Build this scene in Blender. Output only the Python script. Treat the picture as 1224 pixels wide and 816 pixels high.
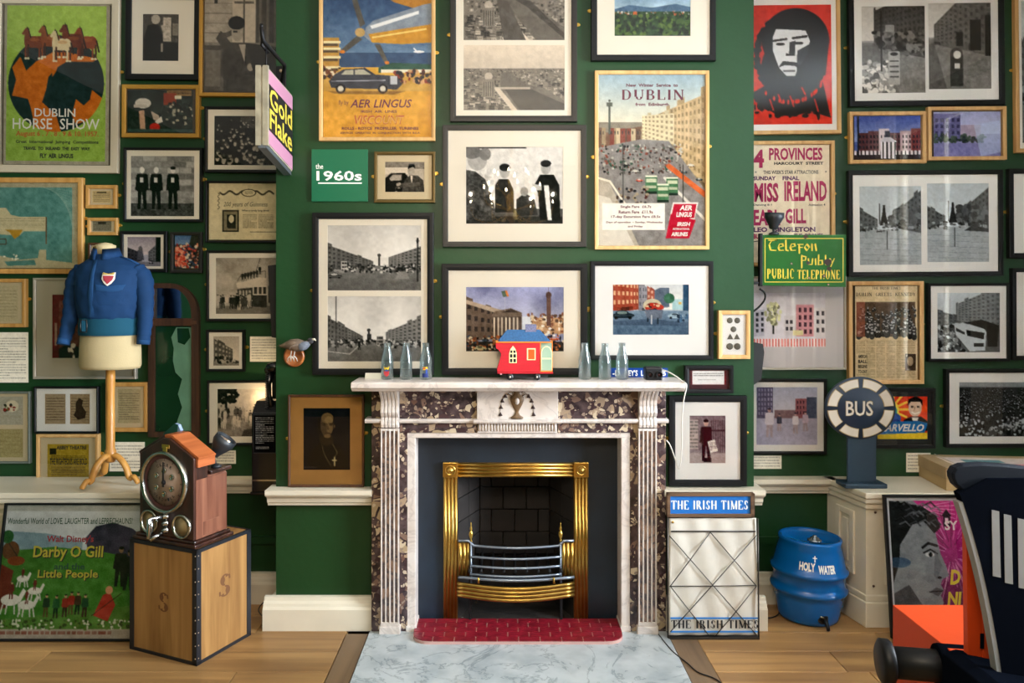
import bpy, math, random, bmesh
import numpy as np
from mathutils import Vector, Matrix, Quaternion
R = math.radians; PI = math.pi
random.seed(7)
for _o in list(bpy.data.objects): bpy.data.objects.remove(_o)
SC = bpy.context.scene
COL = SC.collection
# ------------------------------------------------------------ camera
FPX = 914.4; CAMY = -3.6; CAMZ = 1.6; VX = 598.0; VY = 350.0
cam_d = bpy.data.cameras.new('camera'); cam = bpy.data.objects.new('camera', cam_d); COL.objects.link(cam)
cam.location = (0, CAMY, CAMZ); cam.rotation_euler = (R(90), 0, 0)
cam_d.sensor_width = 36; cam_d.lens = 36*FPX/1224
cam_d.shift_x = (612-VX)/1224; cam_d.shift_y = -(408-VY)/1224
cam_d.clip_start = .02
SC.camera = cam
# ------------------------------------------------------------ world, window light, exposure
SC.view_settings.view_transform = 'Standard'; SC.view_settings.look = 'None'
SC.view_settings.gamma = 1; SC.view_settings.use_curve_mapping = False
SC.view_settings.exposure = 0.52
W = bpy.data.worlds.new('world'); SC.world = W; W.use_nodes = True
W.node_tree.nodes['Background'].inputs[0].default_value = (.86, .93, 1.0, 1)
W.node_tree.nodes['Background'].inputs[1].default_value = .5
def area(name, loc, rot, sx, sy, power, col):
    l = bpy.data.lights.new(name, 'AREA'); l.shape = 'RECTANGLE'; l.size = sx; l.size_y = sy; l.energy = power; l.color = col
    o = bpy.data.objects.new(name, l); COL.objects.link(o); o.location = loc; o.rotation_euler = rot
    return o
WINX = 3.4
area('daylight_upper', (WINX+.16, -1.60, 2.45), (0, R(90), 0), .95, 1.25, 250, (.80, .90, 1.0))
area('daylight_lower', (WINX+.16, -1.60, 1.40), (0, R(90), 0), .95, 1.25, 220, (.82, .91, 1.0))
area('daylight_upper', (WINX+.16, -4.10, 2.45), (0, R(90), 0), .95, 1.25, 220, (.80, .90, 1.0))
area('daylight_lower', (WINX+.16, -4.10, 1.40), (0, R(90), 0), .95, 1.25, 200, (.82, .91, 1.0))

# ------------------------------------------------------------ mapping of measured points
def P(px, py, y):
    d = y-CAMY
    return Vector(((px-VX)*d/FPX, y, CAMZ+(VY-py)*d/FPX))
def XA(px, y): return (px-VX)*(y-CAMY)/FPX
def ZA(py, y): return CAMZ+(VY-py)*(y-CAMY)/FPX
BY = .07      # face of the chimney breast
AY = .38      # face of the alcove walls

# ------------------------------------------------------------ materials
def lin(c):
    c = np.asarray(c, dtype=float)
    return np.where(c <= .04045, c/12.92, ((c+.055)/1.055)**2.4)
def hexc(h): return tuple(int(h[i:i+2], 16)/255 for i in (0, 2, 4))
MATS = {}
def mat(name, col, rough=.5, metal=0, spec=.5, bump=0, bscale=40, var=0, vscale=8, stretch=(1,1,1), emit=None, estr=0, coat=0, alpha=None):
    if name in MATS: return MATS[name]
    m = bpy.data.materials.new(name); m.use_nodes = True; nt = m.node_tree; b = nt.nodes['Principled BSDF']
    if isinstance(col, str): col = hexc(col)
    c = tuple(lin(col))+(1,)
    b.inputs['Base Color'].default_value = c
    b.inputs['Roughness'].default_value = rough; b.inputs['Metallic'].default_value = metal
    b.inputs['Specular IOR Level'].default_value = spec
    b.inputs['Coat Weight'].default_value = coat; b.inputs['Coat Roughness'].default_value = .12
    if emit is not None:
        b.inputs['Emission Color'].default_value = tuple(emit)+(1,); b.inputs['Emission Strength'].default_value = estr
    if var or bump:
        tc = nt.nodes.new('ShaderNodeTexCoord'); mp = nt.nodes.new('ShaderNodeMapping'); mp.inputs['Scale'].default_value = stretch
        nt.links.new(tc.outputs['Object'], mp.inputs[0])
    if var:
        n = nt.nodes.new('ShaderNodeTexNoise'); n.inputs['Scale'].default_value = vscale; n.inputs['Detail'].default_value = 6
        nt.links.new(mp.outputs[0], n.inputs['Vector'])
        r = nt.nodes.new('ShaderNodeValToRGB'); r.color_ramp.elements[0].position = .3; r.color_ramp.elements[1].position = .7
        r.color_ramp.elements[0].color = tuple(x*(1-var) for x in c[:3])+(1,)
        r.color_ramp.elements[1].color = tuple(min(1, x*(1+var)) for x in c[:3])+(1,)
        nt.links.new(n.outputs[0], r.inputs[0]); nt.links.new(r.outputs[0], b.inputs['Base Color'])
    if bump:
        n2 = nt.nodes.new('ShaderNodeTexNoise'); n2.inputs['Scale'].default_value = bscale; n2.inputs['Detail'].default_value = 4
        nt.links.new(mp.outputs[0], n2.inputs['Vector'])
        bp = nt.nodes.new('ShaderNodeBump'); bp.inputs['Strength'].default_value = bump; bp.inputs['Distance'].default_value = .004
        nt.links.new(n2.outputs[0], bp.inputs['Height']); nt.links.new(bp.outputs[0], b.inputs['Normal'])
    MATS[name] = m; return m
def wood(name, c0, c1, axis=0, scale=6, rough=.5, spec=.4, coat=0, knots=True, per_object=.0):
    """grain running along one local axis"""
    if name in MATS: return MATS[name]
    m = bpy.data.materials.new(name); m.use_nodes = True; nt = m.node_tree; b = nt.nodes['Principled BSDF']; L = nt.links.new
    tc = nt.nodes.new('ShaderNodeTexCoord'); mp = nt.nodes.new('ShaderNodeMapping')
    st = [scale*4]*3; st[axis] = scale*.28; mp.inputs['Scale'].default_value = st
    oi = nt.nodes.new('ShaderNodeObjectInfo'); ad = nt.nodes.new('ShaderNodeVectorMath'); ad.operation = 'ADD'
    sc = nt.nodes.new('ShaderNodeVectorMath'); sc.operation = 'SCALE'; sc.inputs[3].default_value = 1
    ml = nt.nodes.new('ShaderNodeMath'); ml.operation = 'MULTIPLY'; ml.inputs[1].default_value = 37
    L(oi.outputs['Random'], ml.inputs[0]); cb = nt.nodes.new('ShaderNodeCombineXYZ')
    for i in range(3): L(ml.outputs[0], cb.inputs[i])
    L(tc.outputs['Object'], ad.inputs[0]); L(cb.outputs[0], ad.inputs[1]); L(ad.outputs[0], mp.inputs[0])
    n = nt.nodes.new('ShaderNodeTexNoise'); n.inputs['Scale'].default_value = 1; n.inputs['Detail'].default_value = 8; n.inputs['Distortion'].default_value = .6
    L(mp.outputs[0], n.inputs['Vector'])
    r = nt.nodes.new('ShaderNodeValToRGB'); e = r.color_ramp.elements
    e[0].position = .32; e[1].position = .68
    e[0].color = tuple(lin(hexc(c0)))+(1,); e[1].color = tuple(lin(hexc(c1)))+(1,)
    L(n.outputs[0], r.inputs[0])
    out = r.outputs[0]
    if per_object:
        hs = nt.nodes.new('ShaderNodeHueSaturation'); mr = nt.nodes.new('ShaderNodeMapRange')
        mr.inputs[3].default_value = 1-per_object; mr.inputs[4].default_value = 1+per_object
        L(oi.outputs['Random'], mr.inputs[0]); L(mr.outputs[0], hs.inputs['Value']); L(out, hs.inputs['Color']); out = hs.outputs[0]
    L(out, b.inputs['Base Color'])
    b.inputs['Roughness'].default_value = rough; b.inputs['Specular IOR Level'].default_value = spec; b.inputs['Coat Weight'].default_value = coat
    bp = nt.nodes.new('ShaderNodeBump'); bp.inputs['Strength'].default_value = .15; bp.inputs['Distance'].default_value = .002
    L(n.outputs[0], bp.inputs['Height']); L(bp.outputs[0], b.inputs['Normal'])
    MATS[name] = m; return m
def thin_glass(name='picture_glazing', tint=(1,1,1), rough=.015, ior=1.5, mx=1.0):
    if name in MATS: return MATS[name]
    m = bpy.data.materials.new(name); m.use_nodes = True; nt = m.node_tree; L = nt.links.new
    nt.nodes.remove(nt.nodes['Principled BSDF'])
    t = nt.nodes.new('ShaderNodeBsdfTransparent'); t.inputs[0].default_value = tuple(tint)+(1,)
    g = nt.nodes.new('ShaderNodeBsdfGlossy'); g.inputs['Roughness'].default_value = rough
    f = nt.nodes.new('ShaderNodeFresnel'); f.inputs[0].default_value = ior
    mu = nt.nodes.new('ShaderNodeMath'); mu.operation = 'MULTIPLY'; mu.inputs[1].default_value = mx
    mi = nt.nodes.new('ShaderNodeMixShader'); L(f.outputs[0], mu.inputs[0]); L(mu.outputs[0], mi.inputs[0]); L(t.outputs[0], mi.inputs[1]); L(g.outputs[0], mi.inputs[2])
    L(mi.outputs[0], nt.nodes['Material Output'].inputs[0])
    MATS[name] = m; return m

# ------------------------------------------------------------ geometry
class G:
    """collects faces of one mesh"""
    def __init__(s): s.v = []; s.f = []; s.sm = []
    def add(s, vs, fs, smooth=False):
        o = len(s.v); s.v += [tuple(v) for v in vs]; s.f += [tuple(i+o for i in f) for f in fs]; s.sm += [smooth]*len(fs); return s
    def box(s, x0, x1, y0, y1, z0, z1):
        vs = [(x, y, z) for z in (z0, z1) for y in (y0, y1) for x in (x0, x1)]
        return s.add(vs, [(0,2,3,1),(4,5,7,6),(0,1,5,4),(2,6,7,3),(0,4,6,2),(1,3,7,5)])
    def prism(s, pts, a, b, ax='y', smooth=False):
        """polygon pts swept along ax from a to b; pts give the two other axes in order"""
        def q(p, t): return {'y': (p[0], t, p[1]), 'x': (t, p[0], p[1]), 'z': (p[0], p[1], t)}[ax]
        n = len(pts); vs = [q(p, a) for p in pts]+[q(p, b) for p in pts]
        fs = [tuple(range(n))[::-1], tuple(range(n, 2*n))]
        s.add(vs, fs); o = len(s.v)-2*n
        for i in range(n): s.f.append((o+i, o+(i+1)%n, o+n+(i+1)%n, o+n+i)); s.sm.append(smooth)
        return s
    def lathe(s, prof, c=(0,0,0), axis='z', n=20, sx=1, sy=1, cap=True):
        """prof: (r, t) along axis"""
        vs = []
        for r, t in prof:
            for i in range(n):
                a = 2*PI*i/n; u, w = r*math.cos(a)*sx, r*math.sin(a)*sy
                vs.append({'z': (c[0]+u, c[1]+w, c[2]+t), 'y': (c[0]+u, c[1]+t, c[2]+w), 'x': (c[0]+t, c[1]+u, c[2]+w)}[axis])
        fs = [(k*n+i, k*n+(i+1)%n, (k+1)*n+(i+1)%n, (k+1)*n+i) for k in range(len(prof)-1) for i in range(n)]
        s.add(vs, fs, True)
        if cap:
            o = len(s.v)-len(vs)
            s.f.append(tuple(o+i for i in range(n))[::-1]); s.f.append(tuple(o+(len(prof)-1)*n+i for i in range(n))); s.sm += [False, False]
        return s
    def tube(s, path, r, n=8, cap=True, flat=1.0):
        path = [Vector(p) for p in path]; rs = r if isinstance(r, (list, tuple)) else [r]*len(path)
        vs = []; up = None
        for k, p in enumerate(path):
            d = (path[min(k+1, len(path)-1)]-path[max(k-1, 0)])
            d = d.normalized() if d.length > 1e-9 else Vector((0,0,1))
            if up is None: up = Vector((0,0,1)) if abs(d.z) < .9 else Vector((0,1,0))
            a = d.cross(up)
            if a.length < 1e-6: a = d.orthogonal()
            a.normalize(); b = a.cross(d).normalized(); up = b
            for i in range(n):
                t = 2*PI*i/n; vs.append(p+a*math.cos(t)*rs[k]+b*math.sin(t)*rs[k]*flat)
        fs = [(k*n+i, k*n+(i+1)%n, (k+1)*n+(i+1)%n, (k+1)*n+i) for k in range(len(path)-1) for i in range(n)]
        s.add(vs, fs, True)
        if cap:
            o = len(s.v)-len(vs); s.f.append(tuple(o+i for i in range(n))[::-1]); s.f.append(tuple(o+(len(path)-1)*n+i for i in range(n))); s.sm += [False, False]
        return s
    def bar(s, a, b, w):
        return s.tube([a, b], w*.7071, n=4)
    def loft(s, secs, n=24, cap=True, e=2.0, fn=None):
        """secs: (z, cx, cy, rx, ry); superellipse sections"""
        vs = []
        for k, (z, cx, cy, rx, ry) in enumerate(secs):
            for i in range(n):
                a = 2*PI*i/n; c, w = math.cos(a), math.sin(a)
                x = math.copysign(abs(c)**(2/e), c)*rx; y = math.copysign(abs(w)**(2/e), w)*ry
                if fn: x, y = fn(k, z, a, x, y)
                vs.append((cx+x, cy+y, z))
        fs = [(k*n+i, k*n+(i+1)%n, (k+1)*n+(i+1)%n, (k+1)*n+i) for k in range(len(secs)-1) for i in range(n)]
        s.add(vs, fs, True)
        if cap:
            o = len(s.v)-len(vs); s.f.append(tuple(o+i for i in range(n))[::-1]); s.f.append(tuple(o+(len(secs)-1)*n+i for i in range(n))); s.sm += [False, False]
        return s
    def sphere(s, c, r, n=16, m=10, sx=1, sy=1, sz=1):
        prof = [(r*math.sin(PI*k/m)+1e-5, -r*math.cos(PI*k/m)) for k in range(m+1)]
        o = len(s.v); s.lathe(prof, (0,0,0), 'z', n)
        for i in range(o, len(s.v)):
            x, y, z = s.v[i]; s.v[i] = (c[0]+x*sx, c[1]+y*sy, c[2]+z*sz)
        return s
    def xform(s, M, start=0):
        for i in range(start, len(s.v)): s.v[i] = tuple(M @ Vector(s.v[i]))
        return s
    def mesh(s, name):
        me = bpy.data.meshes.new(name); me.from_pydata(s.v, [], s.f)
        me.polygons.foreach_set('use_smooth', s.sm); me.update()
        bm = bmesh.new(); bm.from_mesh(me); bmesh.ops.recalc_face_normals(bm, faces=bm.faces); bm.to_mesh(me); bm.free()
        return me
def obj(name, g, m, parent=None, loc=(0,0,0), rot=(0,0,0), bevel=0, kind=None, label=None, seg=2):
    me = g.mesh(name) if isinstance(g, G) else g
    o = bpy.data.objects.new(name, me); COL.objects.link(o)
    if m is not None and not me.materials: me.materials.append(m)
    o.location = loc; o.rotation_euler = rot
    if parent is not None: o.parent = parent
    if bevel:
        b = o.modifiers.new('bevel', 'BEVEL'); b.width = bevel; b.segments = seg; b.limit_method = 'ANGLE'; b.angle_limit = R(40)
    if kind: o['kind'] = kind
    if label: o['label'] = label
    return o
def thing(name, label, cat, loc=(0,0,0), rot=(0,0,0), group=None):
    o = bpy.data.objects.new(name, None); COL.objects.link(o); o.location = loc; o.rotation_euler = rot; o.empty_display_size = .05
    o['label'] = label; o['category'] = cat
    if group: o['group'] = group
    return o
def tag(o, label, cat, group=None):
    o['label'] = label; o['category'] = cat
    if group: o['group'] = group
    return o
def struct(name, g, m, **k):
    return obj(name, g, m, kind='structure', **k)
def copy_tree(o, parent=None):
    c = o.copy(); COL.objects.link(c)
    if parent is not None: c.parent = parent
    for ch in list(o.children): copy_tree(ch, c)
    return c
def rail(g, prof, x0, x1, yw, sgn=-1):
    """moulding running along x; prof: (projection, z)"""
    g.prism([(yw+sgn*p, z) for p, z in prof], x0, x1, 'x'); return g

# ------------------------------------------------------------ lettering (flat cut letters)
TXT = {}
def text_mesh(s, shear=0, bold=0, space=1.0):
    bold *= .5; k = (s, shear, bold, space)
    if k in TXT: return TXT[k]
    c = bpy.data.curves.new('lettering', 'FONT'); c.body = s; c.shear = shear; c.offset = bold; c.space_character = space
    c.resolution_u = 2; c.size = 1; c.fill_mode = 'FRONT'
    o = bpy.data.objects.new('t', c); COL.objects.link(o)
    me = bpy.data.meshes.new_from_object(o)
    bpy.data.objects.remove(o); bpy.data.curves.remove(c)
    co = np.empty(len(me.vertices)*3); me.vertices.foreach_get('co', co); co = co.reshape(-1, 3)
    me.materials.clear()
    fs = [tuple(p.vertices) for p in me.polygons]
    bpy.data.meshes.remove(me)
    TXT[k] = (co[:, :2], fs); return TXT[k]
# stroke glyphs with slab serifs: l = line, a = arc (cx, cy, rx, ry, from, to); k = thick
SG = {
'A': (.72, [('l',.02,0,.36,1,0),('l',.36,1,.70,0,1),('l',.16,.36,.56,.36,0)], [(.02,0),(.70,0)]),
'B': (.62, [('l',.12,0,.12,1,1),('a',.30,.75,.24,.25,-90,90),('a',.30,.27,.28,.27,-90,90),('l',.1,1,.3,1,0),('l',.1,.52,.3,.52,0),('l',.1,0,.3,0,0)], [(.12,0),(.12,1)]),
'C': (.68, [('a',.38,.5,.32,.5,50,310),('l',.60,.88,.62,.68,0)], []),
'D': (.70, [('l',.12,0,.12,1,1),('a',.28,.5,.36,.5,-90,90),('l',.1,1,.28,1,0),('l',.1,0,.28,0,0)], [(.12,0),(.12,1)]),
'E': (.60, [('l',.12,0,.12,1,1),('l',.1,1,.54,1,0),('l',.1,.52,.42,.52,0),('l',.1,0,.56,0,0),('l',.54,1,.54,.8,0),('l',.56,0,.56,.22,0)], [(.12,0),(.12,1)]),
'G': (.72, [('a',.38,.5,.32,.5,50,320),('l',.62,0.1,.62,.42,1),('l',.5,.42,.70,.42,0)], []),
'H': (.74, [('l',.14,0,.14,1,1),('l',.6,0,.6,1,1),('l',.14,.5,.6,.5,0)], [(.14,0),(.14,1),(.6,0),(.6,1)]),
'I': (.32, [('l',.16,0,.16,1,1)], [(.16,0),(.16,1)]),
'K': (.70, [('l',.14,0,.14,1,1),('l',.16,.42,.58,1,0),('l',.3,.6,.62,0,1)], [(.14,0),(.14,1),(.6,0),(.58,1)]),
'L': (.58, [('l',.14,0,.14,1,1),('l',.1,0,.54,0,0),('l',.54,0,.54,.25,0)], [(.14,0),(.14,1)]),
'M': (.88, [('l',.12,0,.12,1,0),('l',.12,1,.44,.05,1),('l',.44,.05,.74,1,0),('l',.74,0,.74,1,1)], [(.12,0),(.12,1),(.74,0),(.74,1)]),
'N': (.76, [('l',.12,0,.12,1,0),('l',.12,1,.62,0,1),('l',.62,0,.62,1,0)], [(.12,0),(.12,1),(.62,1)]),
'O': (.74, [('a',.37,.5,.31,.5,0,360)], []),
'P': (.60, [('l',.13,0,.13,1,1),('a',.28,.73,.26,.27,-90,90),('l',.1,1,.28,1,0),('l',.1,.46,.28,.46,0)], [(.13,0),(.13,1)]),
'R': (.68, [('l',.13,0,.13,1,1),('a',.28,.74,.25,.26,-90,90),('l',.1,1,.28,1,0),('l',.1,.48,.28,.48,0),('l',.32,.48,.6,0,1)], [(.13,0),(.13,1),(.6,0)]),
'S': (.56, [('a',.28,.745,.2,.255,30,270),('a',.28,.245,.22,.245,-150,90),('l',.46,.92,.48,.72,0),('l',.07,.1,.06,.3,0)], []),
'T': (.66, [('l',.33,0,.33,1,1),('l',.04,1,.62,1,0),('l',.04,1,.04,.8,0),('l',.62,1,.62,.8,0)], [(.33,0)]),
'U': (.74, [('l',.14,.3,.14,1,1),('a',.37,.3,.23,.3,180,360),('l',.6,.3,.6,1,0)], [(.14,1),(.6,1)]),
'Y': (.70, [('l',.34,0,.34,.45,1),('l',.34,.45,.08,1,1),('l',.34,.45,.62,1,0)], [(.34,0),(.08,1),(.62,1)]),
' ': (.34, [], []),
}
def serif_mesh(s, tk=.16, tn=.07, sl=.09):
    vs = []; fs = []; x = 0
    def quad(a, b, c, d):
        o = len(vs); vs.extend([a, b, c, d]); fs.append((o, o+1, o+2, o+3))
    for ch in s:
        if ch == "'": quad((x+.05,.7),(x+.15,.7),(x+.18,1),(x+.04,1)); x += .24; continue
        w, st, se = SG.get(ch, SG[' '])
        for t in st:
            if t[0] == 'l':
                _, x0, y0, x1, y1, k = t; th = (tk if k else tn)/2; d = math.hypot(x1-x0, y1-y0)
                if abs(y1-y0) < 1e-6: y0 = y1 = min(max(y0, th), 1-th)
                nx, ny = -(y1-y0)/d*th, (x1-x0)/d*th
                quad((x+x0+nx, y0+ny), (x+x1+nx, y1+ny), (x+x1-nx, y1-ny), (x+x0-nx, y0-ny))
            else:
                _, cx, cy, rx, ry, a0, a1 = t; n = max(6, int(abs(a1-a0)/18)); pr = None
                for i in range(n+1):
                    a = R(a0+(a1-a0)*i/n); th = tn+(tk-tn)*abs(math.cos(a))**1.3; c, w_ = math.cos(a), math.sin(a)
                    po = (x+cx+c*rx, cy+w_*ry); pi = (x+cx+c*(rx-th), cy+w_*(ry-tn))
                    if pr: quad(pr[0], po, pi, pr[1])
                    pr = (po, pi)
        for sx, sy in se:
            y0 = 0 if sy < .5 else 1-tn
            quad((x+sx-sl, y0), (x+sx+sl, y0), (x+sx+sl, y0+tn), (x+sx-sl, y0+tn))
        x += w+.10
    return np.array(vs), fs
def letters(parent, s, x0, z0, x1, z1, y, m, shear=0, bold=0, serif=False, rz=0, name='lettering', tk=.16, tn=.07, th=.0, space=1.0):
    """fit the words into the local box x0..x1, z0..z1 on the plane y (facing -y)"""
    co, fs = serif_mesh(s, tk, tn) if serif else text_mesh(s, shear, bold, space)
    if len(co) == 0: return None
    mn, mxx = co.min(0), co.max(0); q = (co-mn)/(mxx-mn)
    g = G(); g.add([(x0+(x1-x0)*a, y, z0+(z1-z0)*b) for a, b in q], fs)
    me = bpy.data.meshes.new(name); me.from_pydata(g.v, [], g.f); me.materials.append(m)
    o = bpy.data.objects.new(name, me); COL.objects.link(o); o.parent = parent
    if th:
        sm = o.modifiers.new('thickness', 'SOLIDIFY'); sm.thickness = th; sm.offset = 0
    return o
# ------------------------------------------------------------ flat print: colour per mesh point, drawn with simple strokes
def smooth_noise(rs, h, w, n):
    n = max(2, n); m = max(2, int(n*h/max(w, 1))+1)
    a = rs.rand(m+1, n+1); yy = np.linspace(0, m-.001, h); xx = np.linspace(0, n-.001, w)
    yi = yy.astype(int); xi = xx.astype(int); fy = (yy-yi)[:, None]; fx = (xx-xi)[None]
    fy = fy*fy*(3-2*fy); fx = fx*fx*(3-2*fx)
    return (a[yi][:, xi]*(1-fy)*(1-fx)+a[yi+1][:, xi]*fy*(1-fx)+a[yi][:, xi+1]*(1-fy)*fx+a[yi+1][:, xi+1]*fy*fx)
class Art:
    """coordinates 0..1, v runs down"""
    def __init__(s, w, h, c=.8, tint=(1,1,1), seed=1):
        s.k = 2; s.w = max(4, int(w)); s.h = max(4, int(h)); s.W = s.w*2; s.H = s.h*2; s.t = tint
        s.rs = np.random.RandomState(seed); s.a = np.zeros((s.H, s.W, 3)); s.a[:] = s.c(c)
        s.Y, s.X = np.mgrid[0:s.H, 0:s.W]; s.X = (s.X+.5)/s.W; s.Y = (s.Y+.5)/s.H
        s.asp = s.W/s.H; s.grain = .14; s.con = 1.12
    def c(s, c):
        if isinstance(c, str): return np.array(hexc(c))
        if np.isscalar(c): return np.clip(np.array(s.t)*c, 0, 1)
        return np.array(c, dtype=float)
    def put(s, m, c, a=1):
        m = m.astype(float)[..., None]*a; s.a = s.a*(1-m)+s.c(c)*m; return s
    def rect(s, x0, y0, x1, y1, c, a=1):
        i0, i1 = max(0, int(round(y0*s.H))), max(0, int(round(y1*s.H))); j0, j1 = max(0, int(round(x0*s.W))), max(0, int(round(x1*s.W)))
        s.a[i0:i1, j0:j1] = s.a[i0:i1, j0:j1]*(1-a)+s.c(c)*a; return s
    def ell(s, cx, cy, rx, ry, c, a=1):
        i0, i1 = max(0, int((cy-ry)*s.H)-1), int((cy+ry)*s.H)+2; j0, j1 = max(0, int((cx-rx)*s.W)-1), int((cx+rx)*s.W)+2
        if i1 <= 0 or j1 <= 0: return s
        X, Y = s.X[i0:i1, j0:j1], s.Y[i0:i1, j0:j1]
        m = ((((X-cx)/rx)**2+((Y-cy)/ry)**2) < 1).astype(float)[..., None]*a
        s.a[i0:i1, j0:j1] = s.a[i0:i1, j0:j1]*(1-m)+s.c(c)*m; return s
    def mask(s, pts):
        m = np.zeros(s.X.shape, bool); n = len(pts)
        for i in range(n):
            (x0, y0), (x1, y1) = pts[i], pts[(i+1) % n]
            if y0 == y1: continue
            cr = ((s.Y >= min(y0, y1)) & (s.Y < max(y0, y1))) & (s.X < (x1-x0)*(s.Y-y0)/(y1-y0)+x0)
            m ^= cr
        return m
    def poly(s, pts, c, a=1): return s.put(s.mask(pts), c, a)
    def line(s, x0, y0, x1, y1, w, c, a=1):
        """w in units of the height"""
        dx, dy = (x1-x0)*s.asp, y1-y0; L = math.hypot(dx, dy)+1e-9; px, py = (s.X-x0)*s.asp, s.Y-y0
        t = np.clip((px*dx+py*dy)/L**2, 0, 1); d = np.hypot(px-t*dx, py-t*dy)
        return s.put(d < w/2, c, a)
    def path(s, pts, w, c, a=1):
        for p, q in zip(pts[:-1], pts[1:]): s.line(*p, *q, w, c, a)
        return s
    def grad(s, y0, y1, c0, c1, x0=0, x1=1):
        t = np.clip((s.Y-y0)/max(1e-6, y1-y0), 0, 1)[..., None]; g = s.c(c0)*(1-t)+s.c(c1)*t
        m = ((s.Y >= y0) & (s.Y <= y1) & (s.X >= x0) & (s.X <= x1))[..., None]; s.a = np.where(m, g, s.a); return s
    def noise(s, amp=.08, n=12, x0=0, y0=0, x1=1, y1=1, fine=True, m=None):
        nz = smooth_noise(s.rs, s.H, s.W, n)-.5
        if fine: nz = nz*.6+(smooth_noise(s.rs, s.H, s.W, n*3)-.5)*.5+(s.rs.rand(s.H, s.W)-.5)*.25
        k = ((s.Y >= y0) & (s.Y <= y1) & (s.X >= x0) & (s.X <= x1))
        if m is not None: k = k & m
        s.a = np.clip(s.a+(nz*2*amp*k)[..., None], 0, 1); return s
    def clouds(s, y1, amp=.1, n=4): return s.noise(amp, n, 0, 0, 1, y1, fine=False)
    def specks(s, x0, y0, x1, y1, n, r, cols, asp=1.0):
        for _ in range(n):
            s.ell(s.rs.uniform(x0, x1), s.rs.uniform(y0, y1), r*s.rs.uniform(.5, 1.4)/s.asp, r*s.rs.uniform(.5, 1.4)*asp, cols[s.rs.randint(len(cols))])
        return s
    def lines(s, x0, y0, x1, y1, n, c=.25, a=.6, fill=.55):
        """rows of small illegible print"""
        dy = (y1-y0)/n
        for i in range(n):
            y = y0+dy*i; x = x0
            e = x1 if i % 5 != 4 else x0+(x1-x0)*s.rs.uniform(.4, .8)
            while x < e:
                w = s.rs.uniform(.015, .05)*(x1-x0)*1.6; s.rect(x, y, min(x+w, e), y+dy*fill, c, a*s.rs.uniform(.6, 1)); x += w+.012*(x1-x0)
        return s
    def facade(s, x0, yt0, yb0, x1, yt1, yb1, c, nx, ny, wc=.2, gable=0, a=1, shop=True):
        """a terrace seen in perspective from edge x0 to edge x1"""
        s.poly([(x0, yt0), (x1, yt1), (x1, yb1), (x0, yb0)], c, a)
        u0 = .0
        ks = [(1-(1-i/nx)**1.25) if abs(yb0-yt0) > abs(yb1-yt1) else (i/nx)**1.25 for i in range(nx+1)]
        cc = s.c(c)
        for i in range(nx):
            xa, xb = x0+(x1-x0)*ks[i], x0+(x1-x0)*ks[i+1]
            f = lambda u, t: (yt0+(yt1-yt0)*u)*(1-t)+(yb0+(yb1-yb0)*u)*t
            if s.rs.rand() < .35: # chimney or a higher house
                h = .08*(f(ks[i], 1)-f(ks[i], 0)); s.poly([(xa, f(ks[i], 0)-h), (xb, f(ks[i+1], 0)-h), (xb, f(ks[i+1], 0)), (xa, f(ks[i], 0))], cc*.9, a)
            if s.rs.rand() < .5: s.poly([(xa, f(ks[i], 0)), (xb, f(ks[i+1], 0)), (xb, f(ks[i+1], 1)), (xa, f(ks[i], 1))], np.clip(cc*s.rs.uniform(.82, 1.15), 0, 1), .6*a)
            q0, q1 = xa+(xb-xa)*.25, xa+(xb-xa)*.75
            u = (ks[i]+ks[i+1])/2
            for j in range(ny):
                t0, t1 = (j+.25)/(ny+.6), (j+.72)/(ny+.6)
                s.poly([(q0, f(u, t0)), (q1, f(u, t0)), (q1, f(u, t1)), (q0, f(u, t1))], wc, a)
            if shop: s.poly([(xa, f(ks[i], .86)), (xb, f(ks[i+1], .86)), (xb, f(ks[i+1], .98)), (xa, f(ks[i], .98))], cc*s.rs.uniform(.3, 1.2), .7*a)
        return s
    def car(s, x, y, w, c=.2, c2=.7):
        h = w*s.asp*.34
        s.ell(x, y-h*.3, w*.5, h*.36, c); s.ell(x-w*.04, y-h*.62, w*.28, h*.34, c); s.ell(x-w*.04, y-h*.66, w*.22, h*.2, c2)
        s.ell(x-w*.3, y, w*.08, h*.2, .05); s.ell(x+w*.3, y, w*.08, h*.2, .05); s.rect(x-w*.45, y-h*.3, x+w*.45, y-h*.24, c2, .5)
        return s
    def bus(s, x, y, w, h, c=.75, c2=.2):
        s.rect(x-w/2, y-h, x+w/2, y, c); s.rect(x-w*.45, y-h*.88, x+w*.45, y-h*.64, c2); s.rect(x-w*.45, y-h*.42, x+w*.45, y-h*.2, c2)
        for i in range(4): s.rect(x-w*.45+i*w*.23, y-h*.9, x-w*.45+i*w*.23+w*.03, y-h*.2, c)
        s.ell(x-w*.3, y, w*.12, h*.08, .05); s.ell(x+w*.3, y, w*.12, h*.08, .05); return s
    def person(s, x, y, h, coat=.15, skin=.7, hat=None, leg=None, wide=1.0):
        """y at the feet"""
        w = h*.14/s.asp*wide; leg = coat if leg is None else leg
        s.poly([(x-w*.75, y), (x-w*.25, y), (x, y-h*.42), (x+w*.3, y), (x+w*.8, y), (x+w*.7, y-h*.5), (x-w*.7, y-h*.5)], leg)
        s.poly([(x-w*.8, y-h*.42), (x+w*.8, y-h*.42), (x+w*1.05, y-h*.72), (x+w*.8, y-h*.83), (x-w*.8, y-h*.83), (x-w*1.05, y-h*.72)], coat)
        s.poly([(x-w*1.15, y-h*.45), (x-w*.85, y-h*.44), (x-w*.7, y-h*.8), (x-w*.95, y-h*.8)], coat)
        s.poly([(x+w*1.15, y-h*.45), (x+w*.85, y-h*.44), (x+w*.7, y-h*.8), (x+w*.95, y-h*.8)], coat)
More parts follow.
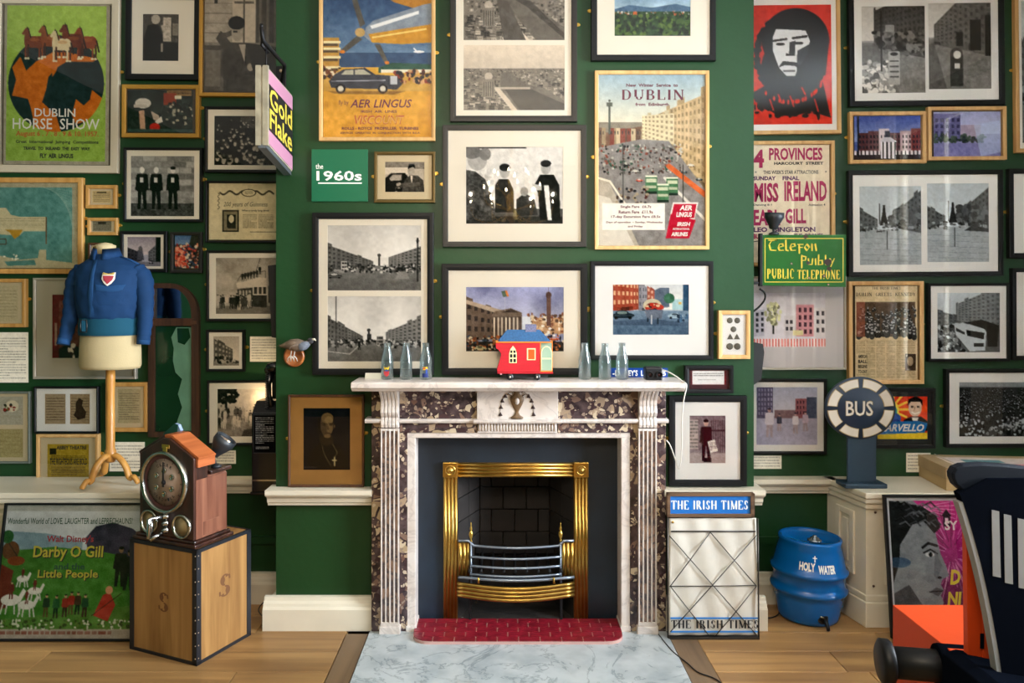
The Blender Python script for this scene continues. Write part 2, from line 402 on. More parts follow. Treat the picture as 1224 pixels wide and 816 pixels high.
        s.ell(x, y-h*.915, h*.058/s.asp, h*.075, skin)
        if hat is not None: s.ell(x, y-h*.965, h*.065/s.asp, h*.04, hat)
        return s
    def crowd(s, x0, y0, x1, y1, n, r0=.02, r1=.05, coats=(.1,.16,.22,.12), skins=(.62,.7,.55), hats=(.1,.3)):
        for i in range(n):
            t = (i/n)**.9; y = y0+(y1-y0)*t+s.rs.uniform(-.01, .01); x = s.rs.uniform(x0, x1); r = r0+(r1-r0)*t
            s.ell(x, y+r*1.9, r*1.5/s.asp, r*1.9, coats[s.rs.randint(len(coats))])
            s.ell(x, y, r*.68/s.asp, r*.9, skins[s.rs.randint(len(skins))])
            if s.rs.rand() < .75: s.ell(x, y-r*.55, r*.75/s.asp, r*.45, hats[s.rs.randint(len(hats))])
        return s
    def tree(s, x, y, w, h, c=.2, n=60):
        s.rect(x-w*.05, y-h*.5, x+w*.05, y, .12)
        for _ in range(n):
            a = s.rs.uniform(0, 2*PI); q = s.rs.rand()**.5
            s.ell(x+math.cos(a)*q*w*.45, y-h*.62+math.sin(a)*q*h*.34, w*.08, h*.06, s.c(c)*s.rs.uniform(.6, 1.5))
        return s
    def get(s):
        d = s.a.reshape(s.h, 2, s.w, 2, 3).mean((1, 3)); n = (smooth_noise(s.rs, s.h, s.w, 26)-.5)*.6+(s.rs.rand(s.h, s.w)-.5)*.5
        lum = d.mean(2); d = d+(n*s.grain*np.clip(1.2-abs(lum-.45)*1.6, .2, 1))[..., None]
        return np.clip(.47+(d-.47)*s.con, 0, 1)
PRINT = bpy.data.materials.new('printed_paper'); PRINT.use_nodes = True
def _pm(m, rough=.55):
    nt = m.node_tree; b = nt.nodes['Principled BSDF']; at = nt.nodes.new('ShaderNodeAttribute'); at.attribute_name = 'Col'
    nt.links.new(at.outputs['Color'], b.inputs['Base Color']); b.inputs['Roughness'].default_value = rough; b.inputs['Specular IOR Level'].default_value = .05
_pm(PRINT)
def print_mesh(name, img, x0, x1, z0, z1, y, parent=None, label=None, matl=None, fn=None):
    h, w = img.shape[:2]
    X, Z = np.meshgrid(np.linspace(x0, x1, w), np.linspace(z1, z0, h))
    co = np.stack([X, np.full_like(X, y), Z], -1).reshape(-1, 3)
    if fn is not None: co = fn(co)
    i = np.arange(h*w).reshape(h, w); q = np.stack([i[:-1, :-1], i[1:, :-1], i[1:, 1:], i[:-1, 1:]], -1).reshape(-1, 4)
    me = bpy.data.meshes.new(name); me.vertices.add(h*w); me.vertices.foreach_set('co', co.ravel())
    me.loops.add(q.size); me.polygons.add(len(q)); me.loops.foreach_set('vertex_index', q.ravel().astype(np.int32))
    me.polygons.foreach_set('loop_start', np.arange(0, q.size, 4, dtype=np.int32)); me.update(calc_edges=True)
    ca = me.color_attributes.new('Col', 'FLOAT_COLOR', 'POINT')
    rgba = np.ones((h*w, 4)); rgba[:, :3] = lin(img.reshape(-1, 3)); ca.data.foreach_set('color', rgba.ravel().astype(np.float32))
    me.materials.append(matl or PRINT)
    o = bpy.data.objects.new(name, me); COL.objects.link(o)
    if parent is not None: o.parent = parent
    if label: o['label'] = label
    return o
# ------------------------------------------------------------ shared materials
m_black = mat('black_stained_wood', '0b0c0e', .42, spec=.3, bump=.15, bscale=90, stretch=(.3,1,1))
m_brownblack = mat('brown_black_wood', '191512', .45, bump=.15, bscale=90)
m_silver = mat('silvered_wood', 'a89f90', .4, metal=.35, bump=.1, bscale=80)
m_ltwood = wood('pale_frame_wood', 'b58b54', 'cda66e', 2, 9, .45)
m_gold = mat('gilt_wood', 'b98a38', .42, metal=.35, bump=.2, bscale=70)
m_honey = wood('honey_frame_wood', 'a5773a', 'bd9050', 2, 9, .45)
m_whitewood = mat('limed_wood', 'b5a992', .5, bump=.2, bscale=60)
m_walnut = wood('walnut_frame', '3c2314', '5b3820', 2, 9, .4)
m_mat = mat('cream_mount_board', 'f3ebdc', .8, spec=.2, bump=.05, bscale=200)
m_matw = mat('white_mount_board', 'f5f4f2', .8, spec=.2)
m_matold = mat('aged_mount_board', 'dccba8', .8, spec=.2)
m_mattan = mat('ochre_mount_board', 'a67a40', .8, spec=.2, var=.12, vscale=14)
m_back = mat('backing_board', '4a3a28', .9)
m_glass = thin_glass(mx=.7)
m_brass = mat('polished_brass', 'b8934a', .3, metal=1, var=.25, vscale=9)
m_brassd = mat('small_brass', 'd0a850', .3, metal=1)
m_paper = mat('white_label_paper', 'ddd6c6', .75)
m_ink = mat('ink_black', '15151a', .7)
m_white = mat('white_ink', 'f0eee6', .7)
m_maroon = mat('maroon_ink', '6a1838', .7)
m_magenta = mat('magenta_ink', 'b0185a', .7)
m_blue = mat('blue_enamel', '1c5fae', .35)
m_navy = mat('navy_paint', '13243f', .4)
m_yellow = mat('yellow_ink', 'e8cf3a', .6)
m_green = None
def wall_paint(name, c, rough=.42):
    m = mat(name, c, rough, spec=.4, bump=.28, bscale=26, var=.06, vscale=3)
    return m
m_green = wall_paint('green_wall_paint', '143a1b')
m_cream = mat('cream_gloss_paint', 'd8cfbb', .35, spec=.5, bump=.08, bscale=12, var=.04, vscale=5)
m_dark = mat('soft_black', '0b0b0c', .5)
def breccia():
    m = bpy.data.materials.new('breccia_marble'); m.use_nodes = True; nt = m.node_tree; b = nt.nodes['Principled BSDF']; L = nt.links.new
    tc = nt.nodes.new('ShaderNodeTexCoord'); ns = nt.nodes.new('ShaderNodeTexNoise'); ns.inputs['Scale'].default_value = 9
    L(tc.outputs['Object'], ns.inputs['Vector']); mixv = nt.nodes.new('ShaderNodeMixRGB'); mixv.inputs[0].default_value = .06
    L(tc.outputs['Object'], mixv.inputs[1]); L(ns.outputs['Color'], mixv.inputs[2])
    def layer(scale, lo, cols, thr):
        v = nt.nodes.new('ShaderNodeTexVoronoi'); v.inputs['Scale'].default_value = scale; v.inputs['Randomness'].default_value = 1; L(mixv.outputs[0], v.inputs['Vector'])
        e = nt.nodes.new('ShaderNodeTexVoronoi'); e.feature = 'DISTANCE_TO_EDGE'; e.inputs['Scale'].default_value = scale; L(mixv.outputs[0], e.inputs['Vector'])
        sp = nt.nodes.new('ShaderNodeSeparateColor'); L(v.outputs['Color'], sp.inputs[0])
        g = nt.nodes.new('ShaderNodeMath'); g.operation = 'GREATER_THAN'; g.inputs[1].default_value = thr; L(sp.outputs[0], g.inputs[0])
        g2 = nt.nodes.new('ShaderNodeMapRange'); g2.inputs[1].default_value = lo; g2.inputs[2].default_value = lo+.03; L(e.outputs['Distance'], g2.inputs[0])
        mu = nt.nodes.new('ShaderNodeMath'); mu.operation = 'MULTIPLY'; L(g.outputs[0], mu.inputs[0]); L(g2.outputs[0], mu.inputs[1])
        r = nt.nodes.new('ShaderNodeValToRGB'); r.color_ramp.interpolation = 'CONSTANT'
        while len(r.color_ramp.elements) < len(cols): r.color_ramp.elements.new(.5)
        for i, c in enumerate(cols): r.color_ramp.elements[i].position = i/len(cols); r.color_ramp.elements[i].color = tuple(lin(hexc(c)))+(1,)
        L(sp.outputs[1], r.inputs[0]); return mu.outputs[0], r.outputs[0]
    bn = nt.nodes.new('ShaderNodeTexNoise'); bn.inputs['Scale'].default_value = 25; bn.inputs['Detail'].default_value = 5; L(tc.outputs['Object'], bn.inputs['Vector'])
    br = nt.nodes.new('ShaderNodeValToRGB'); e = br.color_ramp.elements
    e[0].position = .35; e[0].color = tuple(lin(hexc('2b2226')))+(1,); e[1].position = .68; e[1].color = tuple(lin(hexc('5a4a4c')))+(1,); L(bn.outputs[0], br.inputs[0])
    cur = br.outputs[0]
    for sc, lo, cols, thr in ((15, .08, ['6a4f45', '9a8672', '4a3638', 'a38f72'], .70), (30, .07, ['a08a72', '3d2c30', 'bfae94', '7a6256'], .60), (70, .09, ['bfae98', '8c7a6c', '453438'], .66)):
        f, c = layer(sc, lo, cols, thr); mx = nt.nodes.new('ShaderNodeMixRGB'); L(f, mx.inputs[0]); L(cur, mx.inputs[1]); L(c, mx.inputs[2]); cur = mx.outputs[0]
    L(cur, b.inputs['Base Color']); b.inputs['Roughness'].default_value = .22; return m
m_brec = breccia()
def veined(name, base, vein, scale=3, rough=.3, w=.03, blot=None):
    m = bpy.data.materials.new(name); m.use_nodes = True; nt = m.node_tree; b = nt.nodes['Principled BSDF']; L = nt.links.new
    tc = nt.nodes.new('ShaderNodeTexCoord'); n = nt.nodes.new('ShaderNodeTexNoise'); n.inputs['Scale'].default_value = scale; n.inputs['Detail'].default_value = 9; n.inputs['Roughness'].default_value = .62; n.inputs['Distortion'].default_value = 1.2
    L(tc.outputs['Object'], n.inputs['Vector']); r = nt.nodes.new('ShaderNodeValToRGB'); e = r.color_ramp.elements
    bb = tuple(lin(hexc(base)))+(1,); vv = tuple(lin(hexc(vein)))+(1,)
    e[0].position = .5-w*1.6; e[0].color = bb; e[1].position = .5; e[1].color = vv; k = e.new(.5+w); k.color = bb
    L(n.outputs[0], r.inputs[0]); n2 = nt.nodes.new('ShaderNodeTexNoise'); n2.inputs['Scale'].default_value = scale*1.7; n2.inputs['Detail'].default_value = 5
    L(tc.outputs['Object'], n2.inputs['Vector']); mx = nt.nodes.new('ShaderNodeMixRGB'); mx.blend_type = 'MULTIPLY'
    r2 = nt.nodes.new('ShaderNodeValToRGB'); q = r2.color_ramp.elements; q[0].position = .3; q[0].color = (.55,.58,.62,1) if blot is None else tuple(lin(hexc(blot)))+(1,); q[1].position = .6; q[1].color = (1,1,1,1)
    L(n2.outputs[0], r2.inputs[0]); mx.inputs[0].default_value = .7; L(r.outputs[0], mx.inputs[1]); L(r2.outputs[0], mx.inputs[2]); L(mx.outputs[0], b.inputs['Base Color'])
    b.inputs['Roughness'].default_value = rough; return m
m_hearth = veined('hearth_marble', 'b4bbbd', '8a9396', 3.6, .3, .018, 'b8c0c6')
m_statuary = veined('white_statuary_marble', 'd6cdc6', 'c2b8b2', 5, .3, .03, 'e6ddd6')
m_inlay = veined('stained_flute_marble', 'a98f80', '54525c', 9, .35, .08, 'b9a79a')
# ------------------------------------------------------------ the room
CX0, CX1 = XA(330, BY), XA(901, BY)      # sides of the chimney breast
CEIL = 3.25; LX = -3.3; RX = WINX; BACK = -6.2
g = G().box(LX, CX0, AY, AY+.1, 0, CEIL); struct('wall_alcove_left', g, m_green)
g = G().box(CX1, RX, AY, AY+.1, 0, CEIL); struct('wall_alcove_right', g, m_green)
g = G().box(LX-.1, LX, BACK, AY+.1, 0, CEIL); struct('wall_left', g, m_green)
# window wall with two tall openings
g = G(); wz0, wz1 = .55, 3.0
ys = [BACK, -4.75, -3.45, -2.25, -.95, AY+.1]
for i, (a, b) in enumerate(zip(ys[:-1], ys[1:])):
    if i % 2 == 0: g.box(RX, RX+.1, a, b, 0, CEIL)
    else: g.box(RX, RX+.1, a, b, 0, wz0); g.box(RX, RX+.1, a, b, wz1, CEIL)
struct('wall_right', g, m_green)
m_curtain = mat('cream_curtain_cloth', 'cfc8ba', .9, bump=.1, bscale=30)
for n, (a, b) in enumerate(((-2.25, -.95), (-4.75, -3.45))):
    w = G(); x = RX+.03
    w.box(x, x+.05, a, a+.06, wz0, wz1); w.box(x, x+.05, b-.06, b, wz0, wz1); w.box(x, x+.05, a, b, wz0, wz0+.08); w.box(x, x+.05, a, b, wz1-.06, wz1)
    w.box(x, x+.05, a, b, 1.74, 1.80); w.box(x, x+.03, (a+b)/2-.012, (a+b)/2+.012, wz0, wz1)
    win = struct('window_%d' % (n+1), w, m_cream)
    obj('window_pane', G().box(x+.02, x+.024, a+.05, b-.05, wz0+.05, wz1-.05), thin_glass('window_glazing', rough=.0), win)
    for s, (c0, c1) in enumerate(((a-.18, a+.12), (b-.12, b+.18))):
        pts = [(c0+(c1-c0)*i/28, RX-.09+.028*math.sin(i*1.15)) for i in range(29)]
        cg = G(); cg.prism([(p[1], p[0]) for p in pts]+[(p[1]+.006, p[0]) for p in pts[::-1]], .05, 3.1, 'z')
        tag(obj('curtain', cg, m_curtain), 'long cream curtain hanging beside the window, outside the picture, %s edge of the %s window' % (('far', 'near')[s], ('first', 'second')[n]), 'curtain', 'curtains at the side windows')
struct('wall_back', G().box(LX-.1, RX+.1, BACK-.1, BACK, 0, CEIL), m_green)
struct('ceiling', G().box(LX-.1, RX+.1, BACK-.1, AY+.1, CEIL, CEIL+.1), mat('ceiling_white', 'd8d6d0', .9))
# chimney breast with its opening
OX0, OX1, OZ = XA(495, .05), XA(744, .05), ZA(520, .05)
g = G(); D = .75
g.box(CX0, OX0, BY, D, 0, CEIL); g.box(OX1, CX1, BY, D, 0, CEIL); g.box(OX0, OX1, BY, D, OZ, CEIL)
struct('wall_chimney_breast', g, m_green)
# mouldings: dado rails and skirtings
DZ = .672
dprof = [(0, 0), (.03, .004), (.034, .016), (.042, .022), (.046, .04), (.058, .052), (.075, .058), (.08, .066), (.08, .086), (.0, .086)]
def dado(name, x0, x1, yw, ztop, m=m_cream, ends=()):
    g = G(); h = .086; rail(g, [(p, ztop-h+z) for p, z in dprof], x0, x1, yw)
    return struct(name, g, m)
dado('trim_1', CX0-.03, XA(444, .0), BY, DZ); dado('trim_2', XA(797, 0)-.01, CX1+.03, BY, DZ)
sprof = [(0, 0), (.05, 0), (.05, .10), (.045, .108), (.04, .112), (.036, .124), (.024, .134), (.02, .15), (0, .152)]
def skirt(name, x0, x1, yw, ends=0):
    g = G(); rail(g, sprof, x0, x1, yw); return struct(name, g, m_cream)
skirt('baseboard_chimney_left', CX0-.05, XA(443, 0), BY); skirt('baseboard_chimney_right', XA(797, 0), CX1+.05, BY)
# the returns of the breast
g = G(); g.prism([(CX0, 0), (CX0-.05, 0), (CX0-.05, .10), (CX0-.04, .112), (CX0-.02, .15), (CX0, .152)], BY-.0, AY, 'y')
struct('baseboard_return_left', g, m_cream)
g = G(); g.prism([(CX1, 0), (CX1+.05, 0), (CX1+.05, .10), (CX1+.04, .112), (CX1+.02, .15), (CX1, .152)], BY-.0, AY, 'y')
struct('baseboard_return_right', g, m_cream)
g = G(); g.prism([(CX0, DZ-.086), (CX0-.03, DZ-.08), (CX0-.03, DZ), (CX0, DZ)], BY, AY, 'y'); struct('trim_3', g, m_cream)
g = G(); g.prism([(CX1, DZ-.086), (CX1+.03, DZ-.08), (CX1+.03, DZ), (CX1, DZ)], BY, AY, 'y'); struct('trim_4', g, m_cream)
dado('trim_5', -1.75, CX0, AY, .648); dado('trim_6', CX1, 1.72, AY, .648)
skirt('baseboard_alcove_left', -1.75, CX0-.05, AY); skirt('baseboard_alcove_right', CX1+.05, 1.72, AY)
g = G().box(-1.75, CX0-.0, AY-.018, AY, .30, .335); struct('trim_7', g, m_green)
g = G().box(CX1, 1.72, AY-.018, AY, .30, .335); struct('trim_8', g, m_green)
# panelled window-seat cabinets at both far ends of the wall
def seat_cabinet(name, label, sgn, pts_front, m):
    """pts: plan outline in x, y from the wall out"""
    t = thing(name, label, 'cabinet', (0, 0, 0))
    z1 = .648
    def off(pts, d):
        (xa, ya), (xb, yb), (xc, yc), (xd, yd) = pts
        return [(xa-sgn*d*.9, ya), (xb-sgn*d*.5, yb-d), (xc, yc-d), (xd, yd)]
    pl = lambda d, a, b: G().prism(off(pts_front, d), a, b, 'z')
    obj('carcass', pl(0, .0, z1-.02), m, t)
    obj('plinth', pl(.022, 0, .12), m, t, bevel=.004); obj('plinth_moulding', pl(.012, .12, .15), m, t, bevel=.005)
    obj('top', pl(.035, z1-.028, z1), m, t, bevel=.004); obj('cornice', pl(.026, z1-.055, z1-.029), m, t, bevel=.006); obj('cornice_moulding', pl(.014, z1-.085, z1-.056), m, t, bevel=.006)
    (xa, ya), (xb, yb), (xc, yc), (xd, yd) = pts_front
    # raised panel on the canted side and panels along the front
    def panel(p, q, z0, zt, nm='door_panel'):
        p = Vector(p); q = Vector(q); d = (q-p); L = d.length; d.normalize(); n = Vector((d.y, -d.x)) 
        if n.y > 0: n = -n
        g = G(); f = .03
        def bx(u0, u1, w0, w1, t0, t1):
            vs = []
            for w_ in (w0, w1):
                for t_ in (t0, t1):
                    for u_ in (u0, u1):
                        r = p+d*u_+n*t_; vs.append((r.x, r.y, w_))
            g.add(vs, [(0,1,3,2),(4,6,7,5),(0,4,5,1),(2,3,7,6),(0,2,6,4),(1,5,7,3)])
        bx(f, L-f, z0, z0+f, .0, .0115); bx(f, L-f, zt-f, zt, .0, .0115); bx(0, f, z0, zt, 0, .012); bx(L-f, L, z0, zt, 0, .012)
        bx(f+.02, L-f-.02, z0+f+.02, zt-f-.02, 0, .008)
        obj(nm, g, m, t, bevel=.003)
    P0, P1 = Vector((xa, ya)), Vector((xb, yb))
    panel(P0.lerp(P1, .28), P0.lerp(P1, .74), .22, .53)
    x = xb+sgn*.09
    for i in range(3):
        panel(*( ((x, yb), (x+sgn*.5, yb)) if sgn > 0 else ((x-.5, yb), (x, yb)) ), .2, .54); x += sgn*.6
    return t
c1 = seat_cabinet('panelled_cabinet', 'cream panelled low cabinet with a canted corner behind the blue keg and the road-stop sign', 1,
             [(1.70, AY-.003), (XA(1035, .076), .076), (RX-.04, .076), (RX-.04, AY-.003)], m_cream)
kn = G()
for px, py in ((1036+10, 612), (1036+22, 626), (1044, 700)): kn.lathe([(.001, 0), (.006, -.001), (.006, -.004), (.001, -.006)], P(px, py, .074), 'y', 10)
obj('screw_cap', kn, mat('rusty_brown', '4a2c18', .6), c1)
seat_cabinet('panelled_cabinet', 'low cream painted window-seat cabinet under the tailor bust, mostly hidden by the film poster', -1,
             [(-1.56, AY-.003), (-1.66, .075), (LX+.04, .075), (LX+.04, AY-.003)], m_cream)

# ------------------------------------------------------------ floor of oak boards
m_oak = wood('oak_boards', '7e5c38', 'ab8452', 0, 3.2, .38, per_object=.12)
m_oakdark = wood('dark_border_oak', '4d3a28', '7a6248', 1, 3.2, .4)
g = G().box(LX-.1, RX+.1, BACK, AY+.1, -.06, -.024); floor = struct('floor', g, mat('floor_gap_brown', '2a1d12', .9))  # dark brown base that shows in the gaps between the boards
HX0, HX1, HY = XA(439, 0)+.01, XA(797, 0)+.0, -.62
LBX, RBX = HX0-.105, HX1+.125
def planks(x0, x1, y0, y1, rs, wd=.187, L=(1.1, 1.9)):
    y = y1; k = 0
    while y > y0:
        x = x0-rs.uniform(0, 1.0)
        ya = max(y-wd, y0)
        while x < x1:
            l = rs.uniform(*L); a, b = max(x, x0), min(x+l, x1)
            if b-a > .02 and y-ya > .02:
                gg = G().box(0, b-a-.003, 0, y-ya-.003, -.024, 0)
                obj('plank', gg, m_oak, floor, loc=(a, ya, 0), bevel=.0015, seg=1)
            x += l
        y -= wd; k += 1
rs = random.Random(3)
planks(LX, LBX-.002, -2.0, AY, rs); planks(RBX+.002, RX, -2.0, AY, rs); planks(LBX, RBX, -2.0, HY-.11, rs)
planks(LX, RX, BACK, -2.0, rs, .187, (2.4, 3.4))
for x0, x1 in ((LBX, HX0-.004), (HX1+.004, RBX)):
    obj('border_plank', G().box(0, x1-x0, 0, .62-.01, -.024, .001), m_oakdark, floor, loc=(x0, HY, 0), bevel=.0015)
obj('border_plank', G().box(0, RBX-LBX, 0, .1, -.024, .001), wood('dark_border_oak_across', '4d3a28', '7a6248', 0, 3.2, .4), floor, loc=(LBX, HY-.105, 0), bevel=.0015)

# ------------------------------------------------------------ fireplace surround
fs = thing('fireplace_surround', 'white and brown-speckled marble chimneypiece with an urn carved on its middle tablet', 'fireplace', (0, 0, 0))
X = XA
SHZ = ZA(457, -.15); F0 = -.01       # pilaster front
shelf = [(.0, 0), (.19, 0), (.2, .006), (.205, .012), (.215, .018), (.215, .038), (.205, .044), (0, .044)]
g = G(); g.prism([(BY-p, SHZ-.044+z) for p, z in shelf], X(419, -.15), X(820, -.15), 'x')
obj('mantel_shelf', g, m_statuary, fs, bevel=.002)
zt = SHZ-.044
# backing slabs in breccia, left and right
for a, b in ((444, 487), (753, 796)):
    obj('jamb_slab', G().box(X(a, .01), X(b, .01), .01, BY, .0, zt), m_brec, fs, bevel=.002)
zc = ZA(503, .0)
obj('frieze_panel', G().box(X(478, 0), X(570, 0), .0, BY, zc+.006, zt), m_brec, fs)
obj('frieze_panel', G().box(X(667, 0), X(763, 0), .0, BY, zc+.006, zt), m_brec, fs)
obj('lower_frieze_panel', G().box(X(478, 0), X(570, 0), .005, BY, ZA(517, .005), zc), m_brec, fs)
obj('lower_frieze_panel', G().box(X(667, 0), X(763, 0), .005, BY, ZA(517, .005), zc), m_brec, fs)
tab = obj('tablet', G().box(X(570, -.01), X(667, -.01), -.012, BY, zc+.004, zt), m_statuary, fs, bevel=.002)
g = G().box(X(571, -.01), X(666, -.01), .0, BY, ZA(517, 0), zc+.004)
zr0, zr1 = ZA(515.5, -.01), ZA(504.5, -.01)
for i in range(26):
    a = X(572+i*3.62, -.01); g.lathe([(.0045, zr0), (.0045, zr1)], (a+.0045, -.001, 0), 'z', 8)
obj('reeded_panel', g, m_statuary, fs)
# moulding string course
sc_ = [(0, 0), (.028, .002), (.032, .008), (.034, .014), (.028, .02), (0, .022)]
for a, b, d in ((436, 455, 0), (477, 570, 0), (566, 671, .014), (667, 763, 0), (785, 799, 0)):
    g = G(); g.prism([(.015-p-d, zc-.010+z) for p, z in sc_]+[(BY, zc+.012), (BY, zc-.010)], X(a, -.01), X(b, -.01), 'x'); obj('string_moulding', g, m_statuary, fs, bevel=.0015)
# urn inlay with hanging husks
m_urn = mat('gilded_urn_inlay', '6a5238', .45, var=.35, vscale=60); m_husk = mat('dark_husk_inlay', '3a2a2a', .5)
ux, uz0 = X(618, -.012), ZA(500, -.012); s_ = 3.588/FPX
g = G(); half = [(8, 0), (8, 2), (4, 4), (2, 8), (3, 10), (7, 17), (9, 22), (9, 26), (5, 28), (4, 31), (6, 33)]
g.lathe([(r*s_*.92, z*s_) for r, z in half], (ux, -.014, uz0), 'z', 16, sy=.35)
obj('urn_relief', g, m_urn, tab)
g = G()
for sg in (-1, 1): g.tube([(ux+sg*6*s_, -.016, uz0+27*s_), (ux+sg*11*s_, -.017, uz0+30*s_), (ux+sg*8*s_, -.017, uz0+33*s_), (ux+sg*5*s_, -.016, uz0+31*s_)], .0022, 6)
obj('urn_handle', g, m_urn, tab)
obj('urn_medallion', G().lathe([(.001, -.006), (2.4*s_, -.005), (2.8*s_, 0)], (ux, -.024, uz0+21*s_), 'y', 14, sy=1.5), m_statuary, tab)
for sg in (-1, 1):
    g = G()
    pts = [(11, 29), (15, 25.5), (18, 21), (19.5, 15), (20, 9), (20, 2)]
    g.tube([(ux+sg*a*s_, -.014, uz0+b*s_) for a, b in pts], .0009, 5)
    for a, b in ((14, 26), (17.5, 20.5), (19.2, 13), (19.8, 4.5)):
        g.lathe([(.0003, 3.6*s_), (1.2*s_, 1.5*s_), (2.6*s_, -1.2*s_), (1.2*s_, -.6*s_), (.0003, -.4*s_)], (ux+sg*a*s_, -.014, uz0+b*s_), 'z', 8, sy=.4)
    obj('husk_garland', g, m_husk, tab)
# pilasters with fluted shafts and scrolled consoles
for a, b in ((455, 477), (763, 785)):
    xa, xb = X(a, F0), X(b, F0)
    pl = obj('pilaster', G().box(xa, xb, F0+.006, BY, .038, ZA(512, F0)), m_inlay, fs)
    g = G(); w = (xb-xa)
    for i in range(5):
        c = xa+w*(.04+.92*i/4); g.box(c-.0034, c+.0034, F0-.004, F0+.006, .05, ZA(513, F0)+.0)
    g.box(xa-.001, xb+.001, F0-.003, F0+.006, .038, .055); g.box(xa-.001, xb+.001, F0-.003, F0+.006, ZA(513, F0)-.008, ZA(513, F0)+.004)
    obj('fillet', g, m_statuary, pl, bevel=.0015)
    obj('pilaster_base', G().box(xa-.006, xb+.006, F0-.012, BY, 0, .038), m_statuary, fs, bevel=.003)
    z0, z1 = ZA(511, F0), zt
    cs = obj('console', G().box(xa, xb, F0+.01, BY, z0, z1), m_statuary, fs)
    g = G()
    zz = lambda t: z0+(z1-z0)*t
    prof = [(0, .0), (.028, .0), (.034, .08), (.03, .2), (.018, .26), (.03, .3), (.042, .4), (.03, .55), (.034, .7), (.06, .85), (.085, .95), (.088, 1), (0, 1)]
    for i in range(5):
        c = xa+w*(.1+.8*i/4); g.prism([(F0+.02-p, zz(t)) for p, t in prof], c-.0078, c+.0078, 'x')
    obj('console_rib', g, m_statuary, cs, bevel=.003)
# white moulded frame round the opening
for a, b in ((486, 497), (742, 753)):
    obj('inner_moulding', G().box(X(a, .02), X(b, .02), .012, .13, 0, ZA(516, .02)), m_statuary, fs, bevel=.004)
    g = G().box(X(a, .012)-.003, X(b, .012)+.003, .004, .14, 0, .03); obj('moulding_foot', g, m_statuary, fs, bevel=.003)
obj('inner_moulding', G().box(X(486, .02)-.001, X(753, .02)+.001, .0105, .13, ZA(523, .02), ZA(516.5, .01)), m_statuary, fs, bevel=.004)
# ------------------------------------------------------------ cast insert
IY = .12
m_slate = mat('blue_black_slate', '14212e', .45, spec=.5, var=.35, vscale=5, bump=.1, bscale=14)
ins = thing('fireplace_insert', 'dark slate fireplace insert framed with reeded polished brass', 'fireplace insert', (0, 0, 0))
BX0, BX1 = X(530, IY), X(703, IY); BZ = ZA(553, IY); IX0, IX1 = X(547, IY), X(686, IY); IZ = ZA(570, IY)
g = G(); a, b = X(497, .13)-.005, X(742, .13)+.005; t_ = ZA(523, .13)+.01
g.box(a, IX0, IY+.012, IY+.03, 0, t_); g.box(IX1, b, IY+.012, IY+.03, 0, t_); g.box(IX0, IX1, IY+.012, IY+.03, IZ, t_)
obj('slate_slip', g, m_slate, ins)
def reeds_v(x0, x1, z0, z1, n=4, y=IY, m=m_brass, parent=ins, name='brass_upright'):
    w = (x1-x0)/n; g = G().box(x0, x1, y, y+.012, z0, z1)
    for i in range(n): g.lathe([(w*.46, z0), (w*.46, z1)], (x0+w*(i+.5), y, 0), 'z', 10)
    return obj(name, g, m, parent)
def reeds_h(x0, x1, z0, z1, n=4, y=IY, m=m_brass, parent=ins, name='brass_lintel'):
    w = (z1-z0)/n; g = G().box(x0, x1, y, y+.012, z0, z1)
    for i in range(n): g.lathe([(w*.46, x0), (w*.46, x1)], (0, y, z0+w*(i+.5)), 'x', 10)
    return obj(name, g, m, parent)
reeds_v(BX0, IX0, .01, IZ); reeds_v(IX1, BX1, .01, IZ); reeds_h(IX0, IX1, IZ, BZ)
for x0, x1 in ((BX0, IX0), (IX1, BX1)):
    cb = obj('corner_block', G().box(x0-.002, x1+.002, IY-.012, IY+.012, IZ, BZ+.004), m_brass, ins, bevel=.003)
    c = ((x0+x1)/2, IY-.012, (IZ+BZ)/2)
    obj('rosette', G().lathe([(.026, 0), (.026, -.005), (.021, -.007), (.019, -.003), (.013, -.003), (.011, -.009), (.004, -.013), (.001, -.013)], c, 'y', 20), m_brass, cb)
# brick-lined firebox
m_soot = mat('sooty_firebrick', '1d1714', .8, bump=.3, bscale=30, var=.5, vscale=6); m_mortar = mat('sooty_mortar', '5a4c40', .95)
fb = struct('wall_firebox', G().box(IX0-.06, IX1+.06, .50, .54, 0, IZ+.05).box(IX0-.07, IX0-.035, IY+.03, .5, 0, IZ+.05).box(IX1+.035, IX1+.07, IY+.03, .5, 0, IZ+.05).box(IX0-.06, IX1+.06, IY+.03, .5, IZ+.05, IZ+.08), m_mortar)
nc = 6; ch = IZ/nc; bk0, bk1 = IX0+.10, IX1-.10; yb = .40
me_b = None
def brickobj(w, h, d, M):
    g = G().box(-w/2+.0025, w/2-.0025, 0, d, -h/2+.0025, h/2-.0025); o = obj('brick', g, m_soot, fb, bevel=.0015, seg=1); o.matrix_world = M; return o
for k in range(nc):
    z = ch*(k+.5); nb = 3; w = (bk1-bk0)/nb; offs = (0 if k % 2 == 0 else .5)
    xs = sorted(set([bk0, bk1]+[min(max(bk0+w*(i+offs), bk0), bk1) for i in range(nb+1)]))
    for xa_, xb_ in zip(xs[:-1], xs[1:]):
        brickobj(xb_-xa_, ch, .05, Matrix.Translation(((xa_+xb_)/2, yb, z)))
    for sg, xe, xk in ((-1, IX0+.0, bk0), (1, IX1-.0, bk1)):
        p = Vector((xe, IY+.035, z)); q = Vector((xk, yb+.0, z)); d = q-p; L = d.length
        n2 = 2; ang = math.atan2(d.y, d.x)
        for i in range(n2):
            c = p+d*((i+.5)/n2)
            Mx = Matrix.Translation(c) @ Matrix.Rotation(ang if sg < 0 else ang+PI, 4, 'Z')
            brickobj(L/n2, ch, .04, Mx)
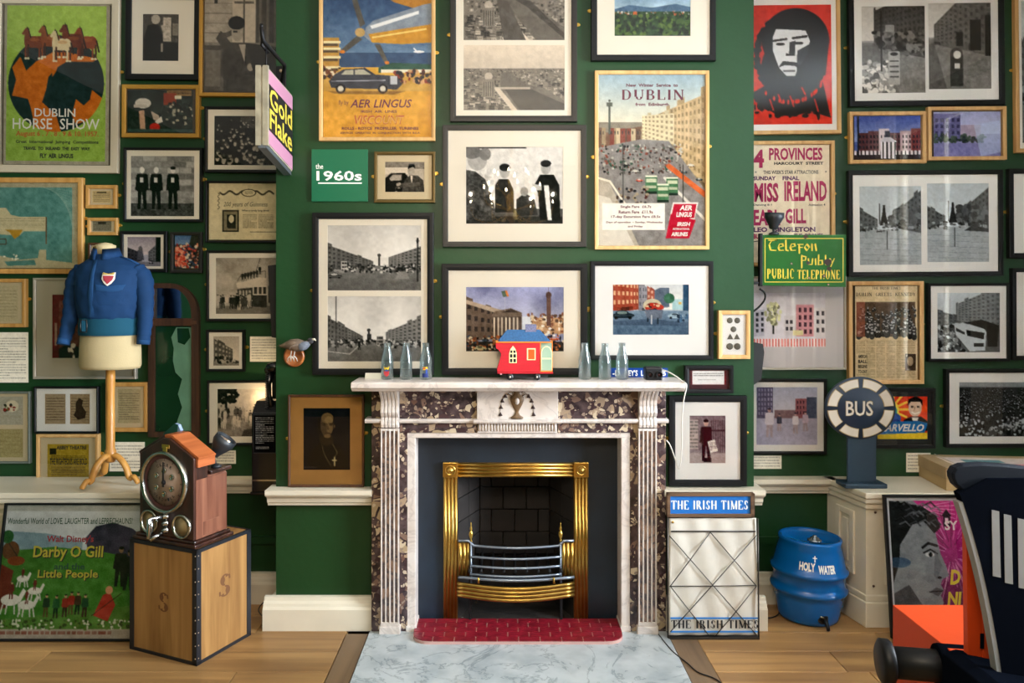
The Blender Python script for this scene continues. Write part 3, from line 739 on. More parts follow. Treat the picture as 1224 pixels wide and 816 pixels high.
# the grate
m_iron = mat('polished_steel_bar', '8d98a6', .35, metal=.8); m_castiron = mat('cast_iron', '0f1012', .55, metal=.3, bump=.2, bscale=60)
gr = thing('fire_grate', 'iron fire grate with bowed bars, brass finials and a brass apron', 'grate', (0, 0, 0))
gy = .10
def bow(px0, px1, py, bulge, n=14, y=gy, sag=0):
    a, b = P(px0, py, y), P(px1, py, y)
    return [Vector((a.x+(b.x-a.x)*i/n, y-bulge*math.sin(PI*i/n), a.z-sag*math.sin(PI*i/n))) for i in range(n+1)]
for py in (665, 676, 686):
    obj('grate_bar', G().tube(bow(562, 671, py, .035), .006, 8), m_iron, gr)
tp = [P(548, 646, gy), P(560, 646, gy), P(565, 651, gy)]+bow(567, 667, 652, .035)+[P(669, 651, gy), P(674, 646, gy), P(686, 646, gy)]
obj('top_rail', G().tube(tp, .006, 8), m_iron, gr)
obj('bottom_rail', G().tube(bow(548, 686, 689.5, .045), .0075, 8), m_iron, gr)
for px in (563, 670):
    obj('grate_post', G().bar(P(px, 648, gy), P(px, 712, gy), .008), m_iron, gr)
    c = P(px, 647, gy); q = .0095
    obj('finial', G().lathe([(.006, 0), (.006, .006), (.003, .012), (.0075, .02), (.011, .034), (.009, .046), (.004, .052), (.006, .058), (.005, .068), (.0025, .076), (.003, .086), (.0005, .094)], c, 'z', 14), m_brassd, gr)
for a, b in ((547.5, 562), (671, 686)):
    reeds_v(X(a, gy+.01), X(b, gy+.01), ZA(688, gy+.01), ZA(648, gy+.01), 3, gy+.01, m_brass, gr, 'brass_side_panel')
for px in (572, 662): obj('grate_foot', G().bar(P(px, 690, .06), P(px, 697, .06), .007), m_brassd, gr)
g = G()
for i, py in enumerate((697, 701.5, 706, 710.5)):
    g.tube(bow(547, 686, py, .055, sag=.006), .0105, 8)
obj('brass_apron', g, m_brass, gr)
g = G()
for i in range(9): g.tube([(IX0+.06+i*.055, .06, .265), (IX0+.06+i*.055, .34, .265)], .006, 6)
obj('grate_floor', g, m_castiron, gr)
obj('grate_back', G().box(IX0+.08, IX1-.08, .33, .345, .26, .30), m_castiron, gr, bevel=.004)
for px in (562, 671): obj('grate_leg', G().box(X(px, gy)-.006, X(px, gy)+.006, gy, gy+.012, .0, .21), m_castiron, gr)
# ------------------------------------------------------------ hearth
hearth = struct('floor_hearth', G().box(HX0, HX1, HY, .02, -.024, .004).box(OX0+.04, OX1-.04, .02, .14, -.024, .004), m_hearth)
struct('floor_firebox', G().box(IX0-.06, IX1+.06, .14, .5, -.024, .006), mat('ash_covered_stone', '2a2522', .95, bump=.6, bscale=30, var=.5, vscale=9))
m_rtile = mat('red_hearth_tile', '7d1726', .28, spec=.6, var=.3, vscale=30, bump=.15, bscale=50); m_grout = mat('tile_grout', 'c09a92', .9)
th = thing('tiled_hearth', 'low hearth pad of glazed red brick tiles with rounded front corners', 'hearth', (0, 0, 0))
tx0, tx1, ty0, ty1 = X(491, -.117)+.004, X(748, -.117)-.004, -.125, .118
def rounded(x0, x1, y0, y1, r):
    p = []
    for i in range(8): a = PI+PI/2*i/7; p.append((x0+r+r*math.cos(a), y0+r+r*math.sin(a)))
    for i in range(8): a = 1.5*PI+PI/2*i/7; p.append((x1-r+r*math.cos(a), y0+r+r*math.sin(a)))
    return p+[(x1, y1), (x0, y1)]
obj('grout_bed', G().prism(rounded(tx0, tx1, ty0, ty1, .075), .004, .017, 'z'), m_grout, th)
rows = 5; rh = (ty1-ty0)/rows
for k in range(rows):
    y0 = ty0+rh*k; y1 = y0+rh-.005
    inset = [.05, .012, 0, 0, 0][k]
    L = .098; n = int((tx1-tx0)/L)+2; x = tx0-(.5*L if k % 2 else 0)
    for i in range(n+1):
        a, b = max(x, tx0), min(x+L-.005, tx1)
        if b-a > .012:
            # clip to the rounded outline
            def cl(xx, yy):
                r = .075
                for cx, s in ((tx0+r, -1), (tx1-r, 1)):
                    if (xx-cx)*s > 0 and yy < ty0+r:
                        v = Vector((xx-cx, yy-(ty0+r)))
                        if v.length > r-.002: v = v.normalized()*(r-.002)
                        return (cx+v.x, ty0+r+v.y)
                return (xx, yy)
            pts = [cl(a, y0), cl((a+b)/2, y0), cl(b, y0), cl(b, (y0+y1)/2), cl(b, y1), cl((a+b)/2, y1), cl(a, y1), cl(a, (y0+y1)/2)]
            ar = abs(sum(pts[j][0]*pts[(j+1) % 8][1]-pts[(j+1) % 8][0]*pts[j][1] for j in range(8)))/2
            if ar > 2e-4: obj('tile', G().prism(pts, .017, .021, 'z'), m_rtile, th)
        x += L
# ------------------------------------------------------------ framed pictures
class Fr:
    def __init__(s, name, label, cat, rect, yw, fm, fw, fd=.022, mount=None, prints=(), roll=None, plates=True, glass=True, group=None, bevel_in=True):
        yf = yw-fd; s.yf = yf; k = (yf-CAMY)/FPX; s.k = k
        x0, y0, x1, y1 = rect; s.w, s.h = (x1-x0)*k, (y1-y0)*k
        cx, zb = XA((x0+x1)/2, yf), ZA(y1, yf); s.rect = rect
        if roll is None:
            ym = (y0+y1)/2
            roll = 0
            if yw == AY and x0 > 600: roll = .012*max(0, (500-ym)/500)
            if yw == AY and x1 < 400: roll = -.010*max(0, (350-ym)/350)
        s.t = thing(name, label, cat, (cx, yw, zb), (0, -roll, 0), group)
        w, h, f = s.w/2, s.h, fw*k
        # frame bars, mitred
        g = G(); prof = [(0, 0), (0, -fd+.0015), (.0015, -fd), (f*.55, -fd), (f-.002, -fd+.0015), (f, -fd+.004), (f, -fd+.012 if fd > .014 else -.001), (f, -.001)]
        n = len(prof)
        for cxs, czs in ((-1, 0), (1, 0), (1, 1), (-1, 1)):
            for t, yy in prof: g.v.append((cxs*(w-t), yy, t if czs == 0 else h-t))
        for c in range(4):
            a, b = c*n, ((c+1) % 4)*n
            for i in range(n-1): g.f.append((a+i, b+i, b+i+1, a+i+1)); g.sm.append(False)
        obj('frame', g, fm, s.t)
        yb = -fd+.010 if fd > .014 else -.002
        obj('backing', G().box(-w+.001, w-.001, -.004, -.001, .001, h-.001), m_back, s.t)
        L = s.loc
        if mount is not None:
            xs = sorted(set([-w+f*.5, w-f*.5]+[v for p in prints for v in (L(p[0][0], 0)[0], L(p[0][2], 0)[0])]))
            zs = sorted(set([f*.5, h-f*.5]+[v for p in prints for v in (L(0, p[0][1])[1], L(0, p[0][3])[1])]))
            g = G()
            holes = [(L(p[0][0], 0)[0], L(p[0][2], 0)[0], L(0, p[0][3])[1], L(0, p[0][1])[1]) for p in prints]
            def solid(i, j):
                if not (0 <= i < len(xs)-1 and 0 <= j < len(zs)-1): return False
                mx, mz = (xs[i]+xs[i+1])/2, (zs[j]+zs[j+1])/2
                return not any(a < mx < b and c < mz < d for a, b, c, d in holes)
            xs = [v for v in xs if -w+f*.49 <= v <= w-f*.49]; zs = [v for v in zs if f*.49 <= v <= h-f*.49]
            for i in range(len(xs)-1):
                for j in range(len(zs)-1):
                    if solid(i, j): g.add([(xs[i], yb, zs[j]), (xs[i+1], yb, zs[j]), (xs[i+1], yb, zs[j+1]), (xs[i], yb, zs[j+1])], [(0,1,2,3)])
                    else:
                        q = yb+.0025
                        for (di, dj, pa, pb) in ((-1,0,(xs[i],zs[j]),(xs[i],zs[j+1])), (1,0,(xs[i+1],zs[j]),(xs[i+1],zs[j+1])), (0,-1,(xs[i],zs[j]),(xs[i+1],zs[j])), (0,1,(xs[i],zs[j+1]),(xs[i+1],zs[j+1]))):
                            if solid(i+di, j+dj): g.add([(pa[0], yb, pa[1]), (pb[0], yb, pb[1]), (pb[0], q, pb[1]), (pa[0], q, pa[1])], [(0,1,2,3)])
            obj('mount_board', g, mount, s.t)
        s.yp = yb+.002
        for p in prints:
            (a, b, c, d), img = p[0], p[1]
            x0_, z1_ = L(a, b); x1_, z0_ = L(c, d); e = .001
            x0_, x1_ = max(x0_-e, -w+f*.6), min(x1_+e, w-f*.6); z0_, z1_ = max(z0_-e, f*.6), min(z1_+e, h-f*.6)
            if isinstance(img, Art): img = img.get()
            print_mesh('print', img, x0_, x1_, z0_, z1_, s.yp, s.t)
        if glass: obj('glass', G().box(-w+f*.7, w-f*.7, -fd+.0045, -fd+.0055, f*.7, h-f*.7), m_glass, s.t)
        if plates:
            for sg in plates if isinstance(plates, tuple) else (-1, 1):
                gz = h*(.52 if sg < 0 else .58)
                g = G().box(min(sg*w, sg*(w+.009)), max(sg*w, sg*(w+.009)), -.004, -.0015, gz-.008, gz+.008); g.lathe([(.0075, 0), (.0075, -.0022), (.003, -.0032)], (sg*(w+.010), -.0015, gz), 'y', 12)
                obj('mirror_plate', g, m_brassd, s.t)
    def loc(s, px, py):
        x0, y0, x1, y1 = s.rect; return ((px-(x0+x1)/2)*s.k, (y1-py)*s.k)
    def text(s, txt, x0, y0, x1, y1, m, dy=-.0006, **kw):
        if y1-y0 < 7 and not kw.get('serif'): kw['bold'] = kw.get('bold', 0)+.045
        a, b = s.loc(x0, y1), s.loc(x1, y0); return letters(s.t, txt, a[0], a[1], b[0], b[1], s.yp+dy, m, **kw)
def art(r, c=.8, tint=(1,1,1), seed=1, q=1.15): return Art((r[2]-r[0])*q, (r[3]-r[1])*q, c, tint, seed)
SEP = (1.0, .94, .86); NEU = (1, .985, .965); COOL = (.93, .97, 1.0); MAUVE = (.97, .95, 1.0)
A_ = AY

# ================= chimney breast =================
Y = BY
# airport poster
r = (386, -12, 516, 164); a = art(r, '39567a', seed=2)
a.grad(0, .42, '2b4a72', '6d8bab'); a.noise(.04, 6, 0, 0, 1, .6)
a.grad(.52, 1, 'd8a93c', 'dba33a')
v = lambda y: (y+12)/176.; u = lambda x: (x-386)/130.
a.rect(0, v(88), 1, v(108), 'caa24c'); a.noise(.05, 9, 0, .5, 1, 1)
a.rect(0, v(44), u(405), v(92), 'c79a4a')
for yy in (48, 56, 66, 78): a.rect(0, v(yy), u(407), v(yy+3), 'f0e2b4'); a.rect(0, v(yy+3), u(404), v(yy+6), '5b4a34')
a.specks(0, v(80), u(406), v(92), 24, .012, ['3a2a22', 'e8dcc0', '7a4a2a'])
a.poly([(u(452), v(80)), (u(468), v(74)), (1, v(76)), (1, v(84)), (u(452), v(86))], '2c5a48'); a.rect(u(455), v(82), 1, v(86), 'e8e4d0')
a.specks(u(470), v(84), 1, v(98), 60, .014, ['4a2a22', '2c2a30', 'caa070', '8a3a2a']) 
a.ell(u(500), v(61), .05, .008, 'f0f0f0'); a.line(u(498), v(61), u(494), v(57), .008, 'f0f0f0')
# engine and propeller
a.poly([(u(450), v(-12)), (1, v(-12)), (1, v(16)), (u(470), v(2))], 'b8822e')
a.poly([(u(437), v(32)), (u(446), v(24)), (u(505), v(5)), (1, v(3)), (1, v(50)), (u(480), v(52)), (u(444), v(50)), (u(434), v(42))], '8f9aa8')
a.poly([(u(440), v(40)), (1, v(28)), (1, v(50)), (u(480), v(52)), (u(444), v(50))], 'd09a32')
a.poly([(u(442), v(30)), (u(500), v(12)), (u(500), v(16)), (u(444), v(34))], 'eef2f6'); a.path([(u(445), v(44)), (u(1e3*.508), v(34))], .012, 'f2d680')
a.ell(u(430), v(38), .045, .03, 'c4a468')
for p in ([(u(418), v(-8)), (u(424), v(-10)), (u(436), v(28)), (u(430), v(32))], [(u(426), v(42)), (u(433), v(46)), (u(412), v(62)), (u(406), v(60))], [(u(447), v(52)), (u(454), v(52)), (u(463), v(72)), (u(460), v(76))]): a.poly(p, '5e5a52'); 
a.ell(u(409), v(61), .025, .012, 'e08a30'); a.ell(u(462), v(74), .02, .012, 'e08a30')
# saloon car
a.poly([(u(393), v(96)), (u(400), v(88)), (u(410), v(82)), (u(436), v(80)), (u(448), v(88)), (u(474), v(90)), (u(480), v(100)), (u(474), v(106)), (u(396), v(104))], '3c3f4a')
a.poly([(u(408), v(88)), (u(413), v(83)), (u(434), v(82)), (u(443), v(88))], 'b9b7a4'); a.rect(u(422), v(82), u(424), v(89), '3c3f4a'); a.path([(u(396), v(96)), (u(460), v(95))], .006, 'aab0bc')
for x in (407, 457): a.ell(u(x), v(105), .045, .033, '18181c'); a.ell(u(x), v(105), .026, .02, 'd6d2c4')
a.poly([(u(392), v(108)), (u(484), v(108)), (u(470), v(112)), (u(400), v(111))], '6b4b22', .6); a.rect(u(466), v(90), u(474), v(100), 'c8ccd2')
f = Fr('framed_poster', 'airport travel poster in pale frame showing a propeller engine and a saloon car', 'poster', (381, -16, 520, 168), Y, m_ltwood, 4.5, .024, None, [(r, a)])
m_mr = m_maroon
f.text('fly by', 404, 119, 416, 126, m_mr); f.text('AER LINGUS', 418, 118, 492, 128, m_mr, shear=.25, bold=.03); f.text('IRISH  AIR  LINES', 431, 131, 474, 134, m_mr)
f.text('VISCOUNT', 423, 137, 483, 148, mat('orange_ink', 'c9622a', .7), shear=.2, bold=.03); f.text('VISCOUNT', 425, 139, 482, 147, mat('pale_orange_ink', 'e2b050', .7), shear=.2, dy=-.0009)
f.text('ROLLS - ROYCE  PROPELLER  TURBINES', 408, 151, 500, 154.5, m_mr, bold=.02); f.text('SERVICES  OPERATED  IN  CONJUNCTION  WITH  B.E.A.', 406, 157, 502, 160, m_mr)
# decade panel
t = thing('decade_sign', 'square green board lettered with a decade in white', 'sign', (XA(406.5, Y), Y, ZA(241, Y)))
k = (Y-CAMY)/FPX; obj('panel', G().box(-33.5*k, 33.5*k, -.012, 0, 0, 62*k), mat('bright_green_board', '08603f', .4), t, bevel=.001)
lx = lambda px: (px-406.5)*k
lz = lambda py: (241-py)*k
letters(t, 'the', lx(378), lz(202.5), lx(387), lz(196), -.0126, m_white, bold=.02); letters(t, '1960s', lx(379), lz(216.5), lx(433), lz(204.5), -.0126, m_white, bold=.04)
obj('underline', G().box(lx(381), lx(433), -.0128, -.012, lz(220), lz(218.5)), m_white, t)
# actor by a car
r = (460, 193, 507, 229); a = art(r, .75, SEP, 3); a.rect(0, 0, 1, .25, .55); a.noise(.1, 6, 0, 0, 1, .3)
a.rect(0, .2, .6, .42, .85); a.poly([(0, .55), (.15, .38), (.5, .36), (.62, .55), (.62, 1), (0, 1)], .12); a.poly([(.12, .55), (.2, .43), (.42, .42), (.42, .6), (.15, .62)], .7)
a.poly([(.42, 1), (.5, .6), (.62, .45), (.82, .45), (.95, .6), (1, 1)], .3); a.noise(.08, 20, .4, .45, 1, 1); a.ell(.66, .3, .09, .16, .68); a.poly([(.57, .25), (.6, .08), (.74, .08), (.76, .22), (.7, .18)], .06); a.poly([(.64, .46), (.7, .46), (.67, .75)], .9); a.poly([(.42, .7), (.86, .66), (.88, .78), (.46, .84)], .38)
a.specks(.28, .7, .42, 1, 14, .05, [.7, .3, .1])
Fr('framed_photograph', 'small gilt and black framed photograph of a man leaning on a car', 'picture', (447, 181, 520, 242), Y, mat('antique_gilt', '57451f', .35, metal=.5), 4, .02, m_matold, [(r, a)])
# aerial river views
def city(r, seed, t=SEP, sky=.3, river=((.5, 1), (.95, 1), (.62, .38), (.42, .3)), base=.5):
    a = art(r, base, t, seed); a.grad(0, sky, .86, .78)
    for i in range(420):
        q = (i/420)**1.4; y = sky+.02+(1-sky)*q; s_ = .012+.05*q
        x = a.rs.rand(); c = a.rs.uniform(.25, .8); a.rect(x, y-s_, x+s_*1.4/a.asp, y, c); a.rect(x, y-s_*1.3, x+s_*1.4/a.asp, y-s_, c*.6)
        if q > .25:
            for j in range(3): a.rect(x+s_*.3*j, y-s_*.7, x+s_*.3*j+s_*.12, y-s_*.35, .18, .7)
    a.poly(river, base*.85); return a
r1, r2 = (554, -34, 675, 47), (554, 53, 675, 131)
a1 = city(r1, 4, river=[(.42, .28), (.62, .38), (1, .82), (1, 1), (.72, 1), (.5, .6), (.36, .32)]); a1.poly([(.45, .35), (.66, .42), (1, .9), (1, .98), (.62, .5)], .3); a1.poly([(.46, .8), (.52, .78), (.66, 1), (.56, 1)], .85); a1.poly([(.33, .4), (.44, .42), (.62, 1), (.4, 1)], .36)
a2 = city(r2, 5, sky=.36, river=[(.38, .42), (.46, .42), (.62, .6), (.8, .66), (1, .86), (1, 1), (.55, 1), (.36, .66)]); a2.poly([(.4, .66), (.65, .66), (1, .9), (1, 1), (.56, 1)], .26); a2.rect(.3, .64, .66, .675, .7); a2.poly([(.3, .66), (.36, .66), (.54, 1), (.48, 1)], .8)
for aa in (a1, a2): aa.ell(.25, .48, .04, .06, .72); aa.rect(.19, .52, .31, .8, .52); [aa.rect(.2+i*.022, .56, .208+i*.022, .78, .25) for i in range(5)]
Fr('framed_photograph', 'tall black framed pair of aerial river views, one above the other', 'picture', (538, -58, 690, 145), Y, m_brownblack, 7, .03, m_mat, [(r1, a1), (r2, a2)])
# figures by a pale wall
r = (557, 175, 673, 267); a = art(r, .86, NEU, 6); a.rect(0, 0, .62, .03, .25); a.rect(0, .8, 1, 1, .35)
a.rect(.0, .9, 1, 1, .2)
a.poly([(0, .3), (.1, .32), (.2, .42), (.26, .6), (.3, .8), (.3, .95), (0, .95)], .3); a.noise(.15, 18, 0, .3, .3, .95); a.ell(.12, .17, .1, .14, .7); a.ell(.07, .08, .09, .08, .45); a.ell(.2, .1, .06, .08, .5)
a.poly([(.3, .5), (.34, .42), (.44, .42), (.49, .55), (.5, .85), (.3, .85)], .16); a.ell(.4, .33, .05, .08, .7); a.ell(.4, .27, .055, .05, .15)
a.poly([(.52, .9), (.52, .68), (.6, .6), (.7, .66), (.74, .88)], .2); a.ell(.6, .58, .04, .06, .6)
a.poly([(.7, .5), (.76, .36), (.9, .36), (.96, .5), (.97, .95), (.76, .95), (.74, .6)], .1); a.ell(.82, .28, .05, .08, .7); a.ell(.82, .22, .055, .045, .08); a.poly([(.68, .48), (.78, .5), (.78, .56), (.7, .56)], .75)
a.noise(.05, 30); a.poly([(.8, .5), (.85, .5), (.88, .95), (.84, .95)], .92)
Fr('framed_photograph', 'black framed photograph of dark-coated figures by a pale wall, above the toy house', 'picture', (529, 149, 701, 295), Y, m_brownblack, 6.5, .03, m_mat, [(r, a)])
# landscape
r = (735, -22, 826, 42); a = art(r, '5f88ad', seed=7); a.grad(0, .5, '6d94bb', 'aec4cf'); a.clouds(.45, .12, 5); a.poly([(0, .5), (.2, .42), (.5, .47), (.8, .4), (1, .46), (1, .6), (0, .6)], '4c6a86'); a.rect(0, .54, 1, 1, '2f4a2a'); a.noise(.1, 22, 0, .54, 1, 1); a.specks(0, .53, 1, .6, 40, .015, ['d8d4c4', 'b0603a', '8a8f88']); a.rect(.25, .54, .3, .68, 'c86a3a'); a.specks(0, .62, 1, 1, 200, .035, ['20381e', '44602f', '5b7434', '182c1a'])
Fr('framed_photograph', 'black framed colour photograph of green fields below mountains', 'picture', (707, -46, 856, 72), Y, m_black, 7, .03, m_mat, [(r, a)], plates=(-1,))
# busy street travel poster
r = (716, 88, 843, 294); a = art(r, '8d8575', seed=8); a.grad(0, .28, '9db6c4', 'ddd8c4')
U = lambda x: (x-716)/127.; V = lambda y: (y-88)/206.
a.poly([(0, V(160)), (U(770), V(150)), (U(770), V(170)), (0, V(190))], '7c5c46')
for i in range(22):
    x = a.rs.uniform(0, .5); a.rect(x, V(152)+x*.02, x+.04, V(176), ['a08a6a', '6c5240', 'c9b692', '8a4a3a'][i % 4]); a.rect(x+.01, V(156), x+.02, V(160), '3a3430')
a.facade(1, V(112), V(236), U(778), V(140), V(172), 'c4ac84', 16, 9, '94805e'); a.facade(U(806), V(135), V(190), U(768), V(138), V(168), 'd8cba6', 8, 7, 'a08e70')
a.rect(U(728), V(126), U(731), V(160), '5b6158'); a.rect(U(726), V(122), U(733), V(127), '5b6158'); a.ell(U(729.5), V(120), .012, .008, '5b6158')
a.poly([(0, V(176)), (U(766), V(166)), (U(800), V(168)), (1, V(226)), (1, 1), (0, 1)], '8f8a86'); a.noise(.05, 16, 0, .4, 1, 1)
a.specks(U(720), V(172), U(815), V(208), 260, .0065, ['2c2a2c', 'b8b4a8', '5a4a42', '8a4a3a', '3c5a4a', '6a6660', 'c8c4b8'])
a.poly([(0, V(214)), (U(728), V(214)), (U(765), V(294)), (0, 1)], 'b8ae9e'); a.poly([(0, V(232)), (U(730), V(236)), (U(760), V(294)), (0, 1)], 'd6cfc2'); a.path([(0, V(212)), (U(730), V(216)), (U(766), V(270))], .012, 'e8e0cf')
a.path([(U(800), V(198)), (1, V(232))], .03, 'cc6a3c'); a.path([(U(795), V(212)), (1, V(262))], .016, 'd8d2c6')
for x, y in ((779, 224), (804, 226), (793, 234)): 
    a.rect(U(x-7), V(y-14), U(x+7), V(y+6), '4f7a56'); a.rect(U(x-6), V(y-11), U(x+6), V(y-7), 'c8ccb0'); a.rect(U(x-6), V(y-3), U(x+6), V(y), 'b8bca0'); a.rect(U(x-7), V(y+4), U(x+7), V(y+7), '25352a'); a.rect(U(x-7), V(y-15), U(x+7), V(y-13), 'dfe2cc')
for x, y in ((826, 198), (818, 206), (836, 215), (760, 205), (765, 216)): a.car(U(x), V(y), .07, ['c8432c', 'd8d4c8', '3a4a54'][x % 3], 'c9c4b8')
a.specks(U(738), V(222), U(780), V(262), 90, .008, ['26262a', '4a3a34', 'a89880', '5a2e2a']); a.rect(U(745), V(172), U(746.2), V(250), '3a3a38'); a.rect(U(816), V(196), U(817.5), V(262), '46443e')
a.rect(U(721), V(242), U(795), V(274), 'f0ebe0'); a.poly([(U(805), V(241)), (U(835), V(241)), (U(830), V(262)), (U(800), V(262))], 'f2ede4'); a.poly([(U(802), V(255)), (U(832), V(262)), (U(824), V(284)), (U(796), V(284))], 'b8203a'); a.poly([(U(806), V(243)), (U(833), V(243)), (U(830), V(260)), (U(802), V(260))], 'b8203a')
f = Fr('framed_poster', 'travel poster in pale frame with green double-deckers on a wide busy street', 'poster', (711, 84, 848, 298), Y, m_ltwood, 4.5, .024, None, [(r, a)])
f.text('New  Winter  Service  to', 749, 99, 811, 103, m_mr, bold=.02); f.text('DUBLIN', 744, 106, 818, 119, m_mr, serif=True); f.text('from  Edinburgh', 760, 122, 800, 127, m_mr, bold=.02)
for s_, y0, x0, x1 in (('Single Fare  £6.7s', 245, 742, 779), ('Return Fare  £11.9s', 251, 740, 781), ('17-day Excursion Fare £8.5s', 257, 731, 790), ('Days of operation -- Sunday, Wednesday', 264, 725, 793), ('and Friday', 269, 751, 769)):
    f.text(s_, x0, y0, x1, y0+(4 if y0 < 260 else 3), m_mr, bold=.01)
f.text('AER', 813, 245, 828, 251, m_white, shear=.2, bold=.03); f.text('LINGUS', 809, 253, 828, 259, m_white, shear=.2, bold=.03); f.text('IRISH', 810, 265, 826, 270, m_white, shear=.2, bold=.03); f.text('INTERNATIONAL', 805, 272, 825, 274.5, m_white, shear=.2); f.text('AIRLINES', 803, 277, 823, 282, m_white, shear=.2, bold=.03)
# wide street pair
def boulevard(r, seed, t=NEU, hz=.62, L=(.25, .5), Rr=(.62, .78), sky=(.82, .9), road=.48, vx=.52, nx=7):
    a = art(r, .8, t, seed); a.grad(0, hz, *sky); a.clouds(hz*.8, .05, 4); a.grad(hz, 1, road, road*.9); a.noise(.04, 14, 0, hz, 1, 1)
    a.facade(0, L[0], hz+.1, vx-.06, hz-.07, hz+.01, .42, nx+5, 5, .26); a.facade(1, Rr[0]-.3, hz+.1, Rr[1], hz-.13, hz+.02, .5, 9, 6, .3); a.specks(0, hz-.02, vx-.05, hz+.1, 60, .02, [.15, .3, .6]); a.specks(vx+.1, hz, 1, hz+.1, 60, .02, [.15, .3, .7])
    a.rect(vx-.012, hz-.15, vx+.012, hz, .3); a.ell(vx, hz-.16, .02, .025, .25); return a
r1, r2 = (391, 269, 503, 347), (391, 354, 503, 432)
a1 = boulevard(r1, 11, vx=.55, hz=.62, L=(.3, 0), Rr=(.62, .65)); a1.rect(.95, .25, .965, .86, .12); a1.ell(.957, .24, .014, .05, .15)
a1.car(.08, .8, .16, .25, .75); a1.bus(.18, .68, .06, .13); a1.car(.7, .7, .1, .3); a1.rect(.73, .64, .86, .72, .15); a1.specks(.2, .6, .95, .72, 70, .018, [.15, .3, .8]); a1.poly([(.72, .82), (.76, .7), (.84, .7), (.87, .82)], .55); a1.poly([(0, .8), (.6, .82), (1, .9), (1, 1), (0, 1)], .4, .5)
a2 = boulevard(r2, 12, vx=.44, hz=.68, L=(.32, 0), Rr=(.62, .62)); a2.rect(.09, 0, .1, .85, .3); a2.rect(.42, .58, .47, .7, .22); a2.specks(.1, .66, .98, .74, 90, .016, [.12, .3, .75]); a2.bus(.56, .73, .07, .12, .55); a2.path([(0, .84), (.24, .88), (.34, .75)], .012, .75); a2.person(.34, .82, .16, .1); a2.car(.8, .74, .07)
Fr('framed_photograph', 'tall black framed pair of grey boulevard photographs above the left end of the mantel', 'picture', (373, 254, 518, 448), Y, m_black, 7.5, .03, m_mat, [(r1, a1), (r2, a2)])
# columned hall and pillar
r = (557, 343, 674, 420); a = art(r, '8f93b0', seed=13); a.grad(0, .5, '8487ad', 'b4b4c6'); a.clouds(.52, .14, 5)
a.rect(0, .48, 1, .72, 'b48e6a'); a.specks(.55, .42, 1, .75, 160, .022, ['d8c2a0', '8a5a42', 'c9a078', '5b4436', 'e8e0d2'])
a.rect(.57, .46, .66, .66, 'd8d8dc'); a.facade(0, .2, .84, .3, .36, .8, '6e5c50', 5, 3, '3b3230', shop=False)
a.poly([(0, .2), (.32, .34), (.56, .42), (.56, .46), (.3, .4), (0, .26)], 'b5a28e')
a.rect(.28, .42, .57, .86, '5c4c44'); a.poly([(.27, .42), (.3, .38), (.46, .33), (.57, .4), (.57, .46), (.27, .46)], '7c6a5c'); a.poly([(.36, .4), (.46, .34), (.54, .4)], '4a3c38')
for i in range(7): a.rect(.285+i*.039, .47, .30+i*.039, .82, 'e0d0b8')
a.rect(.82, .14, .865, .6, '6d5148'); a.ell(.842, .13, .03, .05, '5e4640'); a.rect(.838, .0, .845, .1, '5e4640')
a.rect(0, .84, 1, 1, '38302e'); a.specks(0, .76, 1, .98, 260, .02, ['2a2426', 'd8c8a8', '7a4a34', '3c4a5c', 'b86a3c', '221c1e']); a.bus(.46, .9, .08, .2, 'd8c89a', '4a5a48'); a.car(.15, .97, .13, 'c9c29a', '3a342e'); a.car(.9, .82, .1, 'c4603a')
a.rect(.395, .05, .4, .38, 'c0c0c8'); a.poly([(.36, .07), (.42, .06), (.44, .15), (.38, .16)], '5a6a5a'); a.poly([(.4, .065), (.42, .06), (.44, .15), (.42, .155)], 'd88040')
Fr('framed_photograph', 'black framed colour photograph of a columned hall and tall pillar behind the toy house', 'picture', (528, 315, 702, 448), Y, m_black, 8, .03, m_mat, [(r, a)])
# carriage in the street
r = (733, 340, 824, 400); a = art(r, 'aeb8c0', seed=14); a.grad(0, .5, 'c9ccce', 'e8e4dc'); a.facade(0, -.1, .56, .34, -.02, .5, '9c4a36', 7, 3, 'd8b088'); a.facade(.34, .03, .55, .45, .05, .52, '8f8f96', 3, 3, '6a6a72'); a.facade(.45, .03, .5, .6, .2, .48, '9a5240', 4, 3, 'd0a890'); a.poly([(.55, .12), (.62, .07), (.74, .07), (.74, .45), (.55, .48)], '5e6a7a')
a.rect(.78, .3, 1, .5, 'a8c4c8'); a.rect(.92, .0, 1, .62, '33506a'); a.ell(.74, .28, .07, .1, '3f6b52'); a.grad(.52, 1, '7a8ea0', '4c6278'); a.noise(.05, 12, 0, .52, 1, 1); a.poly([(0, .72), (.5, .68), (1, .75), (1, .82), (0, .8)], '35455a', .5)
a.car(.14, .66, .3, '23303a', '7d8f8a'); a.ell(.52, .42, .12, .13, 'c8c0a4'); a.ell(.53, .46, .1, .1, '7a2e24'); a.specks(.44, .4, .64, .56, 30, .035, ['2a1c20', 'b83a2a', 'd8b890']); a.poly([(.42, .5), (.66, .5), (.64, .68), (.45, .68)], '6a7280'); a.rect(.45, .66, .47, .74, '25303a'); a.rect(.58, .66, .6, .78, '25303a'); a.rect(.5, .6, .52, .78, 'b8bcc0')
a.car(.82, .66, .2, 'a8bcc8', '46545e'); a.specks(.85, .6, 1, .72, 12, .03, ['2a3848', '4a6a88']); a.rect(.86, .35, .9, .4, 'd8b060')
Fr('framed_photograph', 'black framed colour photograph of an open horse carriage in a red brick street', 'picture', (706, 312, 853, 430), Y, m_black, 5.5, .03, m_matw, [(r, a)])
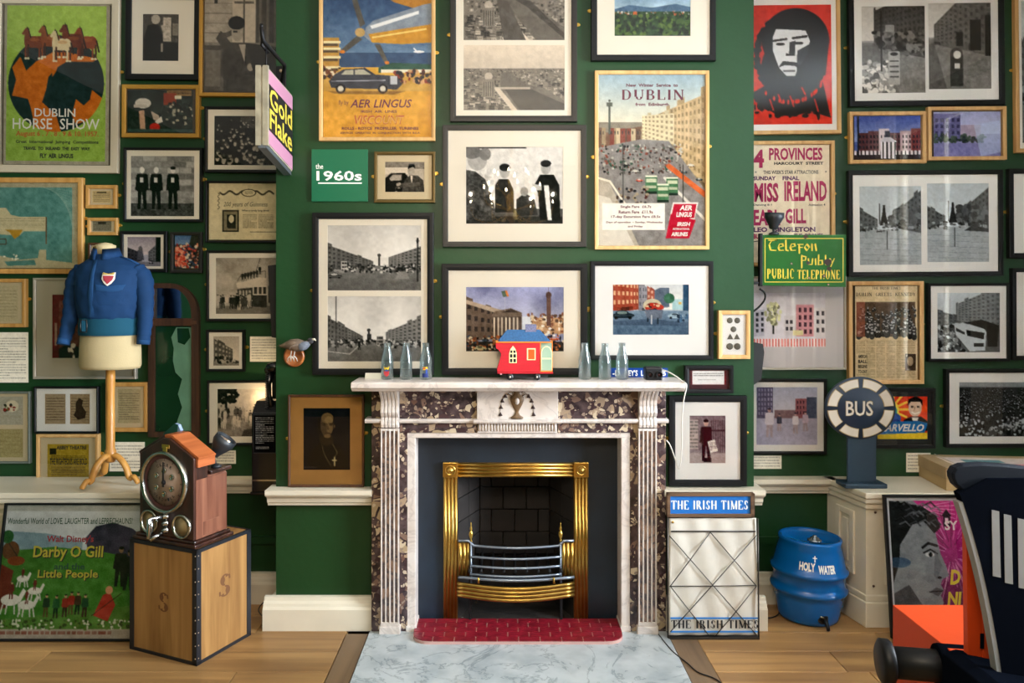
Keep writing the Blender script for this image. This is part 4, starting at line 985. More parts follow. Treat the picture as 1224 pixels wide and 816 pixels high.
# token display
f = Fr('token_display', 'pale shadow-box frame holding five round and two triangular tokens', 'display frame', (859, 371, 897, 429), Y, m_ltwood, 5, .03, m_matw, [], plates=(-1,))
m_tok = mat('pewter_token', '6e6a60', .5, metal=.4, bump=.3, bscale=300)
for px, py in ((873, 383), (882, 383), (877.5, 393.5), (873, 414), (882, 414)):
    x, z = f.loc(px, py); obj('token', G().lathe([(.0137*(1.15 if py > 410 else 1), 0), (.0137*(1.15 if py > 410 else 1), -.002), (.011, -.003), (.001, -.003)], (x, f.yp-.002, z), 'y', 18), m_tok, f.t)
for px, py in ((873.5, 402.5), (881.5, 402.5)):
    x, z = f.loc(px, py); obj('token', G().prism([(x-.015, z-.012), (x+.015, z-.012), (x, z+.015)], f.yp-.004, f.yp-.002), m_tok, f.t)
# small document
r = (827, 443, 869, 460); a = art((827, 443, 869, 460), '5e2a2e', seed=15, q=2); a.rect(0, .4, 1, 1, '7a3038'); a.noise(.05, 10); a.rect(.02, 0, .97, .0, .9); a.rect(.04, .04, .93, .96, .9); a.lines(.08, .2, .9, .45, 2, .35, .7); a.lines(.2, .62, .7, .7, 1, .4, .6)
Fr('framed_document', 'small dark framed slip of paper on maroon, above the mantel end', 'picture', (819, 437, 877, 470), Y, m_black, 5, .03, mat('maroon_mount', '4a1f26', .8), [(r, a)], plates=False)
# newspaper seller
r = (825, 497, 868, 554); a = art(r, '8d7f82', seed=16); a.rect(0, 0, 1, .72, '857378'); a.noise(.1, 8, 0, 0, 1, .75); a.rect(0, .1, .25, .7, 'b8a8a4'); a.lines(.02, .12, .25, .7, 8, .3, .7)
for i in range(9): a.rect(.6+i*.05, .1, .62+i*.05, .8, '4a3038')
a.rect(.58, .3, 1, .34, '4a3038'); a.rect(0, .78, 1, 1, 'a89a98'); a.person(.46, .95, .86, '3a141e', 'c9a090', '2a1018', wide=.95); a.poly([(.5, .55), (.7, .5), (.78, .74), (.58, .78)], 'e0d8d0'); a.lines(.55, .56, .74, .74, 5, '5a3a40', .8); a.rect(.4, .88, .6, .97, '2a1018')
f = Fr('framed_photograph', 'black framed tinted photograph of a coated newspaper seller, above the news-stand rack', 'picture', (800, 473, 893, 581), Y, m_black, 7.5, .03, m_matw, [(r, a)])
# bishop portrait
r = (362, 488, 418, 562); a = art(r, '12141d', seed=17); a.grain = .05; a.noise(.03, 5); a.poly([(.05, 1), (.10, .74), (.30, .60), (.38, .54), (.62, .54), (.80, .64), (.92, .8), (.95, 1)], '0a0b0f')
a.poly([(.36, .56), (.34, .44), (.62, .44), (.64, .56), (.5, .62)], '2c241a')
a.ell(.50, .28, .135, .185, '4c3f2e'); a.ell(.51, .17, .125, .085, '665538'); a.ell(.54, .20, .085, .06, '7c6846'); a.ell(.56, .33, .065, .09, '6c5a3e'); a.poly([(.33, .12), (.36, .3), (.38, .44), (.33, .4), (.30, .24)], '1c1812')
a.path([(.40, .255), (.47, .25)], .012, '2a2018'); a.path([(.54, .25), (.62, .255)], .012, '2a2018'); a.ell(.44, .275, .03, .012, '241a14'); a.ell(.585, .275, .03, .012, '241a14'); a.poly([(.515, .27), (.55, .35), (.50, .355)], '4a3a28'); a.path([(.46, .405), (.57, .405)], .012, '3a261c'); a.ell(.51, .455, .07, .03, '6a563a'); a.ell(.655, .3, .015, .03, '5a4834')
a.path([(.40, .6), (.44, .74), (.58, .92)], .007, '8a7a52'); a.path([(.62, .58), (.72, .72), (.66, .8)], .007, '8a7a52'); a.rect(.65, .78, .67, .93, 'b8a878'); a.rect(.61, .83, .71, .845, 'b8a878'); a.lines(.03, .94, .3, .98, 2, .6, .4)
Fr('framed_portrait', 'wood framed dark portrait of a man in clerical robe with pectoral cross', 'picture', (344, 472, 435, 582), Y, m_walnut, 2.6, .024, m_mattan, [(r, a)])

# ================= left alcove =================
Y = AY
# horse show poster
r = (5, 6, 124, 192); a = art(r, '9bb84a', seed=20); a.noise(.03, 4); a.grad(0, 1, 'a8c45a', '94b24e')
a.ell(.5, .5, .48, .31, '1d3034')
land = 'c8701e'
a2m = (((a.X-.5)/.48)**2+((a.Y-.5)/.31)**2) < 1
def lp(p): a.put(a.mask(p) & a2m, land)
lp([(.06, .4), (.14, .33), (.2, .42), (.3, .36), (.46, .3), (.62, .3), (.92, .34), (.86, .36), (.6, .36), (.5, .4), (.42, .46), (.4, .54), (.36, .62), (.5, .7), (.56, .82), (.3, .8), (.25, .66), (.22, .6), (.06, .58), (.1, .48)])
lp([(.86, .54), (.98, .6), (.9, .72), (.7, .76), (.66, .7), (.7, .6), (.78, .64), (.84, .6)]); lp([(.46, .4), (.52, .38), (.5, .42), (.46, .46)])
a.noise(.03, 9, m=a2m)
for x, y, s_, c, fl in ((.27, .235, .95, '7a3c1e', -1), (.80, .235, 1.0, '8a4422', 1), (.44, .225, 1.0, '8a4a22', -1), (.66, .225, 1.1, '6c3018', -1), (.55, .25, .95, 'd8c8a0', 1)):
    a.ell(x, y, .10*s_, .040*s_, c); a.ell(x+.055*s_, y+.002, .05*s_, .042*s_, c); a.ell(x-.055*s_, y, .045*s_, .04*s_, c)
    a.poly([(x-.10*s_, y+.01), (x-.03*s_, y-.02*s_), (x-.055*s_, y-.085*s_), (x-.085*s_, y-.09*s_), (x-.095*s_, y-.05*s_)], c); a.poly([(x-.05*s_, y-.09*s_), (x-.085*s_, y-.095*s_), (x-.125*s_, y-.055*s_), (x-.105*s_, y-.045*s_)], c); a.poly([(x-.075*s_, y-.09*s_), (x-.068*s_, y-.108*s_), (x-.06*s_, y-.09*s_)], '2a140c'); a.path([(x-.055*s_, y-.09*s_), (x-.03*s_, y-.03*s_)], .007, '2a140c')
    for d in (-.08, -.055, .06, .09): a.path([(x+d*s_, y+.02), (x+d*s_*1.05, y+.065), (x+d*s_, y+.105)], .012, c if d in (-.08, .06) else '4a2412'); a.ell(x+d*s_, y+.106, .014, .007, 'e0d8b8')
    a.path([(x+.1*s_, y-.01), (x+.125*s_, y+.06)], .010, '2a140c'); a.ell(x+.01, y-.015, .05*s_, .012, 'b8763c', .4)
f = Fr('framed_poster', 'green show poster in limed frame with horses standing on an orange globe', 'poster', (-10, -5, 140, 206), Y, m_whitewood, 9, .028, None, [((2, 2, 128, 196), art((2, 2, 128, 196), 'a8a08e')), ], roll=-.01)
for c in f.t.children:
    if c.name.startswith('print'): c.name = 'mount_paper'
print_mesh('print', a.get(), *(lambda p, q: (p[0], q[0], q[1], p[1]))(f.loc(5, 6), f.loc(124, 192)), f.yp-.0006, f.t)
kw = dict(dy=-.0014)
m_of = mat('orange_ink_dark', 'c4601c', .7)
f.text('DUBLIN', 39, 129, 88, 139, m_white, bold=.02, **kw); f.text('HORSE  SHOW', 13, 141, 117, 154, m_white, bold=.02, **kw)
f.text('August 6 . 7 . 8 . 9 & 10. 1957.', 17, 156, 116, 164, m_of, bold=.05, **kw); f.text('Great  International  Jumping  Competitions', 17, 167, 116, 172, m_ink, **kw)
f.text('TRAVEL  TO  IRELAND  THE  EASY  WAY', 26, 175, 106, 179, m_ink, bold=.04, **kw); f.text('FLY  AER  LINGUS', 46, 183, 86, 188.5, m_ink, bold=.04, **kw)
# man at a desk
r = (169, 16, 212, 72); a = art(r, .28, SEP, 21); a.noise(.1, 8); a.rect(.0, .0, 1, .3, .3); a.poly([(.05, 1), (.05, .5), (.15, .25), (.4, .2), (.55, .45), (.6, 1)], .06); a.ell(.36, .12, .12, .1, .72); a.poly([(.5, .25), (.68, .2), (.7, .3), (.55, .38)], .7); a.rect(.56, .08, .78, .58, .75); a.noise(.15, 14, .56, .08, .78, .58); a.rect(.56, .6, 1, 1, .1); a.rect(.82, .2, .98, .45, .5); a.rect(.5, .62, .56, .8, .6)
Fr('framed_photograph', 'black framed photograph of an old man in black at a notice, beside the horse poster', 'picture', (149, -8, 238, 95), Y, m_black, 7, .028, m_mat, [(r, a)], plates=False)
# coloured street in gilt frame
r = (151, 107, 229, 157); a = art(r, '26302c', seed=22); a.noise(.08, 9); a.rect(.6, .02, .97, .14, '9a7a4a'); a.lines(.62, .04, .96, .12, 2, '2a1c14', .9); a.rect(.55, .08, .74, .36, '8e3a1e'); a.rect(.72, .14, .82, .22, 'e0d8c0'); a.ell(.24, .32, .12, .12, 'd8d2c8'); a.rect(.1, .35, .3, .42, 'c8c0b4'); a.poly([(.18, .5), (.26, .48), (.28, .95), (.2, .95)], 'c9a48a'); a.poly([(.36, .5), (.48, .6), (.5, .75), (.4, .7)], 'c0b0a0'); a.ell(.42, .88, .08, .1, 'c02a20'); a.poly([(.42, .75), (.52, .62), (.54, .75), (.46, .8)], 'e8e4dc'); a.specks(.6, .3, 1, .8, 80, .03, ['10161a', '3c4a44', 'b0a894', '1c2420']); a.rect(0, .92, 1, 1, '3c5250')
Fr('framed_photograph', 'gilt framed dark colour photograph of dancers, under the notice photograph', 'picture', (145, 101, 238, 164), Y, m_gold, 5, .026, None, [(r, a)], plates=(1,))
# three men at a block wall
r = (155, 186, 231, 258); a = art(r, .55, NEU, 23)
for j in range(8):
    for i in range(6):
        x = i*.19-(.09 if j % 2 else 0); a.rect(x+.006, j*.098+.006, x+.184, j*.098+.092, a.rs.uniform(.45, .72))
a.noise(.05, 20, 0, 0, 1, .78); a.rect(0, .78, 1, 1, .28); a.noise(.12, 16, 0, .76, 1, 1)
for x in (.18, .4, .66): a.person(x, .88, .7, .07, .9, .1 if x > .6 else None); a.rect(x-.02, .3, x+.02, .33, .15) if x < .6 else None; a.rect(x-.03, .36, x+.02, .44, .85)
Fr('framed_photograph', 'black framed photograph of three dark-suited men against a block wall', 'picture', (147, 176, 241, 265), Y, m_black, 3.2, .028, m_mat, [(r, a)])
# man leaning at a doorway
r = (243, -8, 341, 108); a = art(r, .32, SEP, 24); a.noise(.06, 6); a.rect(0, 0, .34, .5, .66); a.noise(.05, 10, 0, 0, .34, .5)
for j in range(5): a.rect(0, j*.1, .34, j*.1+.006, .4)
a.rect(.34, 0, .62, .5, .78); a.rect(.36, .08, .6, .1, .35); a.rect(.47, 0, .49, .5, .35); a.rect(.62, 0, 1, .5, .3); [a.rect(.66+i*.09, 0, .69+i*.09, .6, .45) for i in range(4)]
a.rect(0, .5, .9, .53, .5); a.rect(.02, .58, .2, .95, .45); a.tree(.14, .1, .4, .2, .1, 40)
a.poly([(.24, 1), (.22, .6), (.3, .5), (.5, .5), (.58, .6), (.62, 1)], .26); a.noise(.07, 14, .2, .5, .62, 1); a.poly([(.14, .46), (.2, .38), (.34, .52), (.24, .58)], .3); a.poly([(.2, .42), (.36, .36), (.36, .42), (.24, .46)], .34); a.ell(.4, .4, .07, .09, .66); a.ell(.39, .3, .1, .07, .08); a.rect(.35, .38, .4, .4, .15); a.poly([(.42, .52), (.5, .52), (.49, .7)], .7)
a.ell(.58, .55, .04, .04, .7); a.ell(.56, .75, .04, .04, .66); a.poly([(.5, .5), (.9, .55), (.95, 1), (.66, 1)], .18)
Fr('framed_photograph', 'gilt framed large photograph of a curly-haired man leaning by a shop front', 'picture', (237, -12, 344, 115), Y, m_gold, 4.5, .03, None, [(r, a)], plates=False)
# crowd of faces
r = (255, 138, 334, 197); a = art(r, .14, SEP, 25); a.rect(.4, .02, .75, .25, .3); a.crowd(0, .08, 1, .95, 90, .02, .06, skins=(.68, .6, .75))
Fr('framed_photograph', 'black framed photograph of a dense hatted crowd behind the hanging tobacco sign', 'picture', (244, 127, 344, 206), Y, m_black, 3.5, .028, m_mat, [(r, a)], plates=(-1,))
# bicentenary certificate
r = (249, 219, 338, 286); a = art(r, 'd8cba8', seed=26, q=1.6); a.noise(.02, 8)
for i in range(70):
    t = i/70; x = .15+.72*t; a.ell(x, .17+.03*math.sin(t*26), .012, .018, '4a4236', .8)
for i in range(24): a.ell(.13+.01*math.sin(i), .18+i*.012, .006, .01, '4a4236', .7); a.ell(.92+.012*math.sin(i*1.3), .18+i*.025, .008, .012, '4a4236', .7)
a.ell(.53, .17, .1, .07, '4a4236'); a.ell(.53, .17, .085, .055, 'd8cba8'); a.lines(.48, .14, .58, .2, 3, '4a4236'); a.rect(.18, .47, .4, .86, '3a342a'); a.rect(.2, .5, .38, .83, '8a8068'); a.rect(.24, .55, .36, .78, '2c2822'); a.ell(.3, .63, .035, .07, 'd8cba8'); a.poly([(.25, .8), (.28, .7), (.34, .7), (.36, .8)], '2c2822'); a.lines(.45, .55, .64, .8, 9, '5a5244', .6); a.lines(.66, .55, .86, .8, 9, '5a5244', .6); a.lines(.55, .85, .9, .88, 1, '2c2822', .8)
f = Fr('framed_certificate', 'thin black framed bicentenary certificate with a small engraved portrait', 'certificate', (245, 216, 342, 290), Y, m_black, 2.2, .02, None, [(r, a)], plates=False)
f.text('200 years of Guinness', 266, 241, 319, 248, m_ink, shear=.3); f.text('What a lovely long drink!', 288, 250, 321, 253, m_ink)
# tram
r = (257, 308, 333, 375); a = art(r, .7, SEP, 27); a.grad(0, .8, .6, .8); a.clouds(.7, .08, 5); a.rect(0, .85, 1, 1, .5); a.rect(.82, .5, 1, .8, .3)
a.poly([(.32, .46), (.5, .34), (.8, .36), (.8, .5), (.34, .54)], .82); a.poly([(.34, .56), (.8, .5), (.8, .88), (.36, .85)], .25); a.rect(.58, .5, .8, .66, .85); [a.rect(.6+i*.07, .52, .65+i*.07, .64, .25) for i in range(3)]; [a.rect(.37+i*.05, .58, .4+i*.05, .68, .7) for i in range(4)]
a.path([(.34, .42), (.4, .3), (.78, .24), (.78, .36)], .008, .2); [a.person(.42+i*.045, .42-i*.012, .16, .2, .6) for i in range(6)]; a.person(.69, .3, .16, .15, .6); a.path([(.62, .28), (.7, .0)], .008, .2)
for i in range(24): a.person(.03+a.rs.rand()*.52, .86+a.rs.rand()*.07, .24, a.rs.choice([.12, .2, .75, .3]), .6, .2)
Fr('framed_photograph', 'black framed photograph of an open-topped tram boarded by a crowd', 'picture', (246, 299, 344, 384), Y, m_black, 3.2, .028, m_mat, [(r, a)], plates=(-1,))
# harbour map
r = (-8, 218, 91, 320); a = art(r, '5f8f88', seed=28); a.noise(.05, 7); a.rect(0, 0, 1, .06, 'b3a98c'); a.rect(.93, 0, 1, 1, 'b3a98c')
for i in range(16): a.path([(.5+i*.03, .05), (.95, .1+i*.045)], .004, 'a8bcae', .5)
a.poly([(0, .3), (.14, .3), (.2, .38), (.3, .4), (.62, .4), (.62, .57), (.35, .57), (.3, .62), (0, .6)], 'c9bd98'); a.rect(.61, .4, .63, .72, '6e5a40'); a.lines(0, .42, .6, .54, 5, '6a6452', .5, .3); a.poly([(.12, .55), (.34, .55), (.3, .62), (.24, .66), (.18, .58)], 'b38a2a'); a.path([(0, .66), (.14, .66), (.14, .72), (0, .72)], .01, '5a5040')
a.poly([(0, .84), (.3, .9), (.52, .88), (.54, .78), (.62, .78), (.62, .9), (.9, .93), (1, .95), (1, 1), (0, 1)], 'c0b694'); a.poly([(.12, .92), (.48, .9), (.5, .96), (.16, .97)], '5f8f88'); a.specks(.12, .84, .3, .9, 8, .012, ['f4ecd8'])
Fr('framed_map', 'old harbour chart in pale wooden frame with teal sea', 'map', (-14, 212, 98, 327), Y, m_honey, 6, .028, None, [(r, a)], plates=(1,))
def doc(r, seed, c='d8cdb0', n=10, ink='4a4238', q=1.5, m=(.08, .08)):
    a = art(r, c, seed=seed, q=q); a.noise(.025, 6); a.lines(m[0], m[1]+.06, 1-m[0], 1-m[1], n, ink, .6, .42); return a
r = (106, 225, 134, 244); a = doc(r, 29, 'c9b384', 7, q=2.5); a.rect(.25, .08, .75, .18, '3a2c1c')
Fr('framed_document', 'tiny gold framed notice beside the harbour chart', 'picture', (102, 221, 139, 249), Y, m_honey, 4.5, .02, m_matold, [((109, 228, 131, 242), a)], plates=(1,))
r = (110, 264, 133, 277); a = doc((106, 264, 135, 277), 30, '8a8470', 4, q=2.5); a.rect(.3, .1, .7, .3, '2c2822')
Fr('framed_document', 'tiny gold framed banknote-like slip, lower of the tiny pair beside the chart', 'picture', (104, 260, 140, 281), Y, m_honey, 4, .02, m_matold, [((109, 264, 132, 276), a)], plates=(-1, 1))
r = (110, 293, 116, 309); Fr('framed_document', 'small dark wood frame half hidden behind the neck of the bust', 'picture', (105, 290, 126, 314), Y, m_walnut, 3, .02, m_matold, [((109, 294, 122, 310), doc((109, 294, 122, 310), 31, '7a6038', 5, q=2.5))], plates=False)
r = (151, 283, 191, 318); a = art(r, .7, MAUVE, 32); a.grad(0, .6, '8e8590', 'd8c8c4'); a.facade(0, .35, .95, .45, .55, .8, .25, 5, 3, .15); a.facade(1, .1, .95, .62, .5, .8, .42, 5, 4, .3); a.poly([(.3, .78), (.34, .35), (.4, .3), (.45, .38), (.5, .78)], .35); a.rect(.84, 0, 1, 1, .06); a.rect(0, .84, 1, 1, .5); a.car(.7, .9, .14, .1); a.car(.2, .9, .12, .8)
Fr('framed_photograph', 'small black framed grey street photograph beside the collar of the blue jacket', 'picture', (143, 276, 199, 325), Y, m_black, 4, .024, m_mat, [(r, a)], plates=False)
r = (208, 280, 236, 320); a = art(r, '3a4a66', seed=33); a.grad(0, .3, '4a6a94', '7a90b0'); a.poly([(1, 0), (1, .5), (.6, .3), (.7, 0)], '33302c'); a.specks(0, .3, 1, 1, 150, .04, ['b84a3a', 'd88a6a', '2a2224', '4a3a34', 'd8c8b0', '1c1c22', '8a2a22']); a.specks(0, .42, .45, .95, 60, .04, ['c8503c', 'e09a80'])
Fr('framed_photograph', 'small dark framed colour photograph of a street parade, above the arched mirror', 'picture', (203, 277, 241, 326), Y, m_brownblack, 4, .024, None, [(r, a)])
r = (-6, 338, 24, 386); Fr('framed_document', 'pale wood framed letter below the harbour chart', 'picture', (-12, 333, 30, 391), Y, m_honey, 4.5, .028, m_matold, [((-4, 341, 20, 384), doc((-4, 341, 20, 384), 34, 'c9bd9c', 9, 'a09478'))], plates=(1,))
def label_card(rect, text_n, label, yw=AY, seed=40, name='caption_card'):
    x0, y0, x1, y1 = rect; k = (yw-CAMY)/FPX
    t = thing(name, label, 'caption card', (XA((x0+x1)/2, yw), yw, ZA(y1, yw)))
    w, h = (x1-x0)*k/2, (y1-y0)*k
    obj('card', G().box(-w, w, -.003, 0, 0, h), m_paper, t)
    a = doc(rect, seed, 'dcd5c6', text_n, '6a665e', q=2.2, m=(.06, .05)); print_mesh('print', a.get(), -w+.001, w-.001, .001, h-.001, -.0034, t); return t
label_card((-8, 397, 34, 457), 16, 'long typed caption card below the framed letter', seed=41)
# big silver frame with a red programme
r = (61, 352, 130, 428); a = art(r, '6a1418', seed=35); a.noise(.05, 6); a.rect(.12, .1, .95, .85, '7d4034'); a.noise(.12, 8, .12, .1, .95, .85); a.poly([(.12, .85), (.3, .75), (.5, .85), (.5, 1), (.12, 1)], '1c1412'); a.specks(.25, .78, .5, .98, 16, .03, ['e0d8cc', '2a1c18']); a.rect(.05, .45, .09, .8, 'b09080')
Fr('framed_programme', 'silvery framed red souvenir programme partly hidden by the blue sleeve', 'picture', (39, 332, 162, 453), Y, m_silver, 3.2, .026, mat('speckled_mount', 'b8b09c', .8), [(r, a)], plates=False)
r1, r2 = (-4, 474, 26, 508), (-4, 513, 26, 547)
a1 = doc(r1, 36, 'b3ad9c', 3, 'a8a08c'); a1.ell(.55, .35, .25, .2, 'd8ceb4'); a1.specks(.2, .3, .7, .5, 12, .05, ['8a2c22', '6a6a40', '2c2c24']); a1.rect(0, .75, 1, 1, 'b3ad9c')
Fr('framed_document', 'grey framed greeting card above a folded sheet, under the long caption card', 'picture', (-12, 468, 35, 554), Y, mat('grey_green_frame', '5a6058', .5), 2.5, .024, m_matold, [(r1, a1), (r2, doc(r2, 37, 'b0a274', 6, '9a8c62'))], plates=False)
# two handbills
r1, r2 = (52, 471, 77, 507), (82, 471, 106, 507); a1 = doc(r1, 38, 'a8957a', 9, '4a3828', 2.2); a2 = doc(r2, 39, 'a08a6c', 9, '5a4836', 2.2); a2.poly([(.3, .3), (.45, .15), (.65, .22), (.6, .4), (.8, .6), (.75, .8), (.4, .85), (.2, .7), (.3, .55)], '3a241c')
Fr('framed_handbills', 'black framed pair of brown theatre handbills on a white mount', 'picture', (40, 462, 117, 518), Y, m_black, 2.4, .026, m_matw, [(r1, a1), (r2, a2)], plates=False)
r = (55, 531, 105, 571); a = art(r, 'b59a30', seed=42, q=1.6); a.noise(.04, 8); a.rect(.06, .14, .22, .32, '2a2210'); a.lines(.1, .35, .9, .48, 3, '3a3018', .7); a.lines(.1, .68, .9, .94, 5, '3a3018', .7, .5)
f = Fr('framed_playbill', 'pale wood framed yellow theatre playbill resting just above the cabinet', 'playbill', (43, 519, 117, 576), Y, m_ltwood, 4, .03, m_matold, [(r, a)], plates=(1,))
f.text('ABBEY THEATRE', 66, 533, 102, 537.5, m_ink, bold=.02); f.text('THE RIGHTEOUS ARE BOLD', 58, 548, 103, 556, m_ink, bold=.05)
Fr('framed_document', 'gold wood framed licence behind the bust stand', 'picture', (126, 457, 176, 516), Y, m_honey, 5, .028, m_matold, [((139, 465, 167, 506), doc((139, 465, 167, 506), 43, 'b8ab88', 12))], plates=False)
label_card((131, 528, 173, 563), 8, 'caption card behind the feet of the bust stand', seed=44)
r = (254, 402, 285, 437); a = art(r, .8, SEP, 45); a.grad(0, .8, .7, .88); a.facade(.05, .1, .85, .75, .45, .8, .35, 6, 3, .65); a.rect(0, .84, 1, 1, .55); a.specks(.1, .72, .95, .9, 30, .05, [.1, .2, .7])
Fr('framed_photograph', 'small black framed photograph of a corner building, beside a caption card', 'picture', (246, 394, 292, 444), Y, m_black, 3, .024, m_mat, [(r, a)])
label_card((299, 402, 333, 432), 8, 'caption card beside the small corner-building photograph', seed=46)
r = (259, 465, 330, 522); a = art(r, .72, SEP, 47); a.grad(0, .5, .85, .75); a.rect(0, .55, 1, 1, .55); a.noise(.08, 12, 0, .5, 1, 1); a.tree(.15, .5, .45, .6, .12, 90)
for i in range(30): a.person(a.rs.rand()*.95, .55+a.rs.rand()*.3, .26, a.rs.choice([.2, .35, .8, .7]), .6, .75 if i % 2 else .2)
a.poly([(.45, .85), (.9, .78), (1, 1), (.4, 1)], .3)
Fr('framed_photograph', 'black framed photograph of a garden gathering behind the telephone box', 'picture', (247, 455, 344, 532), Y, m_black, 2.6, .026, m_mat, [(r, a)], plates=(-1,))
label_card((248, 538, 282, 554), 4, 'small caption card above the dado behind the clock', seed=48)

# ================= right alcove =================
# red portrait poster: a plain long-haired bearded head, black and white on red
r = (888, 5, 996, 148); a = art(r, 'cf3524', seed=50)
U = lambda x: (x-888)/108.; V = lambda y: (y-5)/143.
K = '15131a'; WH = 'e4e6ea'
a.ell(U(953), V(48), .37, .27, K); a.ell(U(940), V(80), .26, .22, K); a.poly([(U(900), V(110)), (U(922), V(98)), (U(985), V(98)), (U(994), V(140)), (U(970), V(132)), (U(950), V(138)), (U(930), V(136)), (U(905), V(120))], K); a.poly([(U(985), V(50)), (U(992), V(56)), (U(988), V(90)), (U(975), V(104)), (U(960), V(110)), (U(960), V(60))], K)
for i in range(130):
    an = a.rs.uniform(0, 2*PI); x_, y_ = U(946)+.36*math.cos(an), V(66)+.34*math.sin(an)
    if y_ > .12: a.ell(x_, y_, a.rs.uniform(.015, .05), a.rs.uniform(.012, .035), K)
for i in range(40): a.ell(a.rs.uniform(.08, .98), V(124)+a.rs.uniform(-.02, .1), a.rs.uniform(.01, .04), a.rs.uniform(.01, .04), K)
for i in range(26): an = a.rs.uniform(.3, 2.8); a.ell(U(946)+.4*math.cos(an), V(78)+.3*math.sin(an), .012, .02, 'cf3524')
a.poly([(U(930), V(34)), (U(965), V(36)), (U(970), V(48)), (U(968), V(62)), (U(961), V(74)), (U(955), V(82)), (U(952), V(90)), (U(942), V(90)), (U(933), V(80)), (U(926), V(60)), (U(926), V(44))], WH)
a.path([(U(927), V(48)), (U(942), V(46))], .018, K); a.path([(U(950), V(45)), (U(966), V(43))], .02, K); a.ell(U(935), V(52), .05, .012, K); a.ell(U(957), V(51), .05, .012, K); a.poly([(U(945), V(50)), (U(953), V(48)), (U(952), V(66)), (U(941), V(66))], K, .9); a.poly([(U(941), V(50)), (U(946), V(50)), (U(945), V(64)), (U(941), V(62))], WH)
a.poly([(U(932), V(80)), (U(938), V(72)), (U(955), V(74)), (U(960), V(84)), (U(952), V(78)), (U(940), V(77))], K); a.rect(U(939), V(79), U(950), V(81.5), WH); a.rect(U(938), V(83), U(952), V(85), K); a.poly([(U(955), V(60)), (U(970), V(52)), (U(970), V(90)), (U(954), V(92))], K, .85)
for x, y, d in ((922, 118, 12), (932, 112, 10), (946, 114, 12), (975, 118, 14), (960, 104, 8)): a.path([(U(x), V(y)), (U(x+4), V(y+d))], .012, 'cf3524')
Fr('framed_poster', 'red poster of a long-haired head in flat black and white, pale frame', 'poster', (880, -10, 1006, 160), Y, m_ltwood, 4.5, .026, m_matw, [(r, a)], plates=False)
def alley(r, seed, side):
    a = art(r, .62, NEU, seed); a.grad(0, .4, .78, .84); a.rect(0, .42, 1, 1, .5); a.noise(.05, 10, 0, .4, 1, 1); return a
r1, r2 = (1032, 6, 1108, 110), (1112, 3, 1187, 106)
a1 = alley(r1, 51, 0); a1.facade(1, -.2, .6, .2, .06, .48, .3, 14, 9, .2); a1.specks(.2, .3, 1, .55, 80, .03, [.15, .4, .5]); a1.poly([(0, .45), (.25, .45), (.6, 1), (0, 1)], .42); a1.specks(0, .62, .5, 1, 120, .03, [.8, .6, .3, .9]); a1.rect(.3, .06, .33, .75, .12); a1.rect(.38, .22, .52, .3, .6); a1.rect(.42, .52, .6, .9, .68); a1.ell(.51, .55, .06, .02, .1); [a1.rect(.44, .62+i*.06, .58, .64+i*.06, .3) for i in range(4)]
a2 = alley(r2, 52, 1); a2.facade(1, -.4, .62, .1, .25, .48, .42, 12, 8, .3); a2.rect(.66, .2, .84, .55, .14); a2.rect(.9, .15, 1, .62, .12); a2.rect(.45, .34, .55, .5, .12); a2.poly([(0, .48), (.1, .46), (.3, 1), (0, 1)], .38); a2.rect(.35, .6, .55, .96, .25); a2.ell(.45, .58, .1, .06, .3); a2.ell(.46, .6, .06, .045, .85); a2.rect(.42, .7, .5, .76, .8)
Fr('framed_photograph', 'black framed pair of grey pavement photographs showing litter bins', 'picture', (1016, -12, 1202, 126), Y, m_black, 6.5, .03, m_matw, [(r1, a1), (r2, a2)])
# two colour photographs
r = (1023, 138, 1102, 189); a = art(r, '4a5a9a', seed=53); a.grad(0, .6, '4a5aa0', '8a98c4'); 
for i, c in enumerate(('5a3438', '6c4a50', 'd8ccd0', '6a4a52', 'b8a0a8', '7a3c3c')): x = .05+i*.16; a.rect(x, .4-.05*(i % 3), x+.16, .85, c); [a.rect(x+.03+j*.05, .45+l*.12, x+.055+j*.05, .52+l*.12, '2a2430' if i != 2 else '5a5460') for j in range(3) for l in range(3)]
a.rect(0, .82, 1, 1, '3a3038'); [a.rect(i*.06, .8, i*.06+.035, .9, 'e4dce0') for i in range(17)]; a.rect(.4, .6, .62, .98, 'e8e4ea'); [a.rect(.42+i*.06, .6, .445+i*.06, .98, '1c1a24') for i in range(4)]; a.poly([(.38, .6), (.5, .45), (.64, .6)], 'c8c4cc'); a.rect(.46, .35, .54, .5, '3a3c50'); a.rect(.05, 0, .08, .95, '20222c')
Fr('framed_photograph', 'small pale framed colour photograph of a striped kiosk by brick houses', 'picture', (1016, 133, 1108, 195), Y, m_ltwood, 4.5, .026, None, [(r, a)], plates=(-1,))
r = (1118, 133, 1198, 186); a = art(r, '8a8ab8', seed=54); a.grad(0, .5, 'a0a4cc', 'c4c8e0'); a.rect(0, .05, .4, .62, '6a6896'); [a.rect(.03+i*.08, .15+j*.14, .07+i*.08, .23+j*.14, '3c3c62') for i in range(5) for j in range(3)]; a.rect(.4, .3, .7, .58, 'a89ab0'); a.rect(.05, .6, .7, .66, '3a4450'); a.specks(0, .52, .8, .68, 60, .04, ['2c3a3c', '4a5a50']); a.rect(0, .7, 1, 1, '7a78a8'); a.poly([(.6, .3), (1, .2), (1, .9), (.7, 1)], 'b8c8e4', .6)
Fr('framed_photograph', 'small pale framed mauve-toned photograph of a terraced square', 'picture', (1110, 127, 1204, 191), Y, m_ltwood, 4.5, .026, None, [(r, a)], plates=False)
